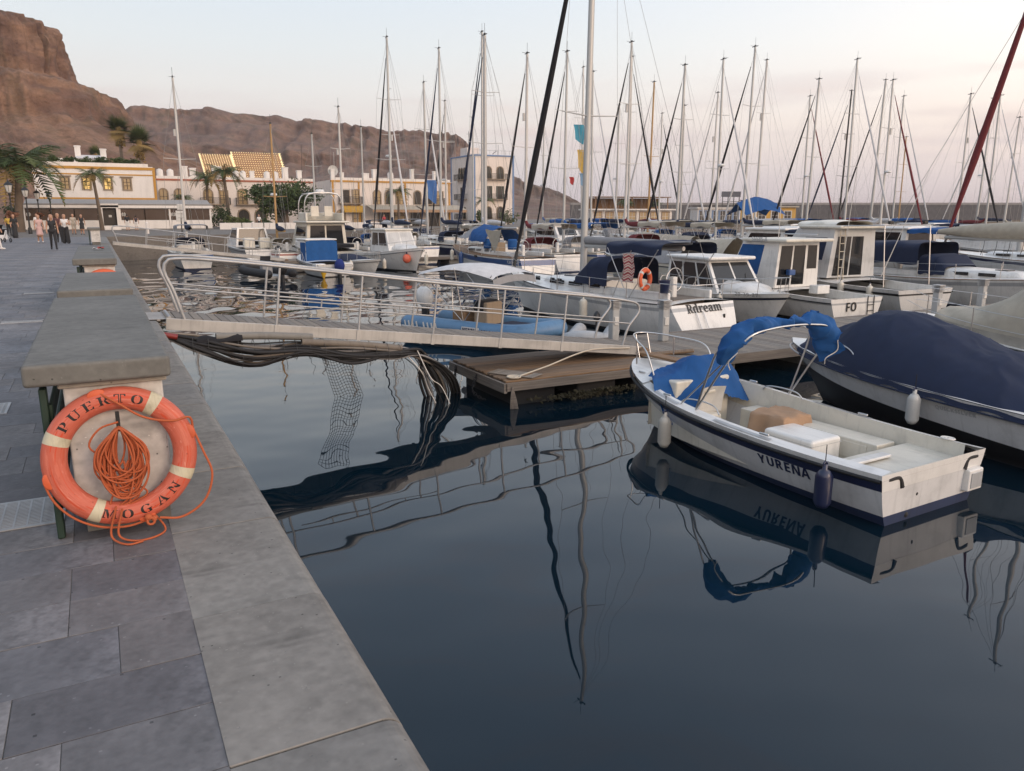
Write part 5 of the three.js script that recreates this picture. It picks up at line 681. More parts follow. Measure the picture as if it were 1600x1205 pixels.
// ---- rigging helpers ----
const genoaM = { k: K.cBlack, b: K.cNavy, w: K.cWhite, r: K.cRed, g: K.cGrey };
function rig(t, o) {                                      // mast, boom with furled main, spreaders, stays
  const { zm, y0, top, L, B, bowY } = o, m = o.mast || K.mast, r = o.r ?? .085, rk = o.rk ?? -.012 * top, P = k => V(0, lerp(y0, top, k), zm + rk * k);
  const ms = M('mast', [rod(P(0), P(1), r, 10, r * .72)], m, t); M('masthead', [rod(P(1), P(1).add(V(0, .7, 0)), .012, 4), rod(P(1).add(V(0, .05, -.3)), P(1).add(V(0, .05, .3)), .03, 5), rod(P(1).add(V(-.2, .12, .25)), P(1).add(V(.25, .12, .25)), .012, 4), rbox(.1, .1, .14, .02, P(1).add(V(0, .1, 0)).toArray())], K.darkwire, ms);
  const sp = o.spread || [.5, .74], wire = (a, b, n = 'shroud', w = .008) => M(n, rod(a, b, o.wr ?? w, 4), o.wire || K.wire, t), chain = zm - .15;
  for (const s of [-1, 1]) { let prev = V(s * B * .46, o.deckY, chain); sp.forEach((k, i) => { const p = P(k), tip = V(s * B * (.36 - .07 * i), p.y + .06, p.z - .12); M('spreader', rod(p, tip, .028, 6, .018), m, t); wire(prev, tip); prev = tip; if (i === 0) wire(V(s * B * .45, o.deckY, chain - .3), P(k - .02), 'lower_shroud'); }); wire(prev, P(.985)); }
  const bow = V(0, bowY + .1, L / 2 - .25), stern = V(0, o.deckY + .1, -L / 2 + .1), hd = P(o.frac ?? .97);
  wire(stern, P(1), 'backstay', .01); if (o.topLift !== 0) wire(V(0, y0 + 1.1, zm - L * .36), P(1), 'topping_lift', .006);
  if (o.genoa && genoaM[o.genoa]) { const a = bow.clone().lerp(hd, .05), g = o.gr ?? .075; M('furled_headsail', vtube([a, a.clone().lerp(hd, .06), a.clone().lerp(hd, .3), a.clone().lerp(hd, .65), a.clone().lerp(hd, .93)], [g * .45, g * 1.25, g * 1.05, g * .75, g * .3], 7, 24), genoaM[o.genoa], t); M('furler_drum', [rod(bow, a, .07, 8)], K.darkwire, t); wire(a.clone().lerp(hd, .9), hd, 'forestay'); } else wire(bow, hd, 'forestay', .012);
  const bl = o.boom ?? L * .36, by = y0 + (o.by ?? .95), be = V(0, by + .06, zm - bl); M('boom', rod([0, by, zm - .08], be, .07, 8), m, t);
  if (o.cover) M('sail_cover', vtube([[0, by + .55, zm - .1], [0, by + .3, zm - .35], [0, by + .22, zm - bl * .5], [0, by + .14, be.z + .1]], [.1, .2, .17, .08], 9, 16).applyMatrix4(new THREE.Matrix4()), o.cover, t);
  if (o.radar) { const p = P(.42).add(V(0, 0, .32)); M('radar_dome', lathe([[0, -.1], [.24, -.08], [.26, 0], [.22, .1], [0, .13]], 12, p.toArray()), K.white, t); M('radar_bracket', rod(P(.41), p, .03), m, t); }
  if (o.reflector) M('radar_reflector', rod(P(.66).add(V(.16, 0, .1)), P(.7).add(V(.16, 0, .1)), .09, 8), K.mastWhite, t);
}
function arch(w, h, z0, z1, y0, k = .35, n = 10) { return grid(14, n, (u, v) => { const a = u * PI, c = Math.cos(a), s = Math.sin(a), q = lerp(1, .92, v); return [w * Math.sign(c) * Math.pow(Math.abs(c), k) * q, y0 + h * Math.pow(s, k) - .04 * Math.sin(v * PI * 3), lerp(z0, z1, v) - (1 - s) * 0]; }); }
function sailboat(o) {
  const L = o.L, B = o.B, bow = o.fb ?? L * .12 + .1, t = boat(o.name || 'sailing_yacht', o.label, 'sailboat', o.x, o.z, o.turn, o.group ?? 'sailing yachts moored in the basin'), h = Hull({ L, B, bow: bow + .18, stern: bow * .84, sag: .06, draft: .5, transom: o.transom ?? .72, pw: 1.9, q: .86, rake: L * .09, tr: o.tr ?? .25, e0: .25, e1: .6, m: .45 }), S = h.sheer;
  const hm = o.hull || K.white, sm = o.stripe || K.navy, sw = o.sw ?? .14;
  M('bottom', h.strip(q => h.keel(q), .09, 4), o.anti || K.antifoul, t); M('hull', h.strip(.09, q => S(q) - .08 - sw, 4), hm, t); M('stripe', h.strip(q => S(q) - .08 - sw, q => S(q) - .08, 1), sm, t); M('toe_strake', h.strip(q => S(q) - .08, q => S(q), 1), hm, t); M('deck', h.deck(.01, 1, .004, 0, .08), o.deck || K.cream, t); M('toe_rail', h.rim(.018, .02, .02), o.rail || K.teak, t);
  const dy = S(.5), cz0 = -L * .14, cz1 = L * .24, cw = B * .3, chh = .42, cab = grid(16, 18, (u, v) => { const z = lerp(cz0, cz1, v), e = Math.pow(Math.max(0, Math.sin(PI * clamp(lerp(.14, 1, v)))), .55), a = u * PI, c = Math.cos(a), w = cw * lerp(1, .55, v * v), y = chh * (v > .9 ? (1 - v) * 10 : 1) * lerp(1, .8, v); return [w * Math.sign(c) * Math.pow(Math.abs(c), .4), dy + .02 + y * Math.pow(Math.sin(a), .4), z]; });
  const cb = M('coachroof', [cab, grid(8, 1, (u, v) => { const a = u * PI, c = Math.cos(a); return [cw * Math.sign(c) * Math.pow(Math.abs(c), .4), dy + .02 + v * chh * Math.pow(Math.sin(a), .4), cz0]; })], K.white, t);
  for (const s of [1, -1]) for (let i = 0; i < 3; i++) { const z = cz0 + .35 + i * L * .105; M('window', rbox(.03, .13, L * .07, .012, [s * cw * lerp(.985, .86, i / 3), dy + .23, z], [0, s * .06, s * .08]), K.glass, cb); }
  M('hatch', rbox(.5, .05, .5, .02, [0, dy + chh * .93, L * .12]), K.smoked, t);
  M('cockpit_well', bx(-B * .2, B * .2, dy - .3, dy + .03, -L * .4, cz0 - .06), K.wood2, t); for (const s of [1, -1]) M('coaming', rbox(.12, .26, L * .27, .04, [s * B * .27, dy + .12, -L * .27]), K.white, t);
  if (o.detail !== 0) { const wl = M('steering_wheel', new THREE.TorusGeometry(.36, .018, 6, 22).translate(0, dy + .55, -L * .34), K.steel, t); M('binnacle', rbox(.2, .7, .2, .05, [0, dy + .3, -L * .335]), K.white, wl); }
  if (o.hood) M('sprayhood', [arch(cw * 1.15, .78, cz0 + .45, cz0 - .35, dy + .12), grid(10, 6, (u, v) => { const a = u * PI, c = Math.cos(a), w = cw * 1.15 * Math.sign(c) * Math.pow(Math.abs(c), .35); return [w * lerp(1, .95, v), dy + .12 + .78 * Math.pow(Math.sin(a), .35) * (1 - v * .55), cz0 + .45 + v * .4]; })], o.hood, t);
  if (o.bimini) { const w = B * .36; M('bimini', [arch(w, .32, -L * .2, -L * .4, dy + 1.5, .3)], o.bimini, t); const f = []; for (const s of [1, -1]) f.push(rod([s * w, dy, -L * .3], [s * w * .98, dy + 1.6, -L * .21], .014), rod([s * w, dy, -L * .3], [s * w * .98, dy + 1.6, -L * .39], .014)); each('bimini_strut', f, K.steel, t); }
  const rl = []; for (const s of [1, -1]) { const q = [.06, .2, .36, .52, .68, .83, .95].map(k => h.pt(k, S(k), s, .06)); for (const p of q) rl.push(rod([p.x, p.y, p.z], [p.x, p.y + .62, p.z], .013, 5)); for (const y of [.32, .61]) rl.push(tube(q.map(p => V(p.x, p.y + y, p.z)), .006, 24, 4)); } { const p = h.pt(.95, S(.95), 1, .06), c = S(1); rl.push(tube([[p.x, p.y + .62, p.z], [.1, c + .68, L / 2 + .02], [-.1, c + .68, L / 2 + .02], [-p.x, p.y + .62, p.z]], .014, 16, 5)); const e = h.pt(.06, S(.06), 1, .06); rl.push(tube([[e.x, e.y + .62, e.z], [e.x * .8, e.y + .62, -L / 2 + .05], [-e.x * .8, e.y + .62, -L / 2 + .05], [-e.x, e.y + .62, e.z]], .014, 16, 5)); } M('guard_rail', rl, K.steel, t);
  if (o.h) rig(t, { zm: o.zm ?? L * .08, y0: dy + .1 + chh * .8, deckY: dy, top: o.h, L, B, bowY: bow + .18, genoa: o.genoa, mast: o.mast, cover: o.cover, radar: o.radar, reflector: o.reflector, r: o.mr, spread: o.spread, gr: o.gr, by: o.by, boom: o.boomL, wr: o.wr, rk: o.rk });
  if (o.buoys) o.buoys.forEach(b => 0);
  return { t, h, dy };
}
// ---- white sloop lettered Rdream ----
{
  const { t, h, dy } = sailboat({ name: 'white_sloop', label: 'white sloop lettered Rdream with navy bimini, tall grey mast and black furled headsail', x: 15.0, z: -22, turn: AWAY + .125, L: 10.4, B: 3.35, fb: 1.22, transom: .82, tr: .75, h: 15.2, genoa: 'k', gr: .10, mr: .125, spread: [.385, .68], stripe: K.grey, sw: .1, rail: K.rubber, deck: K.white, zm: .75, by: 1.0, boomL: 4.6, wr: .007, rk: -.25, anti: K.antiblack });
  M('boom_bag', vtube([[0, 2.72, .6], [0, 2.70, -1], [0, 2.74, -3.9], [0, 2.76, -4.15]], [.13, .15, .11, .05], 10, 20), K.cGrey, t);
  M('sprayhood', [arch(1.25, .86, -.9, -1.75, dy + .3), grid(12, 6, (u, v) => { const a = u * PI, c = Math.cos(a), w = 1.25 * Math.sign(c) * Math.pow(Math.abs(c), .35); return [w * lerp(1, .9, v), dy + .3 + .86 * Math.pow(Math.sin(a), .35) * (1 - v * .7), -.9 + v * .75]; })], K.cNavy, t);
  M('bimini', arch(1.3, .34, -1.85, -4.1, dy + 1.35, .3), K.cNavy, t); const f = []; for (const s of [1, -1]) f.push(rod([s * 1.3, dy, -2.9], [s * 1.28, dy + 1.5, -1.9], .016), rod([s * 1.3, dy, -2.9], [s * 1.28, dy + 1.5, -4.05], .016), rod([s * 1.3, dy, -2.2], [s * 1.28, dy + 1.45, -2.95], .014)); each('bimini_strut', f, K.steel, t);
  const tx = text('Rdream', .27, fontSerif, .006); tx.translate(-tx.boundingBox.max.x / 2, 0, 0); const tp = h.pt(0, .95, 1), bt = h.pt(0, .45, 1), sl = Math.atan2(tp.z - bt.z, .5); tx.rotateY(PI).rotateX(sl).translate(0, .78, lerp(bt.z, tp.z, .66) - .012); M('name_lettering', tx, K.iron, t);
  M('swim_ladder', [rod([.42, .12, bt.z - .25], [.42, .8, tp.z - .12], .016), rod([.12, .12, bt.z - .25], [.12, .8, tp.z - .12], .016), ...[.2, .4, .6].map(y => rod([.42, y, bt.z - .2 + y * .5], [.12, y, bt.z - .2 + y * .5], .014))], K.steel, t);
  M('transom_vents', [rbox(.08, .12, .03, .01, [-.75, .62, lerp(bt.z, tp.z, .35) - .02])], K.iron, t);
  for (const [z, w] of [[-.2, .5], [.9, .26], [1.35, .26], [2.3, .3]]) for (const s of [1, -1]) M('cabin_window', rbox(.03, .15, w, .03, [s * lerp(1.02, .8, clamp((z + .2) / 2.5)), dy + .27, z], [0, -s * .1, 0]), K.smoked, t);
  M('chevron_towel', grid(12, 16, (u, v) => [1.36 + .03 * Math.sin(u * 8), dy + 1.35 - v * .85, -2.7 - u * .5 + .03 * Math.sin(v * 9)]), (() => { const q = tex(128, (u, v) => { const k = ((v * 5 + Math.abs(((u * 3) % 1) - .5) * .9) % 1); return k < .35 ? [.58, .24, .27] : k < .6 ? [.78, .72, .66] : k < .8 ? [.70, .42, .42] : [.80, .74, .68]; }, [1.2, 1.2], true); return mat([1, 1, 1], { r: .95, map: q }); })(), t);
}
{ const tn = thing('lifebuoy', 'orange lifebuoy on the stern rail of the white sloop', 'lifebuoy', [14.05, 1.72, -18.15], .35); M('ring', new THREE.TorusGeometry(.27, .07, 10, 32), K.orange, tn); for (let i = 0; i < 4; i++) M('band', new THREE.TorusGeometry(.27, .0715, 10, 4, .22).rotateZ(i * PI / 2 + .7), K.plastic, tn); M('grab_line', new THREE.TorusGeometry(.345, .008, 5, 30), K.ropeWhite, tn);
  const b = thing('bucket', 'small blue bucket hung on the stern rail of the white sloop', 'bucket', [14.45, 1.34, -17.75]); M('pail', lathe([[0, 0], [.13, 0], [.17, .36], [.18, .36], [.18, .38], [.16, .38]], 14), K.navy, b); M('handle', tube([[-.17, .37, 0], [-.1, .5, 0], [.1, .5, 0], [.17, .37, 0]], .008, 14, 5), K.steel, b); }
fender('pale fender on the left side of the white sloop', [13.2, .72, -20.1], K.cream, .13, .6, .4);

// ---- the other sailing yachts: mast position, masthead height, bow (+1 this way, -1 away), headsail, mast, length, beam, colours ----
const yachts = [
  [5.8, -61, 12.8, -1, 'n', 'w', 9.5, 2.94, 0, 1, 0, 5, 'white masted yacht, lone mast at far left before the restaurant terrace'],
  [12.4, -62, 10.2, -1, 'n', 't', 8, 2.48, 0, 2, 0, 0, 'yacht with varnished wooden mast, before the broad dark tree'],
  [17.7, -71, 10.5, -1, 'n', 'w', 8, 2.48, 0, 0, 2, 4, 'white masted yacht, right of the broad dark tree, short mast'],
  [17.2, -60.5, 11.5, -1, 'n', 'w', 8.5, 2.63, 0, 0, 0, 4, 'white masted yacht, between the broad tree and the satellite dish'],
  [22.2, -71, 11.3, -1, 'n', 'w', 8.3, 2.57, 1, 1, 1, 1, 'white masted yacht, before the yellow awning, thin short mast'],
  [21.2, -60.5, 16.8, -1, 'k', 'w', 12.2, 3.4, 0, 1, 0, 0, 'white masted yacht with black furled headsail, tallest mast left of the ochre arcade palm'],
  [25.0, -71, 14.7, 1, 'w', 'w', 10.9, 3.38, 2, 1, 1, 1, 'white masted yacht, mast just right of the tallest one before the ochre arcade'],
  [28.5, -71, 15.6, 1, 'w', 'w', 11.6, 3.4, 0, 1, 1, 5, 'white masted yacht, thin mast before the right end of the ochre arcade'],
  [25.5, -60.5, 16.4, -1, 'b', 'w', 12.1, 3.4, 2, 1, 0, 4, 'white masted yacht with navy furled headsail, mast with red reflector before the ochre arcade'],
  [30.9, -72, 14.2, -1, 'k', 'w', 10.5, 3.25, 0, 2, 3, 1, 'white masted yacht, short mast close right of the one with the reflector'],
  [32.9, -70, 12.6, -1, 'n', 'w', 9.3, 2.88, 0, 0, 2, 2, 'white masted yacht, short mast at the left wall of the blue trimmed house'],
  [29.3, -60.5, 18.0, -1, 'b', 'w', 12.2, 3.4, 0, 3, 1, 0, 'white masted yacht, tallest mast before the blue trimmed house, thinner of its pair'],
  [26.3, -47.5, 13.9, -1, 'k', 'w', 10.3, 3.19, 0, 3, 4, 2, 'white masted yacht, mast at the right edge of the blue trimmed house'],
  [53.3, -91.5, 15.3, -1, 'n', 'w', 11.4, 3.4, 1, 0, 2, 3, 'white masted yacht, thin mast left of the sloop mast, far out'],
  [29.4, -47.5, 14.3, -1, 'k', 'w', 10.6, 3.29, 1, 1, 2, 3, 'white masted yacht with black furled headsail, mast directly left behind the sloop mast'],
  [46.2, -71, 18.4, 1, 'n', 'w', 12.2, 3.4, 0, 0, 1, 2, 'white masted yacht, mast flying blue and yellow pennants'],
  [40.4, -60.5, 15.9, 1, 'w', 'w', 11.7, 3.4, 0, 0, 0, 3, 'white masted yacht with white furled headsail, mast just right of the pennants'],
  [56.3, -79, 16.2, -1, 'n', 'w', 12.0, 3.4, 2, 1, 3, 4, 'white masted yacht, thin far mast right of the pennants'],
  [34.7, -47.5, 15.4, -1, 'k', 'w', 11.4, 3.4, 2, 2, 4, 2, 'white masted yacht with black furled headsail, tall mast, first right of the pennants'],
  [44.6, -60.5, 17.5, 1, 'k', 'w', 12.2, 2.55, 0, 0, 0, 3, 'white masted yacht, with black headsail leaning right before the cafe'],
  [47.7, -61.5, 15.7, -1, 'w', 't', 11.6, 2.55, 0, 2, 1, 1, 'yacht with varnished wooden mast with white furled headsail, before the harbour cafe'],
  [63.0, -79, 15.7, 1, 'k', 'w', 11.7, 3.4, 0, 2, 4, 4, 'white masted yacht with black furled headsail, thin far mast right of the wooden one'],
  [39.6, -47.5, 14.3, -1, 'k', 'w', 10.6, 3.29, 0, 3, 0, 2, 'white masted yacht, mast above the left end of the white glazed kiosk'],
  [50.9, -60.5, 13.7, 1, 'w', 'w', 10.2, 3.16, 0, 0, 4, 1, 'white masted yacht with white furled headsail, slim mast above the white glazed kiosk'],
  [54.7, -60.5, 15.1, -1, 'w', 'w', 11.2, 3.4, 0, 3, 3, 1, 'white masted yacht with white furled headsail, mast left of the dark signboard'],
  [43.6, -47.5, 15.1, 1, 'w', 'w', 11.2, 3.4, 0, 1, 0, 2, 'white masted yacht with white furled headsail, mast crossing the dark signboard'],
  [46.4, -47.5, 16.2, -1, 'k', 'w', 12.0, 3.4, 0, 0, 0, 2, 'white masted yacht with black furled headsail, stout tall mast right of the dark signboard'],
  [60.8, -60.5, 18.6, -1, 'w', 'w', 12.2, 3.4, 2, 0, 1, 5, 'white masted yacht with white furled headsail, mast above the yellow kiosk'],
  [53.7, -47.5, 14.4, -1, 'k', 'w', 10.6, 3.29, 2, 1, 0, 2, 'white masted yacht, left of the stout pair above the blue boom tent'],
  [67.7, -60.5, 15.7, 1, 'r', 'w', 11.6, 3.4, 0, 1, 0, 5, 'white masted yacht, with dark red headsail above the blue boom tent'],
  [73.5, -60.5, 16.6, -1, 'b', 'k', 12.2, 3.4, 0, 3, 4, 0, 'yacht with the only black mast and a navy furled headsail'],
  [58.5, -47.5, 16.4, 1, 'w', 'w', 12.2, 3.4, 0, 3, 0, 3, 'white masted yacht with white furled headsail, tall mast just right of the black mast'],
  [78.8, -60.5, 18.1, -1, 'k', 'w', 12.2, 2.55, 0, 0, 1, 3, 'white masted yacht with black furled headsail, left of the mast cluster before the sea wall'],
  [63.3, -47.5, 15.1, 1, 'r', 'w', 11.2, 3.4, 1, 0, 1, 4, 'white masted yacht, middle of the mast cluster, dark red headsail'],
  [82.7, -60.5, 16.7, 1, 'w', 'w', 12.2, 3.4, 0, 1, 0, 3, 'white masted yacht with white furled headsail, right of the mast cluster before the sea wall'],
  [109.4, -79, 15.0, 1, 'n', 't', 11.1, 3.4, 0, 1, 1, 2, 'yacht with varnished wooden mast, short varnished mast far off by the sea wall'],
  [74.6, -47.5, 14.7, 1, 'k', 'w', 10.9, 2.55, 1, 0, 2, 1, 'white masted yacht with black furled headsail, slim mast right of the big dark red headsail'],
  [98.9, -60.5, 17.5, -1, 'w', 'w', 12.2, 3.4, 0, 0, 0, 0, 'white masted yacht with white furled headsail, second mast right of the big dark red headsail'],
  [79.3, -47.5, 14.9, 1, 'w', 'w', 11.0, 2.55, 0, 0, 4, 1, 'white masted yacht with white furled headsail, third mast right of the big dark red headsail'],
  [82.4, -47.5, 13.0, -1, 'n', 'w', 9.6, 2.98, 1, 0, 3, 0, 'white masted yacht, last mast at the right frame edge'],
];
{
  const hulls = [K.white, K.cream, K.navy, K.blue], strs = [K.navy, K.blue, K.red, K.grey], cov = [K.cNavy, K.cWhite, K.cBlue, K.cBeige, K.cRed], bim = [null, K.cNavy, K.cBeige, K.cBlue, null, K.cGrey];
  yachts.forEach(([x, z, h, b, g, k, L, B, hc, sc, cc, bc, label], i) => {
    const zm = L * .08; sailboat({ label, x, z: z - b * zm, turn: b > 0 ? 0 : PI, L, B, h, genoa: g, mast: k === 't' ? K.mastTan : k === 'k' ? K.mastBlack : i % 3 ? K.mast : K.mastWhite, hull: hulls[hc], stripe: hc === 2 ? K.white : strs[sc], cover: cov[cc], bimini: bim[bc], hood: bim[(bc + 2) % 6] || cov[cc], radar: i % 4 === 1, reflector: i % 3 === 0, mr: .06 + .045 * h / 15 * (i % 5 === 2 ? 1.35 : 1), gr: .085, wr: .0085, spread: i % 4 === 0 ? [.52] : [.4, .7], zm });
  });
}
// the blue striped double-ender with its tarpaulins
{
  const { t, h, dy } = sailboat({ name: 'blue_striped_yacht', label: 'long white yacht with wide blue stripe and blue tarpaulins behind the white sloop', x: 22.1, z: -44.2, turn: AWAY, L: 12, B: 3.3, fb: 1.35, h: 14.2, genoa: 'b', stripe: K.blue, sw: .3, deck: K.teak, mr: .13, zm: 1.0, by: 1.1, cover: null, rk: -.1 });
  M('blue_tarpaulin', clothGrid(24, 16, (u, v) => { const a = u * PI; return V(1.25 * Math.cos(a), dy + .75 + 1.0 * Math.sin(a) * (1 - .15 * v), lerp(.9, -1.5, v)); }, .09, 4), K.cBlue, t); M('grey_tarpaulin', clothGrid(16, 12, (u, v) => V((u - .5) * 2.6, dy + 1.7 - Math.abs(u - .5) * 1.6, lerp(2.4, .9, v)), .06, 6), K.cGrey, t); M('drying_sheet', grid(16, 14, (u, v) => [1.35 - .1 * Math.sin(u * 3), dy + 1.55 - v * 1.3 * (1 - Math.abs(u - .5) * 1.8) - .1 * Math.sin(u * PI), -1.8 - u * 2.0]), K.cBeige, t); M('deck_box', rbx(.2, .9, dy + .1, dy + .75, -2.2, -1.6, .04), K.stoneTrim, t); M('blue_drums', [lathe([[0, 0], [.26, 0], [.28, .1], [.28, .5], [.24, .6], [0, .6]], 12, [.9, dy + .35, -1.2])], K.cBlue, t); M('second_drum', lathe([[0, 0], [.26, 0], [.28, .1], [.28, .5], [.24, .6], [0, .6]], 12, [.8, dy + .4, -4.2]), K.cBlue, t);
  hullText(t, h, 'Carmina', .17, -4.6, h.sheer(.1) - .28, 1, K.white, fontSerif); M('portlight', [rbox(.04, .13, .4, .04, h.pt(.62, 1.15, 1).toArray())], K.glass, t); M('portlight', [rbox(.04, .13, .4, .04, h.pt(.42, 1.1, 1).toArray())], K.glass, t);
}
fender('white fender at the bow of the blue striped yacht', [20.45, 1.0, -46.8], K.cream, .13, .7, .4); fender('blue fender amidships on the blue striped yacht', [20.38, .85, -45.2], K.blue, .15, .8, .4);
// big yacht at the right whose dark red headsail crosses the frame edge, and the one with the beige sail
sailboat({ name: 'red_headsail_yacht', label: 'large yacht at the right edge with big dark red furled headsail', x: 43.97, z: -23.5, turn: AWAY, L: 10.8, B: 3.6, h: 20.5, genoa: 'r', gr: .16, mr: .13, stripe: K.navy, cover: K.cNavy, hood: K.cNavy, bimini: K.cNavy, deck: K.white, rk: -.2 });
{ const { t, dy } = sailboat({ name: 'beige_sail_yacht', label: 'white yacht with beige covered boom and dark side screens at the right', x: 31.2, z: -18.9, turn: HERE, L: 10, B: 3.3, fb: 1.2, h: 15, genoa: 'n', mr: .12, zm: 3.2, boomL: 4.6, hood: K.cNavy, cover: null, stripe: K.grey, deck: K.white, by: 1.1 }); M('sail_stack', vtube([[0, 3.0, 3.1], [0, 2.98, 2.6], [0, 2.95, .9], [0, 2.9, -1.2], [0, 2.88, -1.7]], [.2, .34, .32, .24, .1], 12, 24), K.cBeige, t); M('cockpit_screen', [arch(1.35, .9, -1.6, -4.2, dy + .5, .25)], K.cNavy, t); const l = []; for (let i = 0; i < 6; i++) l.push(tube([[.08, 2.7, .2 + i * .5], [.16, 2.3, .15 + i * .5], [.1, 2.0, .1 + i * .5]], .012, 10, 4)); M('reefing_lines', l, K.darkwire, t); }
// ---- motorboats ----
function motorboat(o) {
  const t = boat(o.name || 'motorboat', o.label, 'boat', o.x, o.z, o.turn, o.group), h = Hull({ L: o.L, B: o.B, bow: o.bow ?? 1.2, stern: o.stern ?? .8, draft: .4, transom: .92, rake: o.rake ?? o.L * .11, pw: 2.2, q: .78, sag: .02 }), S = h.sheer;
  M('bottom', h.strip(q => h.keel(q), .07, 4), o.anti || K.antiblack, t); M('hull', h.strip(.07, q => S(q) - .2, 4), o.hull || K.white, t); M('stripe', h.strip(q => S(q) - .2, q => S(q) - .14, 1), o.stripe || K.grey, t); M('topside', h.strip(q => S(q) - .14, q => S(q), 1), o.hull || K.white, t); M('deck', h.deck(.3, 1, .01, 0, .07), K.white, t); M('cockpit_sole', h.flat(.01, .32, S(.1) - .3, .1), K.cream, t); each('coaming', [1, -1].map(s => grid(3, 12, (u, v) => { const q = lerp(0, .32, v), a = h.pt(q, S(q), s, .16 * u); return a.add(V(0, .01, 0)); })).concat([1, -1].map(s => grid(2, 12, (u, v) => { const q = lerp(0, .32, v), a = h.pt(q, S(q), s, .16); return [a.x, a.y - .3 * u + .01, a.z]; }))), K.white, t); M('rub_rail', h.rim(.02, -.13, -.012), o.rub || K.rubber, t);
  if (o.rail !== 0) { const rl = []; for (const s of [1, -1]) { const q = [.45, .6, .75, .88, .97].map(k => h.pt(k, S(k), s, .06)); for (const p of q) rl.push(rod([p.x, p.y, p.z], [p.x, p.y + .5, p.z + .05], .012, 5)); rl.push(tube([h.pt(.38, S(.38), s, .06), ...q.map(p => V(p.x, p.y + .5, p.z + .05)), V(0, S(1) + .52, o.L / 2 + .02)], .013, 40, 5)); } M('bow_rail', rl, K.steel, t); }
  return { t, h, S, cab: (p, w) => house(t, p, w) };
}
{ // cabin boat with registration 20-39-27, bow this way
  const b = motorboat({ name: 'cabin_cruiser', label: 'white cabin cruiser numbered 20-39-27 with hardtop, right of the white sloop', x: 19.25, z: -20.6, turn: -.08, L: 6.8, B: 2.5, bow: 1.15, stern: .85, stripe: K.navy }), c = b.cab({ z0: -1.9, z1: 1.15, y0: .95, y1: 2.05, w0: .98, w1: .85, fr: .8 }); c.pane('front', .06, .48, .15, .92, K.smoked); c.pane('front', .52, .94, .15, .92, K.smoked); for (const s of ['port', 'starboard']) { c.pane(s, .06, .34, .2, .9, K.smoked); c.pane(s, .38, .66, .2, .9, K.smoked); c.pane(s, .7, .95, .2, .9, K.smoked); } c.roof(.16, .12, K.white, .1); M('trunk_cabin', vtube([[0, 1.05, .6], [0, 1.08, 1.2], [0, 1.05, 1.9], [0, 1.02, 2.6]], [.8, .78, .62, .02], 16).translate(0, -1.05, 0).scale(1, .4, 1).translate(0, 1.1, 0), K.white, b.t); M('hatch', rbox(.45, .04, .45, .02, [0, 1.42, 1.3]), K.glass, b.t); hullText(b.t, b.h, '20-39-27', .13, 1.9, 1.0, -1, K.grey); hullText(b.t, b.h, '20-39-27', .13, 2.55, .98, 1, K.grey); M('wiper', rod([.3, 1.2, .98], [.5, 1.6, .72], .01, 4), K.iron, b.t);
  fender('white fender at the bow of the cabin cruiser', [17.95, .72, -19.2], K.cream, .11, .55, .3); }
{ // pilothouse with blue windscreen cover
  const b = motorboat({ name: 'pilothouse_boat', label: 'white pilothouse boat numbered 56585-A with blue windscreen cover', x: 22.35, z: -21.0, turn: AWAY - .02, L: 7.4, B: 2.7, bow: 1.3, stern: .85, stripe: K.grey }), c = b.cab({ z0: -1.0, z1: 1.5, y0: 1.0, y1: 2.62, w0: 1.08, w1: .98, fr: .75, ar: -.05 }); c.pane('front', .02, .98, .2, .96, K.cBlue, 'windscreen_cover'); c.pane('port', .02, .62, .25, .93, K.cBlue, 'side_cover'); c.pane('starboard', .3, .95, .3, .9, K.smoked); c.pane('aft', .06, .34, .06, .92, K.glass, 'sliding_door'); c.pane('aft', .38, .66, .06, .92, K.glass, 'sliding_door'); c.pane('aft', .72, .95, .4, .92, K.glass); c.roof(.2, .12, K.cream, -.3); M('handrail', rod([-.9, 2.86, -1.0], [-.9, 2.86, .6], .02), K.steel, b.t); M('aerial', [rod([.6, 2.7, -.6], [.6, 4.7, -.6], .014, 5)], K.mastWhite, b.t);
  const tx = text('56585-A', .15); tx.rotateY(PI / 2); tx.translate(1.21, 2.64, .1); M('registration', tx, K.grey, b.t); const f = text('FO', .3); f.rotateY(PI).translate(.55, .42, -3.72); M('transom_lettering', f, K.iron, b.t); M('boarding_ladder', [rod([-.5, .1, -3.74], [-.5, .9, -3.72], .015), rod([-.8, .1, -3.74], [-.8, .9, -3.72], .015), ...[.2, .4, .6].map(y => rod([-.5, y, -3.74], [-.8, y, -3.74], .014))], K.iron, b.t); M('cooler', rbx(-.4, .2, .85, 1.15, -2.2, -1.8, .03), K.white, b.t); M('blue_jerrycan', rbx(.3, .6, 1.45, 1.65, -1.25, -1.05, .04), K.blue, b.t);
  fender('white fender between the cabin cruiser and the pilothouse boat', [20.85, .62, -19.4], K.cream, .11, .55, .3); }
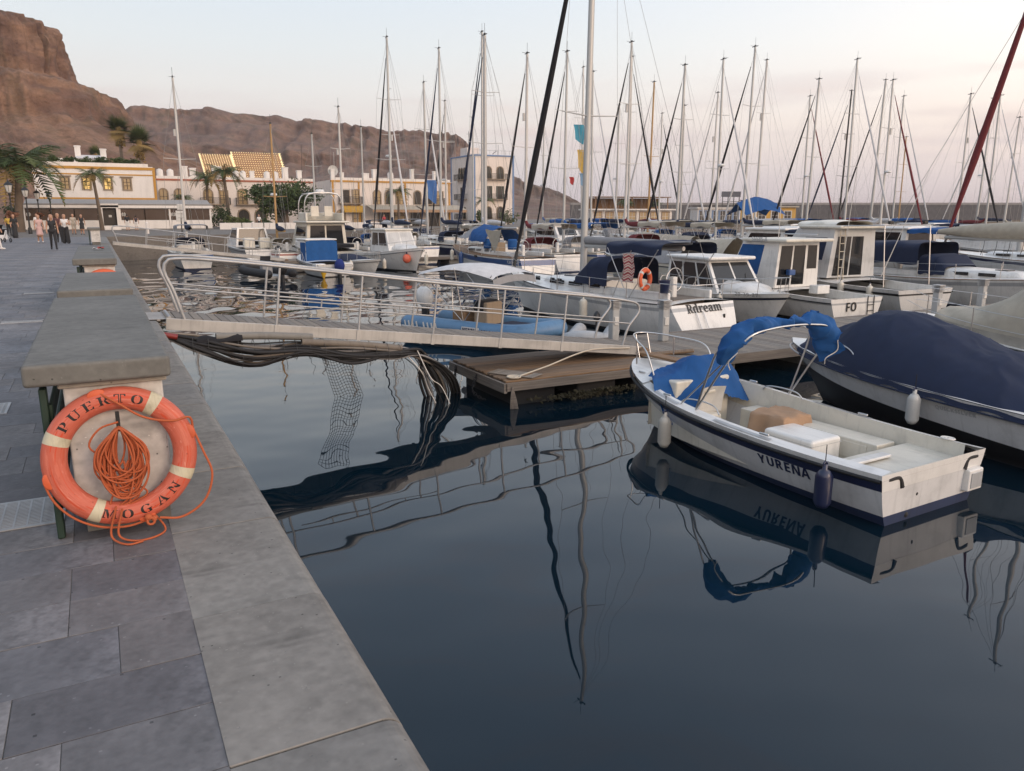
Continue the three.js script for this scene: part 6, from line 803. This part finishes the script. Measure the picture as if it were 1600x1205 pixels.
{ // sport fisher with navy screen and lifebuoy
  const b = motorboat({ name: 'sport_fisher', label: 'pale grey sport fisher with navy window cover and open cabin door', x: 25.9, z: -21.6, turn: AWAY - .04, L: 8.8, B: 3.1, bow: 1.5, stern: 1.0, hull: K.lgrey, stripe: K.iron }), c = b.cab({ z0: -1.1, z1: 2.0, y0: 1.2, y1: 3.05, w0: 1.28, w1: 1.08, fr: 1.3, ar: -.05 }, K.lgrey); c.pane('port', .34, .86, .36, .82, K.cNavy, 'window_cover'); c.pane('front', .08, .92, .3, .9, K.cNavy, 'windscreen_cover'); c.pane('aft', .1, .42, .04, .84, K.glass, 'door_pane'); c.pane('aft', .45, .72, .04, .84, K.glass, 'door_pane'); c.roof(.12, .12, K.cream, -.25); M('roof_crown', arch(1.0, .2, -1.1, .9, 3.14, .6), K.cream, b.t); M('ladder', [rod([.9, 1.0, -1.3], [.85, 3.1, -1.2], .018), rod([.62, 1.0, -1.3], [.6, 3.1, -1.2], .018), ...[1.3, 1.6, 1.9, 2.2, 2.5, 2.8].map(y => rod([.9, y, -1.28], [.62, y, -1.28], .016))], K.rope, b.t); M('outrigger', [rod([1.1, 1.2, -1.6], [1.9, 5.2, -2.6], .02, 6, .01)], K.mastWhite, b.t); M('second_outrigger', rod([-1.1, 1.2, -1.6], [-1.9, 5.2, -2.6], .02, 6, .01), K.mastWhite, b.t); M('aft_frame', [...bar([[1.2, 1.05, -3.6], [1.2, 3.2, -3.4], [-1.2, 3.2, -3.4], [-1.2, 1.05, -3.6]], .02), rod([1.2, 3.2, -3.4], [1.0, 3.15, -1.2], .02), rod([-1.2, 3.2, -3.4], [-1.0, 3.15, -1.2], .02)], K.steel, b.t); M('flood_lamps', [rbox(.2, .12, .1, .02, [.9, 3.3, -3.4])], K.iron, b.t); M('flood_lamp', rbox(.2, .12, .1, .02, [-.9, 3.3, -3.4]), K.iron, b.t);
  const tn = thing('lifebuoy', 'faded orange lifebuoy on the side of the sport fisher', 'lifebuoy', [24.35, 2.05, -21.3], -PI / 2); M('ring', new THREE.TorusGeometry(.27, .075, 10, 30), mat([.42, .16, .10], { r: .7, map: tGrime }), tn); for (let i = 0; i < 4; i++) M('band', new THREE.TorusGeometry(.27, .0765, 10, 4, .2).rotateZ(i * PI / 2 + .3), K.plastic, tn);
  fender('white fender on the side of the sport fisher', [24.25, .85, -19.6], K.cream, .12, .6, .3); fender('second white fender further aft on the sport fisher', [24.3, .8, -18.4], K.cream, .12, .6, .3); }
// ---- rigid inflatable NENNA with its sunshade, grey tender ----
function inflatable(t, L, B, r, tube1, y = .42) { const a = [[B / 2 - r, y, -L / 2], [B / 2 - r, y, -L / 2 + .5], [B / 2 - r, y, L * .18], [B * .36, y + .06, L * .36], [.12, y + .14, L / 2 - r]], pts = [...a, ...a.map(p => [-p[0], p[1], p[2]]).reverse()]; M('tube', tube(pts, r, 90, 12), tube1, t); for (const s of [1, -1]) M('tube_cone', lathe([[r, 0], [r * .8, .12], [r * .25, .26], [0, .28]], 12, [s * (B / 2 - r), y, -L / 2], [-PI / 2, 0, 0]), tube1, t); }
{
  const t = boat('rigid_inflatable', 'blue rigid inflatable lettered NENNA with white sunshade and white outboard', 'boat', 9.75, -19.7, .42), L = 5.0, B = 2.1; const bl = gel([.10, .22, .38], .55); inflatable(t, L, B, .25, bl);
  const h = Hull({ L: 4.4, B: 1.5, bow: .5, stern: .45, draft: .25 }); M('hull', h.strip(q => h.keel(q), q => h.sheer(q) - .05, 5), K.white, t); M('deck', h.flat(.02, .85, .42, .02), K.cream, t);
  for (const s of [1, -1]) { M('rubbing_strake', tube([[s * (B / 2 + .005), .36, -L / 2], [s * (B / 2 + .005), .36, L * .16], [s * B * .43, .42, L * .34]], .03, 30, 6), K.lgrey, t); for (let i = 0; i < 8; i++) M('white_flash', rbox(.012, .18, .05, .004, [s * (B / 2 + .002), .45, -L / 2 + .12 + i * .16 + (i > 3 ? .12 : 0)], [s * .5, 0, s * .25]), K.plastic, t); const p = M('name_panel', rbox(.014, .17, .62, .004, [s * (B / 2 + .002), .45, .15], [0, 0, s * .2]), K.lgrey, t); const tx = text('NENNA', .11, fontBold, .006); tx.translate(-tx.boundingBox.max.x / 2, -.055, 0).rotateY(s * PI / 2).translate(s * (B / 2 + .012), .455, .15); M('name_lettering', tx, K.navy, p); const t2 = text('POLO MARIN', .1, fontBold, .006); t2.rotateY(s * PI / 2).translate(s * (B / 2 + .006), .4, s > 0 ? 1.3 : .55); M('maker_lettering', t2, K.navy, t); }
  M('console', rbx(-.35, .35, .4, 1.15, -.3, .2, .05), K.stoneTrim, t); M('console_cover', rbx(-.38, .38, .85, 1.2, -.33, .1, .1), K.cBlack, t); M('seat', rbx(-.4, .4, .42, .85, -1.1, -.6, .06), K.woodBrown, t); M('bow_cushion', rbx(-.4, .4, .44, .6, .5, 1.3, .05), K.cNavy, t); outboard(t, 0, .75, -L / 2 - .05, K.white, 1.25);
  M('sunshade', clothGrid(16, 24, (u, v) => { const a = 1 - 2 * u; return V(a * .95, 2.02 + .2 * Math.sin(v * PI) - .1 * a * a - (u < .05 || u > .95 ? .05 : 0) * 1, lerp(-1.9, .9, v)); }, .015, 8), K.cWhite, t); M('sunshade_valance', [1, -1].map(s => grid(24, 2, (u, v) => [s * (.95 + .01 * Math.sin(u * 40)), 1.94 + .2 * Math.sin(u * PI) - v * (.12 + .03 * Math.sin(u * 22)), lerp(-1.9, .9, u)]))[0], K.cWhite, t); M('front_flap', grid(10, 3, (u, v) => [.95 * (1 - 2 * u), 1.96 - .1 * Math.pow(1 - 2 * u, 2) - v * .18, .9 + v * .05]), K.cGrey, t);
  const f = []; for (const s of [1, -1]) f.push(rod([s * .8, .6, -.3], [s * .93, 1.98, -1.85], .014), rod([s * .8, .6, -.3], [s * .93, 1.98, .85], .014), rod([s * .8, .6, -.3], [s * .93, 2.12, -.5], .014)); each('sunshade_pole', f, K.steel, t); M('stern_arch', tube([[.75, .6, -2.1], [.72, 1.5, -2.2], [-.72, 1.5, -2.2], [-.75, .6, -2.1]], .02, 40, 7), K.steel, t);
  const g = boat('inflatable_tender', 'small grey inflatable tender beside the gangway foot', 'dinghy', 11.7, -17.4, -.7); inflatable(g, 2.7, 1.35, .2, gel([.46, .47, .48], .6), .3); M('floor', rbx(-.45, .45, .1, .16, -1.2, .8, .02), K.grey, g); M('thwart', rbx(-.5, .5, .36, .4, -.2, .05, .01), K.wood, g); M('grab_rope', tube([[.68, .36, -1.1], [.7, .28, -.5], [.68, .36, .1], [.6, .33, .6]], .01, 20, 5), K.ropeWhite, g); M('bow_ring', new THREE.TorusGeometry(.05, .015, 6, 12).translate(0, .4, 1.36), K.steel, g); outboard(g, 0, .5, -1.4, K.black, .6);
}
// ---- the row along the second pontoon, left to right ----
{ const t = boat('dark_inflatable', 'dark inflatable with black outboard seen over the gangway rail', 'boat', 8.3, -45.5, AWAY + .2); inflatable(t, 4.4, 1.9, .24, K.rubber); M('floor', rbx(-.6, .6, .15, .3, -2, 1.3, .03), K.grey, t); M('console', rbx(-.3, .3, .3, 1.0, -.4, 0, .05), K.cGrey, t); outboard(t, 0, .3, -2.4, K.cBlack, 1.45); M('windscreen', grid(6, 3, (u, v) => [(u - .5) * .6, 1 + v * .3, -.1 - v * .1]), K.smoked, t); }
{ const b = motorboat({ name: 'blue_canopy_boat', label: 'small white boat with bright blue canopy screen and covered outboard', x: 11.9, z: -47.6, turn: AWAY + .1, L: 5.6, B: 2.3, bow: 1.15, stern: .75, hull: K.lgrey }); M('canopy', [arch(.98, .35, 1.2, -.6, 1.75, .3)], K.white, b.t); M('canopy_screen', [grid(14, 10, (u, v) => { const a = 1 - 2 * u; return [a * .98, .78 + v * 1.3 - .1 * Math.pow(Math.abs(a), 6) * v, -.62 - .05 * Math.sin(v * 3) + .02 * Math.sin(u * 20)]; }), grid(8, 8, (u, v) => [.99, .85 + v * 1.1, -.6 + u * .9])], K.cBlue, b.t); M('white_cover_top', rbx(-.98, .98, 2.07, 2.16, -.65, 1.2, .04), K.white, b.t); outboard(b.t, -.15, .2, -3.0, K.cRoyal, 1.6); for (const s of [-1, 1]) M('stern_seat', rbx(s * .85 - .3, s * .85 + .3, .45, .8, -2.7, -2.1, .05), K.white, b.t);
  const y = thing('yellow_bag', 'yellow bag hung over the propeller of the blue covered outboard', 'bag', [11.3, .32, -44.2]); M('bag', clothGrid(16, 10, (u, v) => { const a = u * 2 * PI, r = .22 * (1 - v * .75); return V(Math.cos(a) * r, .2 - v * .5, Math.sin(a) * r); }, .04, 9), mat([.55, .33, .02], { r: .7 }), y); M('tie', rod([0, .18, 0], [0, .45, 0], .02), K.rope, y); }
{ const b = motorboat({ name: 'covered_runabout', label: 'low white runabout with navy cockpit cover', x: 14.3, z: -47.8, turn: .25, L: 5.4, B: 2.1, bow: .95, stern: .7, stripe: K.white }); M('cockpit_cover', grid(24, 16, (u, v) => { const q = lerp(.06, .62, v), p = b.h.pt(q, b.S(q), 1, .02), a = 1 - 2 * u; return [p.x * a, b.S(q) + .03 + .42 * Math.pow(Math.max(0, 1 - a * a), .7) * Math.sin(PI * clamp(.2 + v * .75)), p.z]; }), K.cNavy, b.t); fender('white fender on the low runabout, left of two', [13.5, .55, -46.2], K.cream, .12, .6, .3); fender('white fender on the low runabout, right of two', [15.55, .6, -46], K.cream, .12, .6, .3); }
{ const b = motorboat({ name: 'fishing_cabin_boat', label: 'white fishing boat with forward cabin and an orange buoy on its side', x: 17.6, z: -49.8, turn: .12, L: 7.6, B: 2.7, bow: 1.55, stern: 1.0, stripe: K.grey, rub: K.lgrey }), c = b.cab({ z0: -1.6, z1: 1.3, y0: 1.2, y1: 2.55, w0: 1.05, w1: .92, fr: .7 }); for (const f of ['port', 'starboard']) { c.pane(f, .08, .44, .3, .9, K.smoked); c.pane(f, .5, .92, .3, .9, K.smoked); } c.pane('front', .05, .47, .3, .92, K.lgrey); c.pane('front', .53, .95, .3, .92, K.lgrey); c.roof(.12, .12, K.cream); M('foredeck_trunk', vtube([[0, 1.35, .8], [0, 1.4, 1.6], [0, 1.4, 2.3], [0, 1.4, 3.0]], [.85, .8, .6, .02], 16).translate(0, -1.4, 0).scale(1, .42, 1).translate(0, 1.4, 0), K.white, b.t); M('aerial', rod([.5, 2.6, -1], [.5, 5, -1.2], .015, 4), K.mastWhite, b.t);
  const o = thing('mooring_buoy', 'round orange buoy hung on the side of the fishing boat', 'buoy', [17.35, .85, -46.9]); M('ball', sph(.27, [0, 0, 0], [1, 1.08, 1], 18, 12), mat([.75, .16, .09], { r: .5, map: tGrime }), o); M('neck', rod([0, .25, 0], [0, .42, 0], .05), K.navy, o); M('lanyard', rod([0, .4, 0], [0, .85, 0], .01, 4), K.ropeWhite, o); fender('white fender at the fishing boat stern', [16.3, .6, -51], K.cream, .13, .65, .3); fender('pale long fender at the fishing boat bow', [18.4, .8, -46.2], K.cream, .13, .7, .3); }
{ const b = motorboat({ name: 'flybridge_cruiser', label: 'cream flybridge cruiser with tubular arch, behind the blue canopy boat', x: 14.6, z: -57.8, turn: AWAY + .05, L: 9.5, B: 3.4, bow: 1.8, stern: 1.1, hull: K.cream }), c = b.cab({ z0: -1.8, z1: 2.2, y0: 1.3, y1: 3.0, w0: 1.5, w1: 1.35, fr: 1.1 }, K.cream); c.pane('aft', .08, .46, .1, .9, K.glass, 'door_pane'); c.pane('aft', .5, .92, .1, .9, K.glass, 'door_pane'); for (const f of ['port', 'starboard']) c.pane(f, .15, .9, .45, .85, K.glass); c.roof(.25, .14, K.cream, -.3); M('flybridge_wall', [rbx(-1.35, 1.35, 3.15, 3.75, .2, .5, .08), rbx(-1.4, -1.25, 3.15, 3.7, -1.6, .3, .05)], K.cream, b.t); M('flybridge_side', rbx(1.25, 1.4, 3.15, 3.7, -1.6, .3, .05), K.cream, b.t); for (const x of [-.5, .5]) M('helm_seat', [rbx(x - .3, x + .3, 3.5, 4.2, -.9, -.75, .06), rbx(x - .3, x + .3, 3.45, 3.6, -.9, -.4, .05)], K.cream, b.t); for (const z of [-1.3, .2]) M('radar_arch', tube([[1.4, 3.2, z], [1.3, 4.6, z - .1], [1.0, 5.0, z - .15], [-1.0, 5.0, z - .15], [-1.3, 4.6, z - .1], [-1.4, 3.2, z]], .045, 60, 8), K.steel, b.t); M('sun_top', rbx(-1.1, 1.1, 5.02, 5.08, -1.4, .1, .02), K.white, b.t); M('radar', lathe([[0, 0], [.3, .02], [.32, .15], [.26, .26], [0, .28]], 14, [0, 5.1, -.7]), K.white, b.t); M('cockpit_screen', rbx(-1.4, 1.4, 1.3, 1.55, -3.6, -1.85, .05), K.cBlack, b.t); M('whip_aerial', rod([1.2, 5, -.5], [1.2, 8.4, -.8], .015, 4), K.darkwire, b.t); M('second_aerial', rod([-1.2, 5, -.5], [-1.2, 8.0, -.6], .015, 4), K.mastWhite, b.t); }
{ const b = motorboat({ name: 'cabin_speedboat', label: 'white sports cruiser seen from astern at the far left mooring', x: 10.4, z: -63, turn: AWAY + .1, L: 8, B: 3, bow: 1.5, stern: 1.1 }), c = b.cab({ z0: -1.4, z1: 1.4, y0: 1.2, y1: 2.6, w0: 1.3, w1: 1.05, fr: .9, ar: .3 }); c.pane('aft', .06, .94, .1, .95, K.glass); for (const f of ['port', 'starboard']) c.pane(f, .1, .9, .45, .9, K.glass); for (const x of [-.6, .55]) M('cockpit_seat', rbx(x - .4, x + .4, 1.1, 1.9, -2.4, -1.9, .1), K.cream, b.t); M('swim_platform', rbx(-1.3, 1.3, .35, .5, -4.7, -4, .05), K.white, b.t); const bk = thing('round_fender', 'round black fender on the stern of the sports cruiser', 'fender', [11.8, 1.15, -58.9]); M('ball', sph(.24), K.rubber, bk); M('lanyard', rod([0, .2, 0], [0, .5, 0], .02), K.rope, bk); }
{ const b = motorboat({ name: 'silver_speedboat', label: 'silver speedboat with low windscreen beyond the fishing boat', x: 21, z: -58.2, turn: .3, L: 7.4, B: 2.6, bow: 1.4, stern: 1.0, hull: K.lgrey, stripe: K.navy }); const c = b.cab({ z0: -1.2, z1: 1.2, y0: 1.15, y1: 1.75, w0: 1.1, w1: .8, fr: 1.0, ar: .5 }, K.smoked); c.roof(.02, .05, K.lgrey); M('arch_bar', tube([[1.1, 1.1, -1.6], [.9, 2.3, -2], [-.9, 2.3, -2], [-1.1, 1.1, -1.6]], .05, 30, 8), K.lgrey, b.t); }
for (const [x, z, L, turn, label, roof] of [[27.5, -60.2, 8.5, PI, 'white hardtop motor yacht low between the masts before the arcade', K.cBeige], [35.6, -58.5, 9, .1, 'white motor yacht with blue awning below the pennants', K.cBlue], [50, -46.5, 9, PI, 'white motor yacht with beige awning behind the sport fisher', K.cBeige], [68.5, -47, 10, PI, 'large white motor yacht behind the beige covered boom', K.cNavy], [90, -62, 11, .1, 'far white motor yacht near the right edge below the sea wall', K.cBeige], [35.4, -33.5, 9, PI, 'white motor yacht with navy awning behind the pilothouse boat roof', K.cNavy], [40.0, -37.0, 8, PI + .1, 'white cruiser with beige awning just left of the sport fisher cabin', K.cBeige], [44.5, -32.5, 9.5, PI, 'white motor yacht with blue awning above the sport fisher stern', K.cBlue], [49.6, -35.5, 9, PI - .1, 'white cruiser with grey awning behind the beige covered boom', K.cGrey], [54.5, -31.5, 10, PI, 'big white cruiser with navy awning close to the red headsail', K.cNavy], [60, -36, 9, PI, 'white cruiser with beige awning right of the red headsail foot', K.cBeige]]) { const b = motorboat({ name: 'motor_yacht', label, x, z, turn, L, B: L * .34, bow: 1.7, stern: 1.1, group: 'motor yachts among the masts' }), c = b.cab({ z0: -L * .2, z1: L * .22, y0: 1.3, y1: 2.7, w0: L * .14, w1: L * .125, fr: 1 }); for (const f of ['port', 'starboard', 'front', 'aft']) c.pane(f, .1, .9, .4, .88, K.glass); c.roof(.2, .14); M('awning', arch(L * .13, .3, -L * .2, -L * .42, 2.5, .3), roof, b.t); M('awning_frame', [1, -1].flatMap(s => [rod([s * L * .13, 1.1, -L * .4], [s * L * .13, 2.6, -L * .4], .02)])[0], K.steel, b.t); }
// blue boom tent and pennants
{ const t = thing('boom_tent', 'bright blue tarpaulin tent stretched over a boom far right', 'tarpaulin', [52.2, 0, -51.6]); M('sheet', clothGrid(20, 16, (u, v) => V(lerp(-2.6, 2.2, u), 4.6 - 1.1 * Math.abs(v - .5) * 2 + .5 * Math.sin(u * PI), (v - .5) * 2.4), .08, 3), K.cBlue, t); M('ridge_pole', rod([-2.6, 4.5, 0], [2.2, 4.5, 0], .05), K.mast, t); M('support', rod([0, 1.2, 0], [0, 4.5, 0], .05), K.mast, t); M('second_support', rod([-2.4, 1.2, 0], [-2.4, 4.4, 0], .04), K.mast, t); }
function flag(label, p, w, h, m, cat = 'flag') { const t = thing('pennant', label, cat, p); M('cloth', grid(10, 8, (u, v) => [-u * w * (1 - v * .15) + .04 * Math.sin(v * 5), -v * h * (1 - u * .25), .08 * Math.sin(u * 5 + v * 3)]), m, t); M('halyard', rod([0, .25, 0], [0, -h - .25, 0], .008, 4), K.wire, t); }

pontoon('short pontoon behind the sport fisher and its neighbours', 33, 64, -40.4, -42.4, 0, { skip: 4 });
for (const [x, z, L, B, tw, hull, cov, label] of [[31.8, -36.6, 8, 2.7, PI, K.white, K.cBeige, 'small boat under a beige tarpaulin behind the cabin cruiser'], [27.6, -35.5, 7.5, 2.6, PI + .08, K.cream, K.cGrey, 'small boat under a grey tarpaulin behind the sloop bimini'], [57.5, -44.8, 8, 2.7, .1, K.white, K.cTan, 'small boat under a tan tarpaulin below the black mast'], [38.2, -46, 8, 2.7, 0, K.navy, K.cBeige, 'navy hulled boat under a beige tarpaulin below the wooden mast'], [71, -44, 8.5, 2.8, PI, K.white, K.cTan, 'boat under a tan tarpaulin before the sea wall at right']]) {
  const b = motorboat({ name: 'tarpaulin_boat', label, x, z, turn: tw, L, B, bow: 1.4, stern: 1.0, hull, group: 'boats under tarpaulins' }); M('tarpaulin', grid(30, 30, (u, v) => { const q = lerp(.03, .8, v), p = b.h.pt(q, b.S(q), 1, .03), a = 1 - 2 * u; return [p.x * a, b.S(q) + .05 + (1.25 - .5 * v) * Math.pow(Math.max(0, 1 - Math.pow(Math.abs(a), 1.6)), .8) + .1 * (nz(u * 5, v * 6, 33, 3) - .5), p.z]; }), cov, b.t); M('ridge_pole', rod([0, 2.2, -L * .45], [0, 1.95, L * .25], .03), K.mast, b.t);
}
flag('turquoise pennant high on the flag halyard', [44.53, 12.4, -68.3], 1.2, 1.9, mat([.06, .30, .42], { r: .9, map: tCloth })); flag('yellow and orange pennant in the middle of the halyard', [44.6, 10.0, -68.3], .8, 2.4, mat([.62, .42, .10], { r: .9, map: tCloth })); flag('pale blue pennant lowest on the halyard', [45.0, 7.7, -68.3], .9, 1.5, mat([.22, .36, .52], { r: .9, map: tCloth })); flag('blue and white flag before the ochre arcade', [27.4, 6.6, -66], .9, 2.1, mat([.07, .18, .45], { r: .9, map: tCloth }), 'flag'); flag('tiny red flag left of the pennants', [43.2, 7.3, -68], .5, .8, mat([.4, .05, .05], { r: .9 }));

renderer.render(scene, camera);
